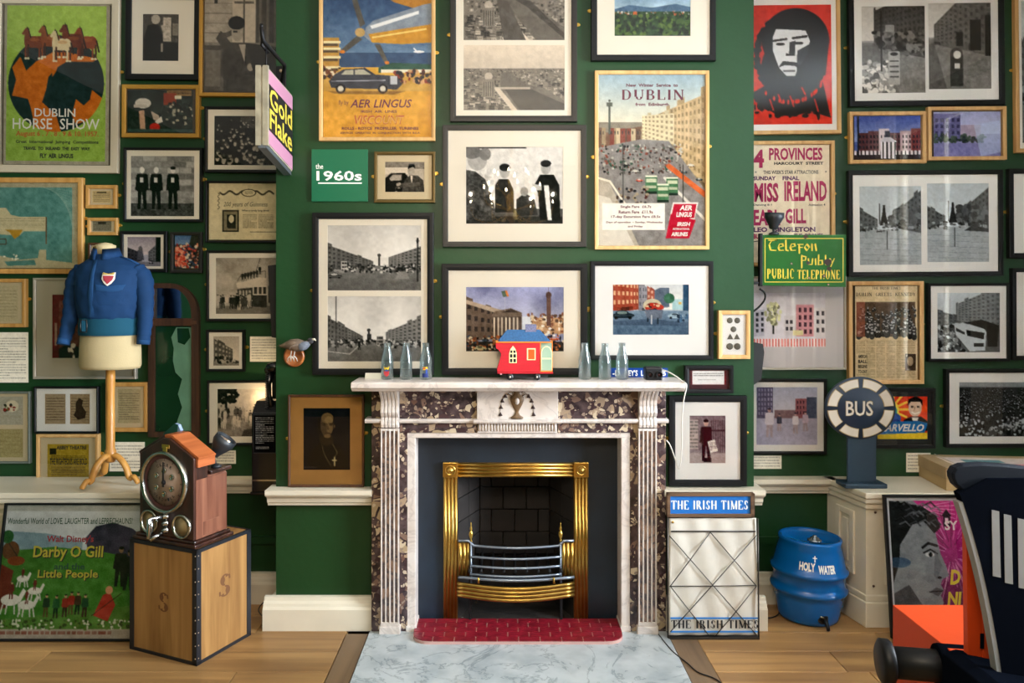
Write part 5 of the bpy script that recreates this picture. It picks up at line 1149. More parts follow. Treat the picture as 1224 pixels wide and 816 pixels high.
# dance-hall bill
r = (884, 173, 993, 313); a = art(r, 'e9ddc8', seed=55); a.noise(.02, 6); a.rect(0, 0, 1, .0, .5)
f = Fr('framed_poster', 'pale framed dance-hall bill in magenta letterpress behind the green telephone sign', 'poster', (878, 168, 999, 318), Y, m_ltwood, 4.5, .026, None, [(r, a)], plates=(1,))
mg = m_magenta; mv = mat('violet_ink', '5a2560', .7)
f.text('4', 902, 178, 915, 200, mg, bold=.08); f.text('PROVINCES', 921, 176, 985, 191, mg, bold=.06); f.text('HARCOURT  STREET', 927, 193, 986, 196.5, m_ink, bold=.04); f.text("THIS WEEK'S STAR ATTRACTIONS", 914, 203, 980, 207.5, m_ink)
f.text('SUNDAY', 902, 210, 929, 215, mv, bold=.04); f.text('FINAL', 937, 210, 957, 215, mv, bold=.04); f.text('MISS', 903, 218, 932, 241, mg, bold=.07); f.text('IRELAND', 939, 216, 990, 240, mg, bold=.07); f.text('Dancing 8-1', 902, 243, 924, 246, m_ink); f.text('Admission 4', 968, 243, 988, 246, m_ink)
f.text('EARL', 902, 250, 934, 269, mg, bold=.07); f.text('GILL', 940, 249, 965, 267, mg, bold=.07); f.text('LEO   SINGLETON', 902, 271, 976, 277, mv, bold=.04); f.text('BUD', 902, 279, 912, 285, mg, bold=.06); f.text('THE  DRONES', 950, 279, 985, 284, mv, bold=.03)
for px in (905, 989): x, z = f.loc(px, 205); obj('printed_star', G().add([(x+.006*math.cos(PI/2+i*PI/5)*(1 if i % 2 == 0 else .4), f.yp-.0007, z+.006*math.sin(PI/2+i*PI/5)*(1 if i % 2 == 0 else .4)) for i in range(10)], [tuple(range(10))]), m_ink, f.t)
# monument pair
def monument(r, seed, vx):
    a = art(r, .84, COOL, seed); a.grad(0, .55, .8, .88); a.rect(0, .55, 1, 1, .72); a.noise(.04, 9, 0, .5, 1, 1)
    a.facade(0, .28, .58, .3, .42, .52, .45, 5, 3, .3); a.facade(1, .05, .6, .5, .38, .52, .42, 10, 6, .3); a.specks(.5, .3, 1, .5, 60, .04, [.3, .4, .5]); a.poly([(vx-.07, .5), (vx-.03, .36), (vx-.015, .24), (vx+.015, .24), (vx+.03, .36), (vx+.07, .5)], .18); a.rect(vx-.08, .22, vx-.06, .48, .4)
    a.car(.32, .58, .12, .25); a.car(.56, .56, .1, .3); a.rect(.44, .56, .46, .8, .3); a.specks(0, .48, 1, .57, 50, .018, [.2, .4, .7]); [a.path([(0, .65+i*.07), (1, .68+i*.07)], .004, .55) for i in range(5)]; return a
r1, r2 = (1029, 222, 1103, 316), (1110, 219, 1184, 313); a2 = monument(r2, 57, .42); a2.poly([(.6, .6), (.75, .52), (.85, .46), (.82, .55), (1, .58), (1, .62)], .3)
Fr('framed_photograph', 'wide black framed pair of pale photographs of a street monument', 'picture', (1015, 203, 1200, 330), Y, m_black, 5.5, .03, m_matw, [(r1, monument(r1, 56, .4)), (r2, a2)])
Fr('framed_poster', 'pale framed picture cut off by the photo edge, topmost there', 'poster', (1215, -10, 1290, 182), Y, m_ltwood, 5, .026, m_matw, [((1224, 0, 1280, 170), boulevard((1224, 0, 1280, 170), 58, COOL))], plates=(-1,))
Fr('framed_photograph', 'black framed white-mounted picture cut off by the photo edge, beside the monument pair', 'picture', (1207, 201, 1330, 308), Y, m_black, 6, .03, m_matw, [((1232, 220, 1310, 290), boulevard((1232, 220, 1310, 290), 59, COOL))], plates=(-1,))
Fr('framed_photograph', 'black framed white-mounted picture cut off by the photo edge, beside the coach photograph', 'picture', (1211, 320, 1330, 430), Y, m_black, 5, .03, m_matw, [((1234, 338, 1310, 412), boulevard((1234, 338, 1310, 412), 60, COOL))], plates=False)
# street drawing
r = (884, 350, 988, 415); a = art(r, 'dfdce4', seed=61); a.noise(.015, 5)
a.poly([(0, .38), (.3, .3), (.3, .78), (0, .82)], 'c8c6d2'); [a.rect(.02+i*.06, .4+j*.1-i*.012, .05+i*.06, .46+j*.1-i*.012, '33343e') for i in range(5) for j in range(4)]; a.tree(.4, .75, .2, .6, 'a8a888', 50); a.poly([(.52, .42), (.66, .42), (.66, .78), (.52, .78)], 'd8d4da'); [a.rect(.54+i*.05, .5+j*.12, .57+i*.05, .57+j*.12, '44424e') for i in range(2) for j in range(2)]; a.rect(.66, .22, .86, .8, 'd8a0a8'); [a.rect(.69+i*.06, .28+j*.13, .72+i*.06, .36+j*.13, '5a3a48') for i in range(3) for j in range(4)]; a.rect(.86, .28, 1, .82, 'e2dee2'); [a.rect(.89+i*.06, .34+j*.15, .92+i*.06, .42+j*.15, '44424e') for i in range(2) for j in range(3)]
a.rect(0, .84, 1, .98, 'f0e8ea'); [a.rect(i*.035, .84, i*.035+.017, .98, 'e07a74') for i in range(29)]; a.rect(.62, .68, .74, .78, 'e0d8a8')
f = Fr('framed_drawing', 'silvery framed ink drawing of a terrace with pink hoarding under the telephone sign', 'drawing', (878, 330, 1012, 442), Y, m_silver, 2.5, .03, mat('pale_lilac_mount', 'd9d6da', .8), [(r, a)], plates=False)
# framed newspaper
r = (1024, 342, 1098, 454); a = art(r, 'd3c09c', seed=62, q=1.6); a.noise(.025, 6); a.rect(.02, .17, .96, .54, '5a4a3c'); a.crowd(.02, .22, .96, .5, 140, .008, .02, (.2, .3, .14), (.66, .7), (.2,)); a.rect(.02, .17, .16, .54, 'c06a52', .5)
for i in range(6): a.lines(.02+i*.16, .58, .16+i*.16, .98, 26, '6a5c48', .55, .45)
a.rect(.02, .72, .18, .93, 'd3c09c'); a.rect(.8, .72, .97, .9, '4a3c30'); a.ell(.88, .8, .05, .05, 'b8a488')
f = Fr('framed_newspaper', 'pale wood framed yellowed newspaper front page above the road-stop sign', 'newspaper', (1015, 336, 1105, 459), Y, m_ltwood, 5, .03, None, [(r, a)], plates=(1,))
f.text('THE IRISH TIMES', 1044, 342.5, 1078, 346, m_ink, serif=True); f.text('DUBLIN  GREETS  KENNEDY', 1025, 349.5, 1096, 354, m_ink, serif=True)
for i, s_ in enumerate(('AMERICAN', 'BALL', 'BEGINS', 'TO-DAY')): f.text(s_, 1027, 424+i*6, 1038, 428+i*6, m_ink, bold=.03)
# coach photograph
r = (1122, 350, 1197, 421); a = art(r, .8, COOL, 63); a.grad(0, .4, .86, .8); a.facade(1, -.1, .7, .3, .2, .5, .55, 11, 9, .38); a.facade(0, .3, .6, .32, .38, .5, .4, 4, 3, .3); a.rect(0, .55, 1, 1, .42); a.specks(0, .55, .45, 1, 120, .03, [.15, .3, .8, .6])
a.poly([(.28, .55), (.4, .5), (.74, .6), (.78, .66), (.76, .96), (.52, .98), (.3, .7)], .84); a.poly([(.46, .62), (.75, .67), (.74, .78), (.48, .72)], .15); a.rect(.58, .84, .74, .9, .2); a.poly([(.3, .58), (.44, .66), (.44, .7), (.3, .64)], .25); a.poly([(.45, .5), (.7, .45), (.98, .55), (.95, .9), (.8, .9), (.78, .62)], .18)
Fr('framed_photograph', 'black framed photograph of a white coach in traffic', 'picture', (1110, 338, 1208, 432), Y, m_black, 3.5, .028, m_matw, [(r, a)], plates=False)
# assembly
r = (1148, 457, 1236, 522); a = art(r, .2, COOL, 64); a.rect(0, 0, 1, .1, .6); a.crowd(0, .1, 1, .55, 330, .008, .014, (.1, .14), (.8, .7), (.1, .2)); a.poly([(.3, 1), (.5, .8), (1, .62), (1, .7), (.55, .92), (.45, 1)], .75); a.crowd(0, .55, 1, .95, 90, .02, .035, (.08, .16, .3), (.82, .7, .6), (.1, .7)); a.crowd(0, .68, .3, 1, 14, .03, .05, (.08,), (.85, .8), (.1,))
Fr('framed_photograph', 'black framed white-mounted photograph of a packed assembly hall above the cardboard box', 'picture', (1131, 441, 1252, 535), Y, m_black, 4.5, .03, m_matw, [(r, a)], plates=(-1,))
# children playing
r = (905, 463, 978, 532); a = art(r, '9a9ab0', seed=65); a.grad(0, .5, 'b0b4cc', 'd0d0dc'); a.rect(.02, 0, .28, .56, '5e5a74'); [a.rect(.04+i*.05, .03+j*.08, .065+i*.05, .08+j*.08, '9a96b4') for i in range(5) for j in range(6)]; a.rect(.3, .4, .7, .55, '8a7078'); a.rect(.64, .2, .82, .55, 'a06a72'); a.rect(.82, .18, .98, .56, '5a6278'); [a.rect(.66+i*.05, .24+j*.09, .685+i*.05, .29+j*.09, '5a3c48') for i in range(3) for j in range(3)]; a.rect(0, .54, 1, 1, 'b4b2c8'); a.noise(.04, 8, 0, .54, 1, 1)
for x, y, h, c in ((.22, .86, .5, 'd8d4e0'), (.38, .76, .3, '4a4a60'), (.64, .8, .36, 'e0dce6'), (.8, .76, .34, 'c8b8cc')): a.person(x, y, h, c, 'c09a98', '4a4050', 'b0a0a8')
Fr('framed_photograph', 'black framed faded colour photograph of children playing near tower blocks', 'picture', (878, 453, 989, 543), Y, m_black, 3.5, .026, m_matw, [(r, a)], plates=False)
# magician card
r = (1050, 474, 1110, 525); a = art(r, 'd8461e', seed=66); a.grad(0, .35, 'c8301c', 'e8642a'); V = lambda y: (y-474)/51.; U = lambda x: (x-1050)/60.
for i in range(14): an = i*.45; a.path([(U(1066), V(490)), (U(1066)+.35*math.cos(an), V(490)+.4*math.sin(an))], .05, 'f0d050')
a.ell(U(1066), V(490), .17, .2, 'f0e060'); a.ell(U(1068), V(492), .1, .14, '3aa0a8'); a.ell(U(1070), V(500), .14, .12, '4a6ab8'); a.ell(U(1072), V(506), .12, .09, '2a4a9a')
a.poly([(U(1080), V(515)), (U(1082), V(502)), (U(1090), V(498)), (U(1102), V(498)), (1, V(504)), (1, V(515))], '151318'); a.poly([(U(1091), V(499)), (U(1099), V(499)), (U(1095), V(512))], 'f0ece4'); a.rect(U(1091), V(503), U(1099), V(506), '151318'); a.ell(U(1095), V(488), .13, .2, 'd8c4b0'); a.poly([(U(1086), V(486)), (U(1087), V(478)), (U(1096), V(474)), (U(1104), V(479)), (U(1104), V(487)), (U(1101), V(481)), (U(1090), V(481))], '1a1718'); a.rect(U(1090), V(486), U(1093), V(487.5), '1a1718'); a.rect(U(1097), V(486), U(1100), V(487.5), '1a1718'); a.path([(U(1091), V(493)), (U(1095), V(495)), (U(1100), V(493))], .03, 'f4f0ea'); a.path([(U(1095), V(487)), (U(1094), V(491))], .02, 'a88870')
a.rect(0, V(517), 1, 1, 'e8c83a'); a.poly([(0, V(505)), (U(1098), V(503)), (1, V(506)), (U(1106), V(517)), (0, V(519))], '2a78b8')
f = Fr('framed_showcard', 'dark framed bright conjurer showcard behind the road-stop sign', 'picture', (1045, 464, 1119, 536), Y, m_black, 4, .034, mat('black_mount', '101216', .6), [(r, a)], plates=False)
f.text('MARVELLO', 1051, 507, 1106, 516, m_white, shear=.3, bold=.07)
label_card((899, 544, 934, 560), 4, 'small caption card under the photograph of children', seed=67)
label_card((1083, 541, 1112, 564), 5, 'small caption card beside the cardboard box', seed=68)
# ------------------------------------------------------------ things on the mantel
SY = -.02
def bottle(name, label, px, y=SY, kind=0, h_=.17):
    t = thing(name, label, 'bottle', (XA(px, y), y, SHZ), group='glass bottles on the mantel')
    r, h = .029, h_
    prof = [(.001, .002), (r*.8, 0), (r, .004), (r, h*.50), (r*.97, h*.56), (r*.76, h*.70), (r*.58, h*.80), (r*.53, h*.88), (r*.53, h*.95), (r*.56, h*.955), (r*.56, h), (r*.47, h), (r*.45, h*.95), (r*.45, h*.88), (r*.5, h*.8), (r*.68, h*.70), (r*.88, h*.56), (r*.9, h*.5), (r*.9, .01), (.001, .008)]
    m = bpy.data.materials.get('bottle_glass')
    if m is None:
        m = bpy.data.materials.new('bottle_glass'); m.use_nodes = True; nt = m.node_tree; L = nt.links.new; nt.nodes.remove(nt.nodes['Principled BSDF'])
        tr = nt.nodes.new('ShaderNodeBsdfTransparent'); tr.inputs[0].default_value = (.93, .97, .96, 1); gl = nt.nodes.new('ShaderNodeBsdfGlossy'); gl.inputs['Roughness'].default_value = .05
        tl = nt.nodes.new('ShaderNodeBsdfTranslucent'); tl.inputs[0].default_value = (.75, .83, .84, 1)
        lw = nt.nodes.new('ShaderNodeLayerWeight'); lw.inputs[0].default_value = .22; m1 = nt.nodes.new('ShaderNodeMixShader'); m2 = nt.nodes.new('ShaderNodeMixShader'); m2.inputs[0].default_value = .16
        L(tr.outputs[0], m2.inputs[1]); L(tl.outputs[0], m2.inputs[2]); L(lw.outputs['Facing'], m1.inputs[0]); L(m2.outputs[0], m1.inputs[1]); L(gl.outputs[0], m1.inputs[2]); L(m1.outputs[0], nt.nodes['Material Output'].inputs[0])
    obj('glass_body', G().lathe(prof, (0,0,0), 'z', 24, cap=False), m, t)
    def wrap(g, m, nm, lab=None):   # bend a flat mark round the front of the bottle
        for i, (x, y_, z) in enumerate(g.v): a = x/r; g.v[i] = (math.sin(a)*(r+.0006), -math.cos(a)*(r+.0006), z)
        return obj(nm, g, m, t, label=lab)
    def strip(x0, x1, z0, z1):
        g = G(); n = 8
        for i in range(n): a, b = x0+(x1-x0)*i/n, x0+(x1-x0)*(i+1)/n; g.add([(a,0,z0),(b,0,z0),(b,0,z1),(a,0,z1)], [(0,1,2,3)])
        return g
    if kind == 1:
        g = G(); zig = [(-.012, .062), (-.006, .048), (0, .058), (.006, .048), (.012, .062)]
        for (a, b), (c, d) in zip(zig[:-1], zig[1:]): g.add([(a-.0015, 0, b), (a+.0025, 0, b), (c+.0015, 0, d), (c-.0025, 0, d)], [(0,1,2,3)])
        wrap(g, mat('bottle_yellow', 'f2c71a', .5), 'printed_letter')
        g = G(); g.add([(-.013, 0, .040), (.013, 0, .040), (.011, 0, .024), (0, 0, .016), (-.011, 0, .024)], [(0,1,2,3,4)]); wrap(g, mat('bottle_red', 'c8202a', .5), 'printed_shield')
        wrap(strip(-.006, .006, .040, .046), mat('bottle_blue', '2a4a9a', .5), 'printed_band')
    if kind == 2:
        wrap(strip(-.011, .011, .046, .060), mat('bottle_yellow', 'f2c71a', .5), 'printed_square'); wrap(strip(-.011, .002, .050, .058), mat('bottle_red', 'c8202a', .5), 'printed_mark'); wrap(strip(.002, .010, .030, .052), mat('bottle_blue', '2a4a9a', .5), 'printed_mark'); wrap(strip(-.014, .014, .012, .030), mat('bottle_navy', '1c2c6a', .5), 'printed_band')
    if kind == 3: wrap(strip(-.016, .016, .012, .046), mat('bottle_frost', 'b8c4c4', .6), 'embossed_band') if False else None
    return t
bottle('glass_bottle', 'clear bottle with a yellow and red printed mark, beside the white card', 463, kind=1)
bottle('glass_bottle', 'plain clear bottle between two bottles with coloured prints', 485.5)
bottle('glass_bottle', 'clear bottle with a small yellow, red and blue print', 509, kind=2)
bottle('glass_bottle', 'slim clear bottle nearest the toy house on its right', 699)
bottle('glass_bottle', 'frosty clear bottle, middle one of the plain three', 723, h_=.168)
bottle('glass_bottle', 'frosty clear bottle nearest the black slide viewer', 743.5, h_=.17)
g = G().prism([(0, 0), (.03, 0), (.016, .026)], -.04, .04, 'x')
tag(obj('place_card', g, m_paper, loc=(XA(447, .02), .0, SHZ)), 'small white tent card at the left end of the mantel', 'card')
# toy house on wheels
ty = -.03; K = (ty-CAMY)/FPX; m_red = mat('toy_red', 'c01f2c', .4); m_redd = mat('toy_red_groove', 'a81e28', .5); m_or = mat('toy_orange', 'e8832a', .4); m_tb = mat('toy_blue_roof', '2c5884', .8, bump=.3, bscale=260, var=.2, vscale=120)
m_cr = mat('toy_cream', 'e6dfa8', .5); m_tblk = mat('toy_black', '151518', .4)
t = thing('toy_house', 'red toy house on black wheels with blue roof and orange porch', 'toy', (XA(627, ty), ty, SHZ))
q = lambda px, py: ((px-627)*K, (456.0-py)*K)
D = .035
bp = [(594.5, 446), (594, 443), (597.5, 432), (599, 425), (596, 420), (593, 418), (592.5, 410), (645, 410), (645, 446)]
obj('body', G().prism([q(*p) for p in bp], -D, D), m_red, t, bevel=.001)
for py in np.arange(414, 445, 4.1): a, b = q(598.5, py), q(644, py); obj('groove', G().box(a[0], b[0], -D-.0006, -D, a[1]-.0006, a[1]+.0006), m_redd, t)
a, b = q(592.5, 411.5), q(660, 409.5); obj('eave', G().box(a[0], b[0], -D-.004, D+.004, a[1], b[1]), m_or, t)
rb = [q(595, 410), q(658, 410)]; rt = [q(606, 396.5), q(645, 396.5)]; dz = D+.006
g = G(); g.add([(rb[0][0], -dz, rb[0][1]), (rb[1][0], -dz, rb[1][1]), (rb[1][0], dz, rb[1][1]), (rb[0][0], dz, rb[0][1]), (rt[0][0], -.008, rt[0][1]), (rt[1][0], -.008, rt[1][1]), (rt[1][0], .008, rt[1][1]), (rt[0][0], .008, rt[0][1])], [(0,1,5,4),(1,2,6,5),(2,3,7,6),(3,0,4,7),(4,5,6,7),(0,3,2,1)])
obj('roof', g, m_tb, t, bevel=.001)
a, b = q(628, 402), q(641, 390); obj('chimney', G().box(a[0], b[0], -.014, .012, a[1], b[1]), mat('toy_chimney', '6c6c88', .7, bump=.5, bscale=400, var=.4, vscale=200), t)
a, b = q(645, 446), q(660, 410)
pr = G(); pr.box(a[0], a[0]+.004, -D, D, a[1], b[1]); pr.box(b[0]-.003, b[0], -D, -D+.003, a[1], b[1]); pr.box(b[0]-.003, b[0], D-.003, D, a[1], b[1]); pr.box(a[0], b[0], -D, D, a[1], a[1]+.003); obj('porch', pr, m_or, t)
obj('porch_wall', G().box(a[0]+.006, b[0]-.003, -.002, .002, a[1], b[1]), mat('toy_mint', '8fb09a', .5), t)
ar = [q(646+6.6+6.2*math.cos(x), 424+8*math.sin(-x)*1.0) for x in np.linspace(0, PI, 12)]
obj('porch_arch', G().tube([(p[0], -D-.001, p[1]) for p in [q(658.8, 444)]+ar+[q(646.4, 444)]], .0022, 6), m_cr, t)
a, b = q(646, 431), q(659, 429.5); obj('porch_rail', G().box(a[0], b[0], -D-.002, -D, a[1], b[1]), m_cr, t)
# gothic window
wp = [q(608.5, 435.5), q(617.5, 435.5), q(617.5, 424), q(616, 419), q(613, 415), q(610, 419), q(608.5, 424)]
w = obj('gothic_window', G().prism(wp, -D-.0015, -D), m_cr, t)
for r_ in ((609.5, 434.5, 612.3, 430.5), (613.5, 434.5, 616.5, 430.5), (609.5, 429, 612.3, 425), (613.5, 429, 616.5, 425), (610, 423.5, 612.3, 420.5), (613.5, 423.5, 616, 420.5)):
    a, b = q(r_[0], r_[1]), q(r_[2], r_[3]); obj('pane', G().box(a[0], b[0], -D-.002, -D-.0015, a[1], b[1]), m_tblk, w)
a, b = q(629.5, 432), q(639.8, 418); w = obj('square_window', G().box(a[0], b[0], -D-.0015, -D, a[1], b[1]), m_cr, t); a, b = q(631, 431), q(638.6, 419.3); obj('pane', G().box(a[0], b[0], -D-.002, -D-.0015, a[1], b[1]), mat('toy_deep_orange', 'e0560e', .5), w)
g = G()
for i in range(33): a = q(594.8+i*2, 447.6); g.lathe([(.0042, -.001), (.0042, .001)], (a[0]+.003, -D, a[1]+.002), 'y', 8)
obj('scalloped_edge', g, m_red, t, kind='stuff')
for px in (609.5, 641.5):
    for yy in (-D*.85, D*.6):
        a = q(px, 452); wl = obj('wheel', G().lathe([(.004, -.006), (.0145, -.006), (.0155, -.003), (.0155, .003), (.0145, .006), (.004, .006)], (a[0], yy, .0157), 'y', 18), m_tblk, t)
        obj('hub', G().lathe([(.0045, 0), (.0035, -.003), (.001, -.004)], (a[0], yy-.006, .0157), 'y', 10), m_paper, wl)
a = q(599, 448.5); obj('coupling', G().box(a[0]-.005, a[0]+.004, -D, -D+.006, a[1]-.003, a[1]+.004), mat('toy_pink', 'd89aa0', .5), t)
obj('chassis', G().box(q(600, 0)[0], q(655, 0)[0], -D*.5, D*.5, .012, q(0, 446)[1]), m_tblk, t)
# slide viewer and its lead
vy = -.03; t = thing('slide_viewer', 'black stereo slide viewer at the right end of the mantel', 'viewer', (XA(780.5, vy), vy, SHZ))
obj('body', G().box(-.040, .040, -.03, .035, 0, .058), m_tblk, t, bevel=.006)
for s in (-1, 1):
    e = obj('eyepiece', G().lathe([(.012, 0), (.016, -.002), (.016, -.016), (.012, -.018), (.011, -.004), (.001, -.004)], (s*.021, -.03, .026), 'y', 18), m_black, t); obj('lens', G().lathe([(.0115, -.005), (.006, -.009), (.001, -.0105)], (s*.021, -.03, .026), 'y', 14), mat('dark_lens', '3a2020', .1), e)
obj('lever', G().tube([(.03, 0, .055), (.04, 0, .066), (.036, 0, .07)], .003, 6), m_tblk, t); obj('slide_slot', G().box(-.034, .034, -.004, .004, .058, .062), m_tblk, t, bevel=.001)
cp = [P(790, 441, -.03), P(798, 444, -.06), P(807, 449, -.1), P(815, 455, -.13), P(819.5, 458, -.155), P(820.5, 463, -.165), P(817, 480, -.15), P(815, 500, -.10), P(815, 525, -.02), P(814, 550, .015), P(811, 560, .025), P(807, 548, .03), P(801, 532, .03), P(796.5, 526, .035)]
def smoothpath(p, n=6):
    o = []
    for i in range(len(p)-1):
        a, b, c, d = p[max(i-1, 0)], p[i], p[i+1], p[min(i+2, len(p)-1)]
        for k in range(n):
            s = k/n; o.append(.5*((2*b)+(c-a)*s+(2*a-5*b+4*c-d)*s*s+(3*b-3*c+d-a)*s**3))
    return o+[p[-1]]
tag(obj('white_cable', G().tube(smoothpath(cp), .003, 6), mat('white_plastic', 'e6e2da', .4)), 'thin white cable hanging from the slide viewer over the mantel end', 'cable')
# blue enamel sign on the wall above the shelf
t = thing('enamel_sign', 'long blue enamel name sign with white capitals behind the bottles and viewer', 'sign', (XA(763, BY), BY, ZA(452, BY)))
k = (BY-CAMY)/FPX; obj('plate', G().box(-35*k, 35*k, -.006, 0, 0, 12.5*k), mat('cobalt_enamel', '123a86', .25), t, bevel=.001)
letters(t, "-D", -31*k, 3*k, -22*k, 10*k, -.0065, m_white, bold=.04); letters(t, "EY'S  LE", -12*k, 3*k, 9*k, 10*k, -.0065, m_white, bold=.04); letters(t, "B", 28*k, 3*k, 32.5*k, 10*k, -.0065, m_white, bold=.04)
# ------------------------------------------------------------ bird on a round plaque
by_ = BY; c = P(351, 426, BY-.02); t = thing('mounted_bird', 'small stuffed grey-brown bird on a round wooden wall plaque', 'taxidermy', (c.x, BY, c.z))
obj('plaque', G().lathe([(.046, 0), (.05, -.004), (.051, -.014), (.046, -.020), (.040, -.021), (.038, -.017), (.001, -.017)], (0, 0, 0), 'y', 32), wood('plaque_wood', '8a4a20', 'b87238', 0, 8, .3, coat=.4), t)
m_fth = mat('brown_grey_feathers', '6b5a4a', .85, bump=.8, bscale=120, var=.6, vscale=60, stretch=(.4, 1, 1)); m_fg = mat('slate_feathers', '5d626c', .8, bump=.6, bscale=120, var=.3, vscale=60)
kk = (BY-.06-CAMY)/FPX; bq = lambda px, py, y=-.06: Vector(((px-351)*kk, y, (426-py)*kk))
obj('body', G().tube([bq(337, 412.5), bq(343, 412), bq(350, 411), bq(358, 411.5), bq(364, 412), bq(369, 410.5), bq(372, 408)], [.003, .014, .026, .031, .027, .017, .012], 14), m_fth, t)
obj('breast', G().tube([bq(357, 413, -.066), bq(363, 413, -.068), bq(368, 411.5, -.066), bq(372, 409, -.06)], [.012, .024, .02, .012], 12), m_fg, t)
hd = obj('head', G().sphere(bq(373.5, 406.5), .0145, 14, 8, 1.15, .85, 1), mat('dark_head_feathers', '2c2a2e', .8, bump=.3, bscale=150), t)
obj('beak', G().tube([bq(376, 405), bq(379, 404.5), bq(380.5, 406.5)], [.007, .005, .001], 8), mat('bone_beak', 'cfc6b0', .4), hd)
obj('eye', G().sphere(bq(375, 405.5, -.073), .0022, 8, 6), m_tblk, hd)
for i, (a, b) in enumerate(((336, 411), (334, 412.5), (336, 415))): obj('tail_feather', G().tube([bq(347, 412), bq(a, b)], [.008, .002], 6, flat=.3), m_fth, t)
for i, (a, b) in enumerate(((343, 417), (346, 419), (350, 420))): obj('wing_feather', G().tube([bq(360, 410, -.088), bq(352, 413, -.09), bq(a, b-3, -.082)], [.008, .010, .002], 8, flat=.35), m_fth, t)
m_ft = mat('white_claw', 'd8d4cc', .5)
for x in (349, 353):
    lg = obj('leg', G().tube([bq(x+2, 417, -.055), bq(x, 425, -.045)], [.003, .0022], 6), m_ft, t)
    for d in (-5, -1, 3): obj('toe', G().tube([bq(x, 424, -.045), bq(x+d*.8, 428, -.035), bq(x+d, 432, -.024)], [.002, .002, .001], 6), m_ft, lg)
# ------------------------------------------------------------ tobacco sign on its bracket
t = thing('hanging_sign', 'pink and black tobacco sign hanging edge-on from an iron bracket', 'sign', (CX0, BY, 0))
SX = XA(350, BY)+.0; yn, yf = -.33+.0, BY-.012       # near and far edge of the board
def SP(u, v, dx=0): # u: 0 near..1 far ; v: 0 bottom..1 top ; the board hangs a little askew
    y = yn+(yf-yn)*u
    zt_, zb_ = (ZA(80, yn)*(1-u)+ZA(114, yf)*u), (ZA(172, yn)*(1-u)+ZA(205, yf)*u)
    return Vector((SX+dx-CX0, y-BY, zb_+(zt_-zb_)*v))
def slab(u0, u1, v0, v1, d0, d1, nm, m, par=t):
    vs = [SP(u, v, d) for d in (d0, d1) for v in (v0, v1) for u in (u0, u1)]
    g = G().add(vs, [(0,1,3,2),(4,6,7,5),(0,4,5,1),(2,3,7,6),(0,2,6,4),(1,5,7,3)]); return obj(nm, g, m, par)
m_pink = mat('sign_pink', 'b07a92', .4); m_signw = mat('worn_cream_paint', '958d78', .6, var=.25, vscale=18)
slab(0, 1, 0, 1, -.045, 0, 'sign_box', m_signw); slab(.02, 1, .02, .98, 0, .002, 'sign_face', m_pink); slab(.02, 1, .2, .8, .002, .003, 'black_band', m_tblk)
slab(0, 1, -.05, 0, -.04, -.004, 'lower_rim', mat('grey_tin', '7a8088', .35, metal=.7)); slab(-.012, .02, -.02, 1.02, -.05, -.028, 'edge_strip', m_signw); slab(-.012, .02, -.02, 1.02, -.02, .004, 'edge_strip', m_signw)
for s_, v0, v1 in (('Gold', .52, .78), ('Flake', .23, .49)):
    co, fsx = text_mesh(s_, 0, .03); mn, mx = co.min(0), co.max(0); qq = (co-mn)/(mx-mn)
    g = G().add([SP(.06+.9*a, v0+(v1-v0)*b, .0036) for a, b in qq], fsx); obj('lettering', g, mat('old_sign_yellow', 'c4ae3a', .6), t)
tp = SP(.15, 1.0, -.02); br = Vector((0.0, 0, ZA(112, BY)))
m_ironb = mat('black_wrought_iron', '141315', .5, metal=.5, bump=.3, bscale=80)
wall_pt = Vector((.012, -.008, 0))
a0 = Vector((SX-CX0-.02, yn-BY, ZA(48, yn)))
obj('bracket_arm', G().tube([a0+Vector((0, -.02, .05)), a0, Vector((SX-CX0, -.14, ZA(78, BY-.14))), Vector((.02, -.004, ZA(110, BY)))], .009, 8), m_ironb, t)
obj('bracket_scroll', G().tube([a0+Vector((0, -.02, .06)), a0+Vector((-.01, .03, .03)), a0+Vector((-.01, .02, -.015)), a0+Vector((0, .07, -.03))], .007, 8), m_ironb, t)
wpz = ZA(104, BY); obj('wall_plate', G().box(.0, .05, -.008, 0, wpz-.1, wpz+.1), m_ironb, t, bevel=.003)
for dz_ in (-.075, 0, .075): obj('bolt', G().lathe([(.009, 0), (.008, -.005), (.001, -.006)], (.026, -.008, wpz+dz_), 'y', 10), mat('bare_steel', 'b09a80', .4, metal=.8), t)
for u in (.12, .8):
    s1 = SP(u, 1, -.02); ya = a0.lerp(Vector((.0, -.004, ZA(110, BY))), u); obj('chain', G().tube([s1, Vector((s1.x, s1.y, ya.z))], .004, 6), m_ironb, t)
# ------------------------------------------------------------ telephone sign
t = thing('telephone_sign', 'green enamel public telephone sign with yellow lettering on an iron bracket', 'sign', (0, 0, 0))
ey = .16; kx = lambda px: XA(px, ey); kz = lambda py: ZA(py, ey)
m_gen = mat('green_enamel', '1f5a22', .25, var=.12, vscale=10); m_rust = mat('rust_spot', '2c1c14', .8); m_eny = mat('enamel_yellow', 'd8b92c', .4)
g = G(); g.add([(kx(910), ey, kz(341)), (kx(1011), ey, kz(343)), (kx(1011.5), ey, kz(280.5)), (kx(911.5), ey, kz(280.5)), (kx(910), ey+.012, kz(341)), (kx(1011), ey+.012, kz(343)), (kx(1011.5), ey+.012, kz(280.5)), (kx(911.5), ey+.012, kz(280.5))], [(0,1,2,3),(4,7,6,5),(0,4,5,1),(1,5,6,2),(2,6,7,3),(3,7,4,0)])
obj('enamel_plate', g, m_gen, t, bevel=.001)
for a in ((914, 284.5, 1008, 285.3), (914, 336.5, 1007, 337.3)): obj('yellow_border', G().box(kx(a[0]), kx(a[2]), ey-.0008, ey, kz(a[3]), kz(a[1])), m_eny, t)
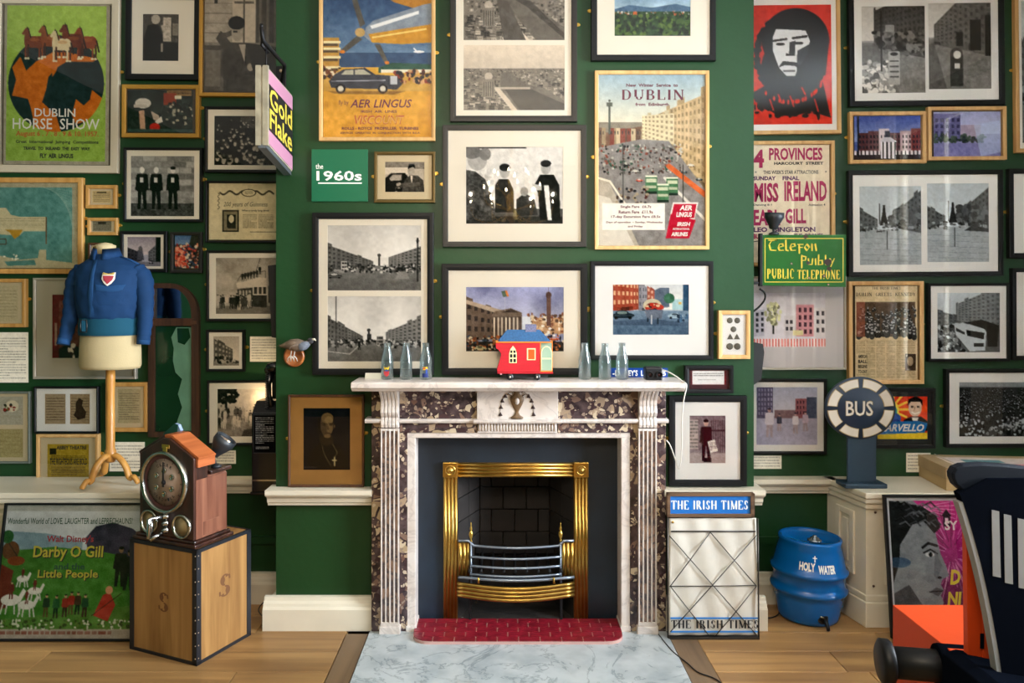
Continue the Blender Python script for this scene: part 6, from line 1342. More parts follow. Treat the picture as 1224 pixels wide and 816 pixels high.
for a in (914, 1007.3): obj('yellow_border', G().box(kx(a), kx(a+.8), ey-.0008, ey, kz(337), kz(284.5)), m_eny, t)
# rounded uncial hand, drawn with a broad pen
UN = {'T': [(.0,1.0),(.55,1.0),(.2,.95),(.02,.6),(.12,.1),(.5,.06)], 'e': [(.1,.36),(.42,.45),(.36,.68),(.15,.66),(.05,.35),(.15,.06),(.42,.08)], 'l': [(.08,1.0),(.1,.1),(.25,.03)], 'f': [(.45,.62),(.1,.62),None,(.18,.62),(.2,-.2),None,(.16,.34),(.4,.34)],
      'o': [(.22,.66),(.05,.35),(.22,.04),(.4,.35),(.22,.66)], 'n': [(.06,.66),(.08,.04),None,(.08,.5),(.3,.66),(.38,.04)], 'p': [(.08,1.0),(.08,-.25),None,(.08,.95),(.4,.85),(.36,.5),(.1,.48)], 'u': [(.06,.66),(.1,.1),(.34,.08),(.38,.66)], 'i': [(.08,.66),(.1,.06)], 'b': [(.08,1.05),(.06,.05),(.38,.1),(.34,.5),(.1,.48)], 'y': [(.06,.66),(.22,.3),None,(.4,.66),(.1,-.25)], 'j': [(.14,.66),(.16,-.1),(.0,-.22)]}
UW = {'T': .62, 'l': .34, 'i': .24, 'j': .28}
def uncial(s, px0, px1, pb, pt, par, m, yy, fx=None):
    tot = sum(UW.get(c, .52) for c in s); x = 0; g = G(); sc = (px1-px0)/tot; hh = (pb-pt)
    for c in s:
        for seg in ''.join('|' if p is None else '.' for p in UN[c]).split('|') and [[]]:
            cur = []
            for p in UN[c]+[None]:
                if p is None:
                    for (a, b), (d, e) in zip(cur[:-1], cur[1:]):
                        w = .055
                        q_ = [(a-w, b-w*.8), (a+w, b+w*.8), (d+w, e+w*.8), (d-w, e-w*.8)]
                        g.add([(kx(px0+(x+u)*sc), yy, kz(pb-v*hh)) for u, v in q_], [(0,1,2,3)])
                        for u, v in ((a, b), (d, e)): g.add([(kx(px0+(x+u+.05*math.cos(i*PI/3))*sc), yy, kz(pb-(v+.055*math.sin(i*PI/3))*hh)) for i in range(6)], [tuple(range(6))])
                    cur = []
                else: cur.append(p)
        x += UW.get(c, .52)
    return obj('lettering', g, m, par)
uncial('Telefon', 919, 978, 300, 287, t, m_eny, ey-.0008); uncial('puibly', 957, 999, 317, 305, t, m_eny, ey-.0008)
letters(t, 'PUBLIC', kx(917), kz(333), kx(949), kz(321), ey-.0008, m_eny, serif=True, tk=.2); letters(t, 'TELEPHONE', kx(953), kz(334), kx(1004), kz(322), ey-.0008, m_eny, serif=True, tk=.2)
for px, py, r_ in ((989, 313, 5), (966, 314, 3), (991, 321, 3.5), (963, 283, 3), (946, 315, 2), (990, 340, 2), (985, 330, 2.5), (967, 332, 2)):
    g = G(); rr = random.Random(px); g.add([(kx(px+r_*rr.uniform(.6, 1.1)*math.cos(i*PI/6)), ey-.001, kz(py+r_*rr.uniform(.6, 1.1)*math.sin(i*PI/6))) for i in range(12)], [tuple(range(12))]); obj('rust_spot', g, m_rust, t)
    g = G(); obj('rivet', G().lathe([(.0045, 0), (.003, -.002), (.0005, -.0025)], (kx(px), ey-.001, kz(py)), 'y', 10), mat('bare_steel', 'b09a80', .4, metal=.8), t) if r_ < 2.6 else None
obj('sign_post', G().box(kx(907.5), kx(911), ey-.01, ey+.02, kz(342), kz(279)), m_ironb, t, bevel=.002)
sp = [P(908, 345, ey), P(914, 350, ey), P(914, 358, ey), P(908, 366, ey), P(902, 371, ey), Vector((CX1+.004, ey, ZA(376, ey)))]
obj('bracket_scroll', G().tube(smoothpath(sp), .005, 8), m_ironb, t); obj('bracket_arm', G().tube([Vector((CX1, ey, kz(338))), Vector((kx(909), ey, kz(338)))], .006, 8), m_ironb, t); obj('bracket_plate', G().box(CX1, CX1+.006, ey-.015, ey+.015, kz(384), kz(330)), m_ironb, t)
def spot(name, label, base, head, aim, m, r=.042, L=.085):
    t = thing(name, label, 'spotlight', base); b = Vector(base); h = Vector(head)-b; d = Vector(aim).normalized()
    M = d.to_track_quat('Z', 'Y').to_matrix().to_4x4()
    g = G().lathe([(.012, 0), (.02, .004), (.024, .02), (r*.72, L*.42), (r, L*.7), (r, L), (r*.93, L), (r*.9, L*.72), (.01, L*.5)], (0,0,0), 'z', 24, cap=False); g.xform(Matrix.Translation(h) @ M)
    hd = obj('lamp_head', g, m, t); g = G().lathe([(r*.88, L*.9), (r*.5, L*.93), (.001, L*.94)], (0,0,0), 'z', 20); g.xform(Matrix.Translation(h) @ M); obj('lamp_lens', g, mat('lamp_glass', '3c4248', .15), hd)
    obj('stem', G().tube([(0, 0, 0), h*.6, h], .006, 8), m, t); obj('base', G().lathe([(.024, 0), (.024, .008), (.012, .014)], (0,0,0), 'z', 16), m, t)
    return t
m_lamp = mat('charcoal_lamp_paint', '20252a', .45, bump=.1, bscale=200)
spot('spotlight', 'charcoal spotlight fixed to the top of the green telephone sign', P(925, 280.5, ey-.005), P(924.5, 274, ey-.01), (0.02, -.12, 1), m_lamp, .046, .082)
tag(obj('lamp_cable', G().tube(smoothpath([P(922, 278, ey+.02), P(915, 284, .2), P(906, 288, .24), Vector((CX1+.003, .27, ZA(290, .27)))]), .0025, 6), m_tblk), 'black lead running from the telephone-sign lamp to the wall corner', 'cable')
# ------------------------------------------------------------ payphone in the left alcove
py_ = .20; X1 = CX0
t = thing('wall_telephone', 'old black coin telephone with corded handset fixed in the alcove corner', 'telephone', (X1, py_, ZA(585, py_)))
x = lambda px: XA(px, .14)-X1; z = lambda p_: ZA(p_, .14)-ZA(585, py_)
m_ph = mat('gloss_black_metal', '0c0c0e', .25, coat=.3)
g = G(); pts = [(-.09, 0.0), (.08, 0.0), (.08, z(480)), (-.02, z(480)), (-.09, z(493))]
g.prism(pts, x(303), -.002, 'x'); obj('coin_box', g, m_ph, t, bevel=.006)
fr = obj('notice_panel', G().box(x(305), -.012, -.0915, -.09, z(540), z(494)), m_tblk, t)
a = Art(60, 92, '0c0c0e', seed=70); a.lines(.08, .06, .92, .78, 15, 'c8c4bc', .75, .4); a.lines(.1, .84, .7, .92, 2, 'c8c4bc', .8, .4)
print_mesh('print', a.get(), x(306), -.014, z(539), z(495), -.0922, t)
obj('handset', G().tube([(x(318), -.03, z(444)), (x(322), -.045, z(440)), (x(330), -.045, z(438)), (-.012, -.02, z(440))], [.02, .026, .026, .02], 12), m_ph, t)
obj('handset_grip', G().tube([(x(321), -.03, z(446)), (x(319), -.03, z(460)), (x(320), -.035, z(474)), (x(324), -.04, z(490))], [.018, .012, .012, .02], 10), m_ph, t)
pp = []
for i in range(90): s = i/89; pp.append((x(319)+.006*math.cos(i*1.3)-.002, -.06+.006*math.sin(i*1.3), z(446)+(z(494)-z(446))*s))
obj('coiled_cord', G().tube(pp, .0022, 5), m_tblk, t)
obj('upper_bracket', G().box(x(322), -.002, -.02, .05, z(478), z(440)), m_ph, t, bevel=.004); obj('knob', G().lathe([(.012, 0), (.016, -.008), (.012, -.02), (.001, -.02)], (x(303), .0, z(545)), 'x', 14), m_ph, t)
obj('foot_flange', G().box(x(302), -.002, -.1, .08, 0, .012), m_ph, t, bevel=.002); obj('chrome_strip', G().box(x(304), -.004, -.093, -.09, z(573), z(571)), mat('chrome', 'b8bcc0', .15, metal=1), t)
wz = lambda p_: ZA(p_, .2)
g = G(); g.prism([(XA(324.5, .2), wz(318)), (CX0, wz(316)), (CX0, wz(404)), (XA(329, .2), wz(402))], .14, .24)
tag(obj('wall_wedge', g, mat('matt_black', '0c0c0d', .6)), 'narrow black wedge shape on the corner beside the tram photograph', 'fitting')  # narrow black form of unknown kind, built as a simple wedge
g = G(); g.prism([(CX1, wz(407)), (XA(907, .2), wz(410)), (XA(908.5, .2), wz(420)), (XA(905, .2), wz(452)), (CX1, wz(462))], .14, .24)
tag(obj('wall_wedge', g, mat('matt_black', '0c0c0d', .6)), 'narrow black shape on the corner beside the token display', 'fitting')  # black form at this corner, kind unknown
# little lamp behind the handset
lp = P(317, 487, .30); t = thing('picture_lamp', 'small lit warm lamp glowing behind the telephone handset', 'lamp', (lp.x, .33, lp.z-.03))
obj('bulb', G().sphere((0, -.03, .04), .013, 12, 8), mat('warm_bulb', 'ffe0a0', .5, emit=(1, .72, .38), estr=25), t); obj('lamp_base', G().lathe([(.018, 0), (.018, .012), (.008, .03)], (0, -.03, 0), 'z', 14), m_tblk, t); obj('wall_arm', G().tube([(0, -.03, .004), (0, .046, .004)], .006, 8), m_tblk, t)
l = bpy.data.lights.new('lamp_light', 'POINT'); l.energy = 3.5; l.color = (1, .72, .42); l.shadow_soft_size = .02; lo = bpy.data.objects.new('lamp_light', l); COL.objects.link(lo); lo.parent = t; lo.location = (0, -.055, .05)
# ------------------------------------------------------------ arched frame with mirror and torn glass
ay = AY; k = (ay-.03-CAMY)/FPX
t = thing('arched_mirror', 'worn wooden framed tall mirror with rounded shoulder and flaking green glass', 'mirror', (XA(210, ay), ay, ZA(521, ay)))
x = lambda px: (px-210)*k; z = lambda p_: (521-p_)*k
m_old = wood('worn_brown_wood', '24150c', '4a2d1a', 2, 10, .6)
out = [(180, 521), (180, 337)]+[(180+24+ (36)*math.sin(a), 337+38-38*math.cos(a)) for a in np.linspace(.0, PI/2, 9)]+[(240, 521)]
inn = [(187, 515), (187, 343)]+[(187+20+(24.5)*math.sin(a), 343+32-32*math.cos(a)) for a in np.linspace(.0, PI/2, 9)]+[(231.5, 515)]
g = G(); n = len(out)
for o_ in (out, inn):
    for yy in (-.03, 0): g.v += [(x(a), yy, z(b)) for a, b in o_]
for i in range(n):
    j = (i+1) % n; g.f += [(i, j, 2*n+j, 2*n+i), (i, n+i, n+j, j), (2*n+i, 2*n+j, 3*n+j, 3*n+i)]; g.sm += [False]*3
obj('frame', g, m_old, t)
obj('crossbar', G().box(x(183), x(236), -.032, 0, z(388), z(379)), m_old, t, bevel=.002)
for px in (184, 235): obj('hinge_strap', G().box(x(px-4), x(px+3), -.034, -.03, z(386), z(382)), mat('rusty_brown', '4a2c18', .6), t)
m_mir = mat('old_mirror', '8c98a0', .08, metal=1)
up = [(x(a), z(b)) for a, b in inn[1:] if b < 379]; up = [(x(187), z(379))]+up+[(x(231.5), z(379))]
obj('mirror_pane', G().prism(up, -.012, -.008), m_mir, t)
obj('green_glass', G().box(x(187), x(231.5), -.012, -.008, z(515), z(388)), mat('deep_green_glass', '10301c', .12, var=.2, vscale=4), t)
tp = [(212, 390), (231, 390), (231, 514), (210, 514), (214, 500), (219, 486), (214, 470), (219, 452), (211, 444), (208, 430), (209, 415), (206, 402)]
obj('flaked_patch', G().prism([(x(a), z(b)) for a, b in tp], -.0135, -.0121), mat('pale_green_backing', '5f8a72', .4, var=.15, vscale=14), t)
tp = [(213, 391), (227, 391), (229, 402), (222, 411), (214, 408)]; obj('dark_flake', G().prism([(x(a), z(b)) for a, b in tp], -.0145, -.0136), mat('deep_green_glass', '10301c', .12), t)
# ------------------------------------------------------------ blue uniform shirt on a tailor's bust
my = .22; S = (my-CAMY)/FPX; cz = .648
X0 = XA(132, my)
zz = lambda py: ZA(py, my)-cz
wx = lambda px: XA(px, my)-X0
t = thing('tailor_bust', 'cream linen tailor bust on a turned wooden tripod stand', 'mannequin', (X0, my, cz))
m_linen = mat('cream_linen', 'b8a67e', .85, bump=.2, bscale=200, var=.08, vscale=6)
m_stand = wood('golden_beech', 'a8702c', 'c8934a', 2, 9, .4, coat=.2)
g = G(); g.loft([(zz(440)+.000, 0, 0, .0, .0), (zz(440), 0, 0, .142, .10), (zz(436), 0, 0, .148, .106), (zz(418), 0, 0, .147, .105), (zz(398), 0, 0, .142, .1), (zz(380), 0, 0, .13, .09), (zz(350), 0, 0, .14, .095), (zz(325), 0, 0, .15, .085), (zz(315), 0, 0, .11, .07), (zz(309), -.02, 0, .055, .055), (zz(303), -.022, 0, .044, .046), (zz(296), -.024, 0, .047, .049), (zz(293), -.024, 0, .047, .049), (zz(292), -.024, 0, .035, .036)], 36)
obj('torso', g, m_linen, t); obj('neck_cap', G().lathe([(.036, 0), (.03, .006), (.001, .012)], (-.024, 0, zz(292.5)), 'z', 20), m_linen, t)
obj('pole', G().lathe([(.022, zz(441)), (.022, zz(452)), (.020, zz(470)), (.021, zz(536)), (.027, zz(538)), (.027, zz(549)), (.020, zz(552))], (.0, 0, 0), 'z', 20), m_stand, t)
for a, lab in ((-1.95, 0), (-.25, 0), (2.3, 0)):
    d = Vector((math.cos(a), math.sin(a), 0)); rr = [(.01, zz(543)), (.05, zz(546)), (.09, zz(556)), (.115, zz(570)), (.135, .045), (.165, .012)]
    if lab == 0: obj('leg', G().tube(smoothpath([d*r_+Vector((0, 0, h_)) for r_, h_ in rr], 5), [.019]*5+[.018]*10+[.015]*10+[.011], 10, flat=.75), m_stand, t)
# the shirt
t = thing('uniform_shirt', 'blue belted uniform shirt with red breast badge, worn by the tailor bust', 'shirt', (X0, my, cz))
m_sh = mat('blue_cotton', '123359', .8, spec=.2, bump=.8, bscale=9, var=.10, vscale=8); m_shd = mat('navy_cotton_edge', '1a3f68', .8, spec=.2); m_belt = mat('teal_belt_cotton', '14475c', .8, spec=.2, bump=.2, bscale=40)
def wr(kk, z_, a, x_, y_):
    s = 1+.012*math.sin(9*a+z_*60)+.010*math.sin(17*a-z_*35)+.008*math.sin(5*a+z_*110); return x_*s, y_*s
secs = [(zz(400), .0, 0, .141, .108), (zz(396), 0, 0, .146, .112), (zz(384), 0, 0, .138, .104), (zz(378), 0, -.002, .148, .116), (zz(365), 0, -.003, .160, .126), (zz(350), 0, -.002, .166, .128), (zz(335), 0, 0, .170, .118), (zz(324), 0, 0, .168, .104), (zz(317), -.003, 0, .150, .088), (zz(312), -.008, 0, .112, .074), (zz(307), -.016, 0, .068, .062), (zz(304), -.020, 0, .056, .056)]
def interp(secs, n):
    o = []
    for i in range(len(secs)-1):
        for j in range(n): s = j/n; o.append(tuple(secs[i][c]*(1-s)+secs[i+1][c]*s for c in range(5)))
    return o+[secs[-1]]
obj('body', G().loft(interp(secs, 4), 56, cap=False, fn=wr), m_sh, t)
def sleeve(pts, rs, name='sleeve'):
    g = G(); P_ = smoothpath([Vector(p) for p in pts], 6); R_ = list(np.interp(np.linspace(0, len(rs)-1, len(P_)), range(len(rs)), rs)); R_ = [r_*(1+.06*math.sin(i*1.9)) for i, r_ in enumerate(R_)]
    return obj(name, g.tube(P_, R_, 20), m_sh, t)
sleeve([(-.130, 0, zz(322)), (-.165, .0, zz(335)), (-.185, -.0, zz(355)), (-.192, -.01, zz(375)), (-.200, -.03, zz(395)), (-.205, -.05, zz(408))], [.045, .050, .044, .038, .033, .028])
sl = sleeve([(.125, 0, zz(322)), (.160, -.0, zz(334)), (.176, -.01, zz(355)), (.184, -.02, zz(378)), (.182, -.03, zz(398)), (.180, -.035, zz(408))], [.045, .050, .043, .036, .032, .030])
obj('cuff', G().tube([(.181, -.033, zz(404)), (.180, -.036, zz(411))], .031, 20), m_shd, t); obj('cuff', G().tube([(-.204, -.047, zz(404)), (-.206, -.054, zz(411))], .030, 20), m_shd, t)
# collar
g = G(); N = 22; vs = []
for i in range(N+1):
    a = -PI/2+.22+(2*PI-.44)*i/N; c, s = math.cos(a), math.sin(a); fr_ = max(0, -s)
    vs += [(-.020+.058*c, .058*s, zz(305)-.012*fr_), (-.022+.060*c, .060*s-.004*fr_, zz(296)-.010*fr_), (-.020+.074*c, .078*s-.006*fr_, zz(307)-.018*fr_)]
g.add(vs, [(3*i+j, 3*i+3+j, 3*i+4+j, 3*i+1+j) for i in range(N) for j in (0, 1)], True); o = obj('collar', g, m_sh, t); sm = o.modifiers.new('thickness', 'SOLIDIFY'); sm.thickness = .003
def fy(z_, x_):
    ry = np.interp(z_, [s_[0] for s_ in secs], [s_[4] for s_ in secs]); rx = np.interp(z_, [s_[0] for s_ in secs], [s_[3] for s_ in secs]); return -ry*math.sqrt(max(.02, 1-(x_/rx)**2))*1.02
def patch(pts, m, nm, off=.003, th=.002, lab=None, par=t):
    """cloth piece lying on the chest; pts in image pixels"""
    n = len(pts); cx_ = sum(p[0] for p in pts)/n; cy_ = sum(p[1] for p in pts)/n; vs = []
    ring = [(wx(a), zz(b)) for a, b in pts]; c = (wx(cx_), zz(cy_)); vs = [(c[0], fy(c[1], c[0])-off-th, c[1])]
    K_ = 4
    for j in range(1, K_+1):
        for a, b in ring: u, v = c[0]+(a-c[0])*j/K_, c[1]+(b-c[1])*j/K_; vs.append((u, fy(v, u)-off-(th if j < K_ else 0), v))
    fs_ = [(0, 1+i, 1+(i+1) % n) for i in range(n)]
    for j in range(K_-1): fs_ += [(1+j*n+i, 1+(j+1)*n+i, 1+(j+1)*n+(i+1) % n, 1+j*n+(i+1) % n) for i in range(n)]
    return obj(nm, G().add(vs, fs_, True), m, par, label=lab)
patch([(122, 311), (126, 311), (127, 330), (128, 350), (128, 378), (122, 378), (121, 350), (122, 330)], m_shd, 'button_placket', th=.001)
patch([(90, 337), (103, 335), (104, 341), (92, 344)], m_shd, 'pocket_flap'); patch([(130, 340), (161, 340), (160, 347), (146, 349), (131, 347)], m_shd, 'pocket_flap', off=.001)
patch([(92, 345), (104, 342), (105, 362), (94, 364)], m_sh, 'breast_pocket'); patch([(131, 348), (160, 348), (158, 366), (133, 367)], m_sh, 'breast_pocket', off=.001)
bg = patch([(137, 327), (144, 328), (151, 326), (151, 334), (148, 339), (144, 342), (140, 339), (137, 334)], mat('badge_white', 'd8d0c4', .7), 'badge', off=.008)
patch([(138.5, 330), (150, 330), (149, 335), (144, 340), (139.5, 335)], mat('badge_red', '9a2a38', .7), 'badge_shield', off=.0115, par=bg); patch([(138, 326), (144, 328), (150, 326), (150, 329), (138, 329)], mat('badge_gold', 'b89a50', .7), 'badge_scroll', off=.0115, par=bg)
bs = [(zz(400), .0, -.001, .148, .115), (zz(397), .0, -.001, .150, .118), (zz(380), 0, -.001, .146, .112), (zz(377), 0, -.001, .144, .110)]
obj('belt', G().loft(interp(bs, 3), 48, cap=False, fn=lambda k_, z_, a, x_, y_: (x_*(1+.004*math.sin(14*a+z_*80)), y_)), m_belt, t)
bz0, bz1 = zz(397), zz(380); bx_ = wx(116.5); yb_ = -.127
obj('belt_buckle', G().tube([(bx_-.014, yb_, bz0+.008), (bx_+.014, yb_, bz0+.008), (bx_+.016, yb_, (bz0+bz1)/2), (bx_+.014, yb_, bz1-.006), (bx_-.014, yb_, bz1-.006), (bx_-.016, yb_, (bz0+bz1)/2), (bx_-.014, yb_, bz0+.008)], .0035, 8), m_tblk, t)
obj('belt_tongue', G().box(bx_-.01, bx_+.01, yb_-.002, yb_+.004, bz0+.004, bz1-.002), m_belt, t, bevel=.002)
# tall shoulder straps
for s_ in (-1, 1): obj('epaulette', G().tube([(-.01+s_*.065, .0, zz(309)+.008), (s_*.10, 0, zz(312.5)+.008), (s_*.145, 0, zz(318)+.008)], .016, 8, flat=.3), m_shd, t)
# ------------------------------------------------------------ leaning film poster, lower left
def leaning(name, label, cat, px0, px1, py_top, yb, yt, zb, zt, m, fw, img_rect=None, img=None, mount=None, fd=.022):
    """frame leaning back: bottom at (yb, zb), top at (yt, zt)"""
    x0, x1 = XA(px0, yb), XA(px1, yb); L = math.hypot(yt-yb, zt-zb); ang = math.atan2(yt-yb, zt-zb)
    t = thing(name, label, cat, ((x0+x1)/2, yb, zb), (-ang, 0, 0)); w = (x1-x0)/2; g = G(); f = fw
    for a in ((-w, w, 0, f), (-w, w, L-f, L), (-w, -w+f, f, L-f), (w-f, w, f, L-f)): g.box(a[0], a[1], -fd, 0, a[2], a[3])
    obj('frame', g, m, t, bevel=.0015); obj('backing', G().box(-w+.002, w-.002, -.006, -.001, .002, L-.002), m_back, t); obj('glass', G().box(-w+f, w-f, -fd+.004, -fd+.005, f, L-f), m_glass, t)
    return t, w, L
t, w, L = leaning('film_poster', 'black framed green comic film poster leaning on the floor against the cabinet', 'poster', -9, 170, 0, -.075, .030, 0.001, .605, m_black, .009)
def pq(px, py): return (-w+.009+(2*w-.018)*(px+8)/(177.), .009+(L-.018)*(763-py)/(763-597.5))
a = Art(206, 190, '4a6a34', seed=80); U = lambda x: (x+8)/177.; V = lambda y: (y-597.5)/165.5
a.grad(0, .42, 'c8cccc', 'b4bec4'); a.noise(.03, 6, 0, 0, 1, .3); a.rect(0, 0, 1, .05, 'b0b2ac'); a.poly([(0, .2), (.3, .22), (.55, .28), (.55, .4), (0, .4)], '7f96a0'); a.poly([(U(92), V(640)), (U(104), V(625)), (U(125), V(620)), (U(150), V(628)), (U(165), V(640)), (U(168), V(665)), (U(100), V(665))], '3c3448'); a.noise(.05, 8, .5, .12, 1, .4)
a.poly([(0, .36), (.35, .32), (.7, .36), (1, .42), (1, .93), (0, .93)], '4a7c30'); a.noise(.06, 10, 0, .35, 1, .93); a.poly([(0, .34), (.4, .34), (.3, .6), (0, .6)], '46702c', .6)
a.rect(0, .93, 1, 1, 'a89e90'); a.lines(.02, .945, .8, .975, 1, '7a3a2c', .8, .8); a.lines(.3, .1, .3, .1, 1)
a.ell(U(2), V(655), .06, .07, '5e3a22'); a.path([(U(-2), V(645)), (U(18), V(672))], .008, '3a2a20'); a.ell(U(10), V(668), .06, .035, '7a3c1c'); a.poly([(U(-8), V(672)), (U(8), V(680)), (U(4), V(725)), (U(-8), V(730))], '6a2a1e'); a.ell(U(-3), V(638), .04, .05, '2f5a30')
for x, y, s_ in ((8, 716, 1.2), (28, 722, 1.0), (20, 690, .7), (36, 705, .8)):
    a.ell(U(x), V(y), .055*s_, .035*s_, 'd8d4c8'); a.poly([(U(x+6*s_), V(y)), (U(x+12*s_), V(y-12*s_)), (U(x+15*s_), V(y-9*s_)), (U(x+10*s_), V(y+3))], 'd8d4c8'); [a.path([(U(x+d*s_), V(y+3)), (U(x+d*1.3*s_), V(y+14*s_))], .01, 'c8c4b8') for d in (-7, -3, 4, 8)]; a.person(U(x), V(y-1), .11*s_, '6a2a24', 'c09070', '2f5a30')
for i, (x, y) in enumerate(((52, 737), (64, 738), (75, 737), (82, 734), (90, 734), (99, 737))): a.person(U(x), V(y), .17, ['2c3a28', '2f5a34', '8a2c22', '9a3428', '4a3424', '2c4a30'][i], 'c09070', '2a3a24', ['5a4a2a', '1c2c1c', '3a2420'][i % 3])
a.poly([(U(110), V(735)), (U(120), V(710)), (U(128), V(706)), (U(136), V(722)), (U(128), V(742))], 'a03428'); a.ell(U(127), V(704), .025, .03, 'c08a68'); a.path([(U(108), V(735)), (U(142), V(708))], .006, '3a2a1c')
for x, y in ((138, 700), (149, 704)): a.person(U(x), V(y), .3, '2c241e', '8a6a50', '241c16', wide=1.1)
a.specks(0, .86, 1, .93, 160, .01, ['5a7a34', '2c4a20', 'c8ccb8'])
p0, p1 = pq(-8, 763), pq(169, 597.5); print_mesh('print', a.get(), p0[0], p1[0], p0[1], p1[1], -.008, t)
def pt(s_, x0, y0, x1, y1, m_, dy=-.0086, **kw): a_, b_ = pq(x0, y1), pq(x1, y0); letters(t, s_, a_[0], a_[1], b_[0], b_[1], dy, m_, **kw)
m_dkg = mat('dark_green_ink', '1f4a34', .7); m_fr = mat('film_red_ink', 'a02430', .7); m_fy = mat('film_yellow_ink', 'c2b43a', .7)
pt('Wonderful World of LOVE, LAUGHTER and LEPRECHAUNS!', -6, 614, 149, 623, m_dkg, bold=.02); pt("Walt Disney's", 45, 636, 103, 647, m_fr, bold=.05)
pt('Darby O Gill', 31, 650, 117, 669, m_ink, bold=.07); pt('Darby O Gill', 30, 649, 116, 668, m_fy, dy=-.0091, bold=.04); pt('and the', 57, 671, 95, 679, m_dkg, bold=.05); pt('Little People', 39, 680, 113, 693, m_ink, bold=.07); pt('Little People', 38, 679, 112, 692, m_fy, dy=-.0091, bold=.04)
# ------------------------------------------------------------ leaning profile poster, right
t, w, L = leaning('film_poster', 'black framed magenta film poster with a grey man in profile, beside the cabinet corner', 'poster', 1064, 1200, 0, -.05, .028, .001, .645, m_black, .012)
def pq(px, py): return (-w+(2*w)*(px-1064)/136., L*(750-py)/(750-587.))
a = Art(140, 190, '9a2a78', seed=81); U = lambda x: (x-1071)/122.; V = lambda y: (y-594)/150.; R2 = a.rs
a.grad(0, 1, 'c83a8c', '5a1c52'); 
for i in range(70): an = R2.rand()*2*PI; r0, r1_ = R2.uniform(.05, .2), R2.uniform(.25, .6); a.path([(U(1143)+r0*math.cos(an), V(655)+r0*math.sin(an)), (U(1143)+r1_*math.cos(an), V(655)+r1_*math.sin(an)*.8)], .006, ['f0a8d0', '4a1440', 'e8c8e0'][i % 3], .6)
for i in range(5): a.path([(U(1108), V(602)), (U(1150), V(595+i*5))], .006, 'f0c8e0', .6)
F = '8c949c'
a.poly([(0, 0), (U(1100), 0), (U(1122), V(612)), (U(1127), V(640)), (U(1130), V(655)), (U(1136), V(670)), (U(1138), V(680)), (U(1130), V(684)), (U(1128), V(690)), (U(1131), V(696)), (U(1127), V(702)), (U(1130), V(710)), (U(1126), V(718)), (U(1128), V(732)), (U(1110), V(744)), (0, V(744))], F)
a.noise(.04, 7, 0, .2, .5, 1, fine=False)
a.poly([(0, 0), (U(1085), V(597)), (U(1110), V(600)), (U(1128), V(612)), (U(1132), V(625)), (U(1124), V(632)), (U(1112), V(618)), (U(1098), V(622)), (U(1090), V(634)), (U(1082), V(645)), (U(1080), V(665)), (0, V(690))], '23252a')
for i in range(26): x, y = R2.uniform(1073, 1124), R2.uniform(597, 624); a.path([(U(x), V(y)), (U(x+7), V(y-3)), (U(x+12), V(y+2))], .012, ['4a4e54', '14161a', '70767c'][i % 3], .8)
a.path([(U(1109), V(648)), (U(1116), V(643)), (U(1126), V(646))], .02, '22242a'); a.ell(U(1117), V(656), .045, .018, 'd0d4d8'); a.ell(U(1118), V(656), .02, .018, '15171c'); a.path([(U(1110), V(654)), (U(1118), V(650)), (U(1126), V(655))], .012, '1c1e24')
a.poly([(U(1124), V(650)), (U(1131), V(668)), (U(1124), V(684)), (U(1120), V(680))], '6a7078', .7); a.ell(U(1127), V(682), .02, .01, '24262c'); a.poly([(U(1114), V(698)), (U(1122), V(693)), (U(1131), V(696)), (U(1124), V(703))], '54585f'); a.path([(U(1114), V(698)), (U(1129), V(697))], .008, '1c1e24'); a.poly([(0, V(700)), (U(1090), V(690)), (U(1104), V(712)), (U(1122), V(722)), (U(1127), V(732)), (U(1108), V(744)), (0, V(744))], '3c4048', .75); a.ell(U(1079), V(665), .12, .04, '3c5c80', .7)
a.rect(U(1136), V(612), U(1144), V(624), '201028'); a.poly([(U(1134), V(612)), (U(1146), V(612)), (U(1140), V(604))], '201028'); a.rect(U(1138), V(614), U(1142), V(621), 'f0d0e4')
p0, p1 = pq(1071, 744), pq(1193, 594); print_mesh('poster_margin', Art(30, 40, 'c4c8ce').get(), *(lambda A, B: (A[0], B[0], A[1], B[1]))(pq(1067, 747), pq(1197, 590)), -.007, t); print_mesh('print', a.get(), p0[0], p1[0], p0[1], p1[1], -.0076, t)
def pt(s_, x0, y0, x1, y1, m_, dy=-.0082, **kw): a_, b_ = pq(x0, y1), pq(x1, y0); letters(t, s_, a_[0], a_[1], b_[0], b_[1], dy, m_, **kw)
pt('SY', 1137, 617, 1153, 628, m_white, bold=.06); pt('D', 1139, 673, 1152, 690, m_yellow, shear=.2, bold=.08); pt('NI', 1134, 698, 1152, 713, m_yellow, shear=.2, bold=.08)
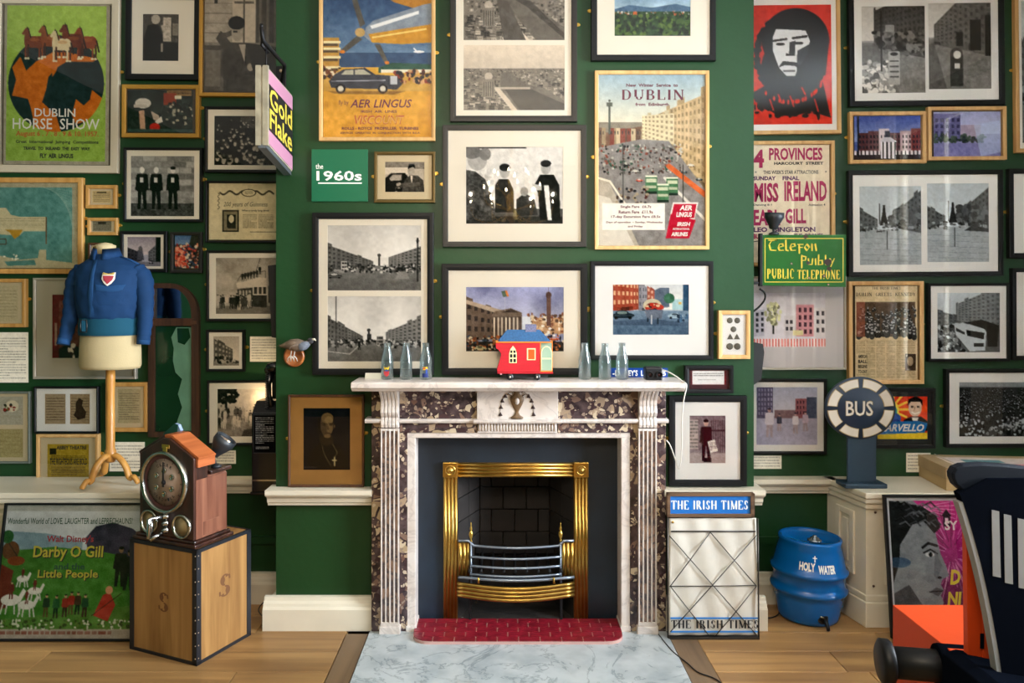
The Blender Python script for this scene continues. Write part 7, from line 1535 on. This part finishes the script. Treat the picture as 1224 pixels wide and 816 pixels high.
# ------------------------------------------------------------ crate with the time recorder on top
e1 = Vector((math.cos(R(66)), math.sin(R(66)), 0)); e2 = Vector((math.cos(R(156)), math.sin(R(156)), 0))
base = Vector((-1.302, -.32, 0)); rotz = R(66)-PI/2+0     # local +y = e1 (back), local +x = -e2
t = thing('plywood_crate', 'plywood crate with black metal edging, stencilled S, under the time recorder', 'crate', tuple(base), (0, 0, R(66)-PI/2))
CW, CD, CH = .40, .33, .495
m_ply = wood('crate_plywood', '80592c', 'a87e48', 2, 5, .6); m_edge = mat('black_crate_edging', '15181f', .45, bump=.2, bscale=60); m_sten = mat('faded_stencil', '6a4424', .8)
obj('panel_front', G().box(-CW+.006, -.006, 0.002, .012, .006, CH-.006), m_ply, t); obj('panel_side', G().box(-.012, -.002, .006, CD-.006, .006, CH-.006), m_ply, t)
obj('panel_back', G().box(-CW+.006, -.006, CD-.012, CD-.002, .006, CH-.006), m_ply, t); obj('panel_side', G().box(-CW+.002, -CW+.012, .006, CD-.006, .006, CH-.006), m_ply, t); obj('lid', G().box(-CW+.004, -.004, .004, CD-.004, CH-.012, CH-.001), m_ply, t); obj('bottom', G().box(-CW+.004, -.004, .004, CD-.004, .001, .012), m_ply, t)
E = .011
for x_, y_ in ((0, 0), (-CW, 0), (0, CD), (-CW, CD)):
    sx, sy = (-1 if x_ == 0 else 1), (1 if y_ == 0 else -1)
    g = G(); g.box(*sorted((x_, x_+sx*E*2.3)), *sorted((y_-sy*.001, y_+sy*.003)), 0, CH); g.box(*sorted((x_+ -sx*.001, x_+sx*.003)), *sorted((y_, y_+sy*E*2.3)), 0, CH); obj('corner_edging', g, m_edge, t)
for z_ in (0, CH):
    sz = 1 if z_ == 0 else -1; za, zb_ = sorted((z_, z_+sz*E*1.3))
    for a_ in ((-CW, 0, -.001, .003), (-CW, 0, CD-.003, CD+.001)): obj('rim_edging', G().box(a_[0], a_[1], a_[2], a_[3], za, zb_), m_edge, t)
    for a_ in ((-.003, .001), (-CW-.001, -CW+.003)): obj('rim_edging', G().box(a_[0], a_[1], 0, CD, za, zb_), m_edge, t)
    for a_ in ((0, E), (CD-E, CD)): obj('rim_edging', G().box(-CW, 0, a_[0], a_[1], z_-.001, z_+.001), m_edge, t)
    for a_ in ((-E, 0), (-CW, -CW+E)): obj('rim_edging', G().box(a_[0], a_[1], 0, CD, z_-.001, z_+.001), m_edge, t)
for i in range(9):
    for kind_, pos in ((0, (-.006, -.0015, .03+i*.055)), (1, (.0015, .009, .03+i*.055))): obj('rivet', G().sphere(pos, .003, 6, 4), mat('bare_steel', 'b09a80', .4, metal=.8), t)
letters(t, 'S', -.225, .20, -.165, .285, .0008, m_sten, serif=True, tk=.2)
o = letters(t, 'S', 0, 0, .07, .1, 0, m_sten, serif=True, tk=.2); o.location = (-.0008, .13, .24); o.rotation_euler = (0, 0, PI/2)
# recorder
t = thing('time_recorder', 'dark wooden gabled clocking-in time recorder with round brass dial and chrome crank', 'clock', tuple(base+Vector((0, 0, CH+.001))), (0, 0, R(66)-PI/2))
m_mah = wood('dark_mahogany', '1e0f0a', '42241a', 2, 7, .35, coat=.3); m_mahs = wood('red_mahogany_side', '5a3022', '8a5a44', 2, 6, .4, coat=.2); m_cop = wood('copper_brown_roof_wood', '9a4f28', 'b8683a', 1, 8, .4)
m_ni = mat('nickel_rim', 'b0b0a8', .2, metal=1)
x0, x1, y0, ym, y1 = -.36, -.035, .018, .10, .215
obj('base_plinth', G().box(x0-.03, x1+.022, y0-.014, y1+.02, 0, .016), m_mah, t, bevel=.004); obj('plinth_moulding', G().box(x0-.018, x1+.012, y0-.007, y1+.01, .016, .03), m_mah, t, bevel=.005)
sh, ap = .385, .462; xm = (x0+x1)/2
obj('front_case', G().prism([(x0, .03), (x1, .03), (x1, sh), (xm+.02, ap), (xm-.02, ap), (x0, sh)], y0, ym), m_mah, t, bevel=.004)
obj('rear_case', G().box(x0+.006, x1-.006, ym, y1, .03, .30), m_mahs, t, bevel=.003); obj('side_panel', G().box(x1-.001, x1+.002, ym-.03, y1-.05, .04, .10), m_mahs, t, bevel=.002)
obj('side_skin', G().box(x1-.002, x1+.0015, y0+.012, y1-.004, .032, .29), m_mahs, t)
obj('rear_lid', G().box(x0-.012, x1+.014, ym+.004, y1+.016, .30, .318), m_mah, t, bevel=.005)
# copper coloured roof slopes
for s_ in (1, -1):
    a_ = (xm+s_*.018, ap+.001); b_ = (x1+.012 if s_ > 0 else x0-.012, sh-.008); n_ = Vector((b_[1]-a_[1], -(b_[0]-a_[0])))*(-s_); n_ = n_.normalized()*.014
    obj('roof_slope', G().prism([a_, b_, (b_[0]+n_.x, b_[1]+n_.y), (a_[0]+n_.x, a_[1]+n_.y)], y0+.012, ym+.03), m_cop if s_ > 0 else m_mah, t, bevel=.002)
obj('roof_ridge', G().box(xm-.022, xm+.022, y0+.012, ym+.03, ap, ap+.014), m_cop, t, bevel=.002); obj('roof_drop', G().box(x1-.0, x1+.013, y0+.012, ym+.03, sh-.04, sh+.002), m_cop, t, bevel=.002)
dc = (xm-.004, y0, .270); dr = .138
obj('dial_rim', G().lathe([(dr, 0), (dr, -.012), (dr-.004, -.02), (dr-.012, -.022), (dr-.018, -.012), (dr-.019, -.004)], dc, 'y', 48, cap=False), m_ni, t)
dl = obj('dial', G().lathe([(dr-.014, -.004), (.001, -.005)], dc, 'y', 48), mat('tarnished_silver_dial', 'a08c7e', .4, metal=0, var=.12, vscale=6), t)
obj('dial_track', G().lathe([(dr-.015, -.0055), (dr-.034, -.0058)], dc, 'y', 48, cap=False), mat('dark_red_track', '4a2624', .5), dl)
for i in range(60): a_ = i*PI/30; r0 = dr-.036 if i % 5 else dr-.044; obj('minute_mark', G().bar((dc[0]+math.cos(a_)*r0, y0-.006, dc[2]+math.sin(a_)*r0), (dc[0]+math.cos(a_)*(dr-.030), y0-.006, dc[2]+math.sin(a_)*(dr-.030)), .0014), m_ink, dl) if i % 5 == 0 else None
for i in range(6): a_ = PI/2+i*PI/3; obj('key_boss', G().lathe([(.013, 0), (.013, -.005), (.010, -.008), (.009, -.004), (.001, -.003)], (dc[0]+math.cos(a_)*.052, y0-.005, dc[2]+math.sin(a_)*.052), 'y', 16), m_ni, dl)
obj('hand', G().prism([(dc[0]-.006, dc[2]-.02), (dc[0]+.006, dc[2]-.02), (dc[0]+.002, dc[2]+.09), (dc[0]-.002, dc[2]+.09)], y0-.014, y0-.012), m_ink, t); obj('hand_boss', G().lathe([(.011, 0), (.008, -.008), (.001, -.01)], (dc[0], y0-.008, dc[2]), 'y', 14), m_ink, t)
def arc_text(s_, r_, a0, a1, hh, m_, par):
    n = len(s_)
    for i, ch in enumerate(s_):
        if ch == ' ': continue
        a_ = a0+(a1-a0)*i/(n-1); co, f_ = text_mesh(ch, 0, .02); mn, mx = co.min(0), co.max(0); q_ = (co-mn)/(mx-mn)
        M_ = Matrix.Rotation(a_-PI/2 if a_ > 0 else a_+PI/2, 2); pos = Vector((dc[0]+r_*math.cos(a_), dc[2]+r_*math.sin(a_)))
        g = G(); g.add([(pos.x+(M_ @ Vector(((u-.5)*hh*.8, (v-.5)*hh))).x, y0-.0075, pos.y+(M_ @ Vector(((u-.5)*hh*.8, (v-.5)*hh))).y) for u, v in q_], f_); obj('lettering', g, m_, par)
arc_text('CLERK', .078, R(120), R(60), .014, m_ink, dl); arc_text('GLEDHILL', .078, -R(135), -R(45), .013, m_ink, dl)
for cx_, lab in ((x0+.066, 0), (x1-.066, 1)):
    c_ = (cx_, y0, .086); r_ = .054
    d_ = obj('small_rim', G().lathe([(r_, 0), (r_, -.008), (r_-.003, -.013), (r_-.008, -.013), (r_-.011, -.004)], c_, 'y', 32, cap=False), m_ni, t); obj('small_window', G().lathe([(r_-.008, -.003), (.001, -.004)], c_, 'y', 32), mat('aged_ivory', 'a8946c', .5), d_)
m_chr = mat('chrome', 'b8bcc0', .15, metal=1); hx = xm-.02
for zz_ in (.03+.03, .09, .12): obj('spindle', G().lathe([(.016, 0), (.016, -.008), (.010, -.012), (.008, -.022), (.001, -.022)], (xm+.004, y0, zz_), 'y', 16), m_chr, t)
obj('crank_arm', G().tube([(xm+.0, y0-.022, .123), (xm-.03, y0-.05, .118), (xm-.03, y0-.066, .118), (xm-.030, y0-.066, .036), (xm-.025, y0-.064, .030), (xm+.0, y0-.022, .05)], .009, 8), m_chr, t); obj('crank_grip', G().tube([(xm-.028, y0-.055, .112), (xm-.030, y0-.055, .055)], .010, 10), m_chr, t)
obj('brass_latch', G().box(xm-.022, xm+.022, y0-.005, y0, .418, .436), m_brassd, t, bevel=.002); obj('latch_hook', G().box(xm-.012, xm+.012, y0-.009, y0-.003, .404, .426), m_brassd, t, bevel=.002)
obj('lid_knob', G().lathe([(.006, 0), (.01, .004), (.001, .01)], (x0-.006, y0+.01, .30), 'z', 10), m_mah, t)
# little green folder lying on the roof slope
M_ = base+Vector((0, 0, CH+.001))
t = thing('green_booklet', 'small green printed card propped behind the gable of the time recorder', 'card', tuple(M_), (0, 0, R(66)-PI/2))
obj('card_face', G().prism([(x0+.02, .40), (x0+.10, .43), (x0+.11, .50), (x0+.09, .505), (x0+.02, .455)], ym+.032, ym+.036), mat('dark_green_card', '174a3c', .5), t); obj('card_fold', G().prism([(x0+.09, .505), (x0+.11, .50), (x0+.125, .475), (x0+.10, .44)], ym+.034, ym+.05), mat('pale_blue_card', '8a9cb8', .5), t); obj('card_foot', G().box(x0+.02, x0+.05, ym+.034, ym+.06, .318, .42), mat('dark_green_card', '174a3c', .5), t)
# spotlight standing on the rear lid
bp_ = M_+Vector((0, 0, .318))+(-e2)*(-.055)+e1*.17
spot('spotlight', 'charcoal spotlight standing on the lid of the time recorder', bp_, bp_+Vector((-.015, 0, .05)), (.55, .1, .75), m_lamp, .050, .1)
# ------------------------------------------------------------ news-stand rack
t = thing('newspaper_rack', 'newspaper display rack with blue header and wired cream canvas, leaning by the fireplace', 'rack', (XA(850.5, -.045), -.052, 0), (-R(.6), 0, 0))
K2 = 3.54/FPX; x = lambda px: (px-850.5)*K2; z = lambda py: (757-py)*K2*1.003
m_rw = wood('weathered_brown_wood', '4a3626', '7a5c42', 0, 8, .6); m_cv = mat('cream_canvas', 'cdc8bd', .85, bump=.35, bscale=18, var=.06, vscale=7)
g = G(); xa, xb, za, zb_ = x(796), x(900), z(612), z(583); f_ = .016
hf = obj('header_frame', G().box(xa, xb, -.02, .004, za, za+f_).box(xa, xb, -.02, .004, zb_-f_, zb_).box(xa, xa+f_, -.02, .004, za, zb_).box(xb-f_, xb, -.02, .004, za, zb_), m_rw, t, bevel=.002)
hp = obj('header_panel', G().box(xa+f_-.002, xb-f_+.002, -.012, -.002, za+f_-.002, zb_-f_+.002), mat('header_blue', '1f6ab8', .35), t)
letters(t, 'THE IRISH TIMES', x(801.5), z(603.5), x(893), z(592), -.0127, m_white, serif=True, tk=.19)
cv = Art(4, 4)
nx_, nz_ = 40, 50; vs = []; cx0, cx1, cz0, cz1 = x(799), x(904), z(753), z(614)
for j in range(nz_+1):
    for i in range(nx_+1):
        u, v = i/nx_, j/nz_; sk = (1-v)*.004
        vs.append((cx0+(cx1-cx0)*u+(u-.5)*(1-v)*.004, -.002-.006*math.sin(u*PI)*abs(math.sin(v*9))*.6-.003*math.sin(u*23+v*7), cz0+(cz1-cz0)*v))
g = G().add(vs, [(j*(nx_+1)+i, j*(nx_+1)+i+1, (j+1)*(nx_+1)+i+1, (j+1)*(nx_+1)+i) for j in range(nz_) for i in range(nx_)], True)
o = obj('canvas', g, m_cv, t); sm = o.modifiers.new('thickness', 'SOLIDIFY'); sm.thickness = .002; sm.offset = 1
obj('back_board', G().box(cx0+.004, cx1-.004, .006, .014, cz0+.004, zb_-.01), m_back, t)
m_wire = mat('dull_wire', '4e4a46', .4, metal=.8); m_strip = mat('strip_blue', '2f7cc8', .6)
yw_ = -.013
for a_, b_ in (((797, 612), (797, 755)), ((905, 614), (905.5, 755)), ((797, 755), (905.5, 755)), ((801, 629), (902, 629))): obj('wire_edge', G().tube([(x(a_[0]), yw_, z(a_[1])), (x(b_[0]), yw_, z(b_[1]))], .0035, 6), m_wire, t)
for a_, b_ in (((848, 630), (800, 694)), ((848, 630), (903, 694)), ((800, 694), (848, 755)), ((903, 694), (852, 755)), ((799, 634), (903, 752)), ((903, 634), (800, 748)), ((799, 694), (903, 693))): obj('wire', G().tube([(x(a_[0]), yw_, z(a_[1])), ((x(a_[0])+x(b_[0]))/2, yw_-.004, (z(a_[1])+z(b_[1]))/2), (x(b_[0]), yw_, z(b_[1]))], .0022, 5), m_wire, t)
for py in (731, 747): obj('blue_band', G().box(x(800), x(905), -.0125, -.0115, z(py+2), z(py)), m_strip, t)
letters(t, 'THE IRISH TIMES', x(801), z(744.5), x(905), z(734), -.0128, m_ink, serif=True, tk=.2)
obj('header_eyelet', G().lathe([(.005, 0), (.006, -.003), (.003, -.003)], (x(803), -.012, z(618)), 'y', 12), m_brassd, t)
obj('foot_rail', G().box(x(798), x(906), -.018, .012, 0, .010), m_wire, t)
# ------------------------------------------------------------ blue keg
by0 = .195; kc = (XA(967.5, by0-.02), by0, 0)
t = thing('metal_keg', 'glossy blue metal keg lettered in white with a small cross', 'barrel', (kc[0], kc[1], .001), (0, R(1.5), 0))
m_keg = mat('keg_blue_gloss', '03589c', .25, spec=.35, coat=.2, bump=.12, bscale=14)
pr = [(.125, 0), (.140, .004), (.146, .02), (.152, .06), (.162, .11), (.166, .135), (.178, .142), (.183, .152), (.178, .162), (.168, .170), (.169, .19), (.169, .225), (.180, .233), (.184, .243), (.180, .253), (.168, .262), (.162, .30), (.152, .345), (.146, .375), (.150, .385), (.148, .395), (.138, .398), (.132, .388), (.128, .376), (.001, .372)]
obj('shell', G().lathe(pr, (0,0,0), 'z', 56), m_keg, t)
obj('bung', G().lathe([(.034, .376), (.034, .384), (.022, .386), (.020, .394), (.010, .396), (.009, .404), (.001, .405)], (.015, -.02, 0), 'z', 20), mat('dull_chrome', '8a9298', .25, metal=.9), t)
obj('tap_flange', G().lathe([(.026, 0), (.026, -.008), (.014, -.012), (.001, -.012)], (.012, -.140, .045), 'y', 16), mat('dark_tap_metal', '20262c', .35, metal=.7), t)
obj('tap_spout', G().tube([(.012, -.148, .045), (.016, -.175, .042), (.020, -.185, .02), (.022, -.186, .006)], .009, 8), mat('dark_tap_metal', '20262c', .35, metal=.7), t); obj('tap_lever', G().tube([(.012, -.165, .045), (.002, -.17, .062), (-.012, -.172, .066)], .005, 6), m_ni, t)
def wrap_text(s_, a0, a1, z0, z1, m_, par, nm='lettering'):
    co, f_ = text_mesh(s_, 0, .09); mn, mx = co.min(0), co.max(0); q_ = (co-mn)/(mx-mn); g = G(); vs = []
    for u, v in q_:
        a_ = a0+(a1-a0)*u; z_ = z0+(z1-z0)*v; r_ = np.interp(z_, [.262, .30, .345], [.168, .162, .152])+.0012; vs.append((r_*math.sin(a_), -r_*math.cos(a_), z_))
    g.add(vs, f_); return obj(nm, g, m_, par)
wrap_text('HOLY', -.66, -.22, .272, .312, m_white, t); wrap_text('WATER', -.14, .38, .264, .304, m_white, t)
g = G(); 
for a0_, a1_, z0_, z1_ in ((-.245, -.215, .316, .344), (-.29, -.17, .332, .336)):
    vs = [(np.interp(z_, [.262, .30, .345], [.168, .162, .152])*math.sin(a_)*1.006, -np.interp(z_, [.262, .30, .345], [.168, .162, .152])*math.cos(a_)*1.006, z_) for z_ in (z0_, z1_) for a_ in (a0_, a1_)]; g.add(vs, [(0,1,3,2)])
obj('painted_cross', g, m_white, t)
# ------------------------------------------------------------ road-stop sign
sy = .17; sx = XA(1029, sy); t = thing('bus_stop_sign', 'oval navy and cream road-stop sign lettered BUS on a dark post', 'sign', (sx, sy, .648))
kz = lambda py: ZA(py, sy)-.648; kx = lambda px: XA(px, sy)-sx
m_post = mat('dark_blue_grey_board', '1c3344', .5); m_sc = mat('sign_cream', 'c9bfb0', .5, var=.08, vscale=10); m_sn = mat('sign_navy', '15283e', .4); m_sg = mat('sign_gold_line', '8c7648', .5)
obj('foot', G().box(kx(1005), kx(1055), -.05, .06, 0, .022), m_post, t, bevel=.004); obj('post', G().box(kx(1012.5), kx(1046.5), -.008, .008, .02, kz(515)), m_post, t, bevel=.002)
c_ = (kx(1026.5), -.014, kz(487)); rx_, rz_ = 41.5*(sy-CAMY)/FPX, 36.5*(sy-CAMY)/FPX
obj('oval_plate', G().lathe([(rx_, .012), (rx_+.003, .008), (rx_+.003, -.002), (rx_, -.006), (.001, -.006)], c_, 'y', 64, sy=rz_/rx_), m_sn, t)
for i in range(8):
    a0_, a1_ = i*PI/4+.07, (i+1)*PI/4-.07
    def seg(r0, r1, a0_, a1_, y_): 
        g = G(); n = 8; vs = []
        for j in range(n+1): a_ = a0_+(a1_-a0_)*j/n; vs += [(c_[0]+math.cos(a_)*rx_*r0, y_, c_[2]+math.sin(a_)*rz_*r0), (c_[0]+math.cos(a_)*rx_*r1, y_, c_[2]+math.sin(a_)*rz_*r1)]
        return g.add(vs, [(2*j, 2*j+1, 2*j+3, 2*j+2) for j in range(n)])
    o = obj('cream_segment', seg(.665, .96, a0_, a1_, c_[1]-.0066), m_sg, t); obj('segment_face', seg(.69, .935, a0_+.025, a1_-.025, c_[1]-.0072), m_sc, o)
letters(t, 'BUS', kx(1008.5), kz(496.5), kx(1041.5), kz(478), c_[1]-.0068, m_sg, bold=.05); letters(t, 'BUS', kx(1009.2), kz(495.8), kx(1040.8), kz(478.7), c_[1]-.0074, m_sc, bold=.015)
# ------------------------------------------------------------ cardboard game box
t = thing('cardboard_box', 'flat tan cardboard box tied with string, faded print on its lid', 'box', (XA(1185, .2), .20, .649), (0, 0, R(-6)))
m_card = mat('tan_cardboard', 'b3986c', .75, bump=.1, bscale=60, var=.06, vscale=8); obj('tray', G().box(-.28, .30, -.15, .15, 0, .10), m_card, t, bevel=.002); obj('lid', G().box(-.285, .305, -.155, .155, .055, .112), mat('tan_lid_card', 'a8906a', .75, var=.08, vscale=9), t, bevel=.002)
a = Art(70, 40, 'c9b8a8', seed=90); a.noise(.04, 8); a.rect(.05, .1, .95, .9, 'cfc4c0'); a.rect(.2, .25, .6, .5, '3c7a80', .7); a.rect(.1, .6, .9, .75, 'c86a7a', .6); img = a.get()
print_mesh('lid_print', img, -.22, .24, -.14, .1, 0, t, fn=lambda co: np.stack([co[:, 0], co[:, 2], np.full(len(co), .1125)], -1))
obj('string', G().tube([(-.20, -.157, 0.0), (-.20, -.158, .112), (-.20, -.157, .114), (-.20, .157, .114)], .002, 5), m_paper, t)
# ------------------------------------------------------------ locomotive-fronted play desk, lower right
t = thing('locomotive_bench', 'orange and black locomotive-shaped play bench with black buffer and white bars', 'play furniture', (1.35, -1.1, 0))
ly = lambda d: d-3.6+1.1      # distance from the camera -> local y
lx_ = lambda px, d: (px-VX)*d/FPX-1.35
lz_ = lambda py, d: CAMZ+(VY-py)*d/FPX
m_lor = mat('orange_paint', 'b23a10', .5, spec=.3, bump=.08, bscale=60); m_lbk = mat('blue_black_paint', '080b12', .7, spec=0); m_lwh = mat('grey_white_stripe', '747472', .6)
nz = lz_(722.5, 2.6)
d0, d1 = 2.235, 2.6
obj('nose', G().box(lx_(1067, d1), .45, ly(d0), ly(d1), .06, nz), m_lor, t, bevel=.002)
obj('nose_skirt', G().box(lx_(1067, d1)+.02, .45, ly(d0), ly(d1)-.02, 0, .06), m_lbk, t)
dc_ = 2.21
cb = [(1153, 596), (1155, 640), (1157, 785), (1158, 815), (1160, 1010), (1300, 1010), (1300, 596)]
obj('cab_front', G().prism([(lx_(a_, dc_), max(0, lz_(b_, dc_))) for a_, b_ in cb], ly(dc_), ly(dc_)+.02), m_lor, t)
obj('hinged_door', G().prism([(lx_(a_, dc_), lz_(b_, dc_)) for a_, b_ in ((1173, 640), (1174, 800), (1230, 800), (1230, 640))], ly(dc_)-.003, ly(dc_)), m_lor, t, bevel=.001)
for py in (658, 765): obj('hinge', G().box(lx_(1170.5, dc_), lx_(1175, dc_), ly(dc_)-.006, ly(dc_)-.003, lz_(py+9, dc_), lz_(py-9, dc_)), m_lbk if py > 700 else m_lor, t, bevel=.001)
ds = 2.12
cur = [(1147, 590), (1151, 600), (1157, 618), (1165, 645), (1173, 675), (1180, 705), (1187, 740), (1194, 780), (1199, 815), (1206, 880), (1214, 1010)]
wh = [(a_-5.5, b_) for a_, b_ in cur]
side = [(lx_(a_, ds), max(0, lz_(b_, ds))) for a_, b_ in cur]
obj('side_panel', G().prism(side+[(.75, 0), (.75, lz_(572, ds)), (side[0][0]+.08, lz_(572, ds))], ly(ds), ly(ds)+.03), m_lbk, t)
rim = [(lx_(a_, ds), max(0.0, lz_(b_, ds))) for a_, b_ in wh[1:]]
obj('white_edge', G().prism(side[1:]+rim[::-1], ly(ds)+.001, ly(ds)+.028), m_lwh, t)
for x_, y0_, y1_ in ((1186, 609, 690), (1200.5, 614, 698), (1217, 619, 704)):
    o = obj('white_bar', G().prism([(lx_(x_-.8, ds), lz_(y0_, ds)), (lx_(x_+8, ds), lz_(y0_+2, ds)), (lx_(x_+10, ds), lz_(y1_, ds)), (lx_(x_+.5, ds), lz_(y1_-2, ds))], ly(ds)-.0015, ly(ds)), m_lwh, t)
dr_ = 2.13
ro = [(1139.5, 572), (1139, 566), (1143, 559), (1152, 555.5), (1175, 554), (1200, 555.5), (1224, 558), (1275, 566), (1330, 580), (1330, 606), (1275, 592), (1224, 584), (1200, 582), (1175, 584), (1158, 590), (1150, 586), (1143, 580)]
obj('roof_hood', G().prism([(lx_(a_, dr_), lz_(b_, dr_)) for a_, b_ in ro], ly(dr_), ly(2.165), smooth=False), mat('blue_black_roof', '0a0f18', .55, spec=.12), t, bevel=.006)
# buffer
db = 2.33; bc = Vector((lx_(1052, db), ly(db), lz_(790, db))); r_ = .066
M_b = Matrix.Translation(bc) @ Matrix.Rotation(R(-10), 4, 'Z')
g = G().lathe([(.001, -.004), (r_*.8, -.004), (r_, .004), (r_, .026), (r_*.92, .032), (.045, .036)], (0,0,0), 'x', 40); g.xform(M_b); obj('buffer_head', g, mat('rubbed_black', '0b0c0e', .45, spec=.25, bump=.15, bscale=40), t)
g = G().lathe([(.046, .03), (.046, .26)], (0,0,0), 'x', 28); g.xform(M_b); obj('buffer_shank', g, mat('rubbed_black', '0b0c0e', .45, spec=.25), t)
g = G().lathe([(.062, .16), (.064, .17), (.064, .25), (.06, .27)], (0,0,0), 'x', 28); g.xform(M_b); obj('buffer_collar', g, m_lbk, t)
g = G(); bb = [(1108, 772, 2.32), (1122, 765, 2.3), (1215, 830, 2.0)]
obj('buffer_beam', G().prism([(lx_(1112, 2.3), lz_(822, 2.3)), (lx_(1112, 2.3), lz_(768, 2.3)), (lx_(1128, 2.3), lz_(764, 2.3)), (.5, lz_(800, 2.3)), (.5, lz_(860, 2.3))], ly(2.0), ly(2.24)), m_lbk, t, bevel=.004)
obj('underframe', G().box(.05, .7, ly(2.0), ly(2.2), 0, .30), m_lbk, t)
# ------------------------------------------------------------ loose cables on the floor
tag(obj('floor_cable', G().tube(smoothpath([Vector(p) for p in ((1.28, .33, .16), (1.30, .31, .06), (1.27, .24, .006), (1.31, .16, .004), (1.38, .20, .004), (1.42, .30, .004), (1.46, .33, .03), (1.47, .34, .12))]), .003, 6), m_tblk), 'thin black cable looping by the skirting behind the blue keg', 'cable')
tag(obj('floor_cable', G().tube(smoothpath([Vector(p) for p in ((-1.10, .10, .004), (-1.16, .16, .004), (-1.22, .26, .004), (-1.20, .33, .02), (-1.12, .34, .02))]), .003, 6), m_tblk), 'short black cable on the boards by the crate', 'cable')
tag(obj('floor_cable', G().tube(smoothpath([Vector((XA(a_, -.2)*1, y_, .0045)) for a_, y_ in ((797, -.02), (800, -.10), (805, -.20), (815, -.30), (822, -.38), (838, -.44), (845, -.55))]), .0028, 6), m_tblk), 'thin black lead trailing over the edge of the marble hearth slab', 'cable')
# ------------------------------------------------------------ chandelier above and behind the viewer (seen in the picture glass)
t = thing('chandelier', 'lit crystal chandelier reflected in the picture glass, hung outside the picture', 'chandelier', (.10, -3.05, 2.2))
m_bulb = mat('candle_bulb', 'fff0d0', .4, emit=(1, .78, .48), estr=90)
obj('stem', G().lathe([(.012, 1.04), (.012, .3), (.04, .25), (.03, .15), (.06, .08), (.02, .02), (.001, 0)], (0,0,0), 'z', 14), m_brassd, t)
for i in range(18):
    a_ = i*2*PI/18; r_ = (.36, .26, .16)[i % 3]; h_ = (.16, .3, .42)[i % 3]; d_ = Vector((math.cos(a_), math.sin(a_), 0))
    ar = obj('arm', G().tube(smoothpath([Vector((0, 0, .12)), d_*r_*.5+Vector((0, 0, h_-.14)), d_*r_*.9+Vector((0, 0, h_-.1)), d_*r_+Vector((0, 0, h_))]), .006, 6), m_brassd, t)
    obj('bulb', G().lathe([(.004, 0), (.008, .012), (.005, .026), (.001, .036)], tuple(d_*r_+Vector((0, 0, h_+.03))), 'z', 10), m_bulb, ar)
    g = G().lathe([(.001, -.05), (.010, -.02), (.001, 0)], tuple(d_*r_+Vector((0, 0, h_-.02))), 'z', 6); obj('crystal_drop', g, m_glass, ar)
    if i % 3 == 0:
        l = bpy.data.lights.new('candle_light', 'POINT'); l.energy = 15; l.color = (1, .84, .64); l.shadow_soft_size = .011; lo = bpy.data.objects.new('candle_light', l); COL.objects.link(lo); lo.parent = t; lo.location = d_*r_+Vector((0, 0, h_+.11))
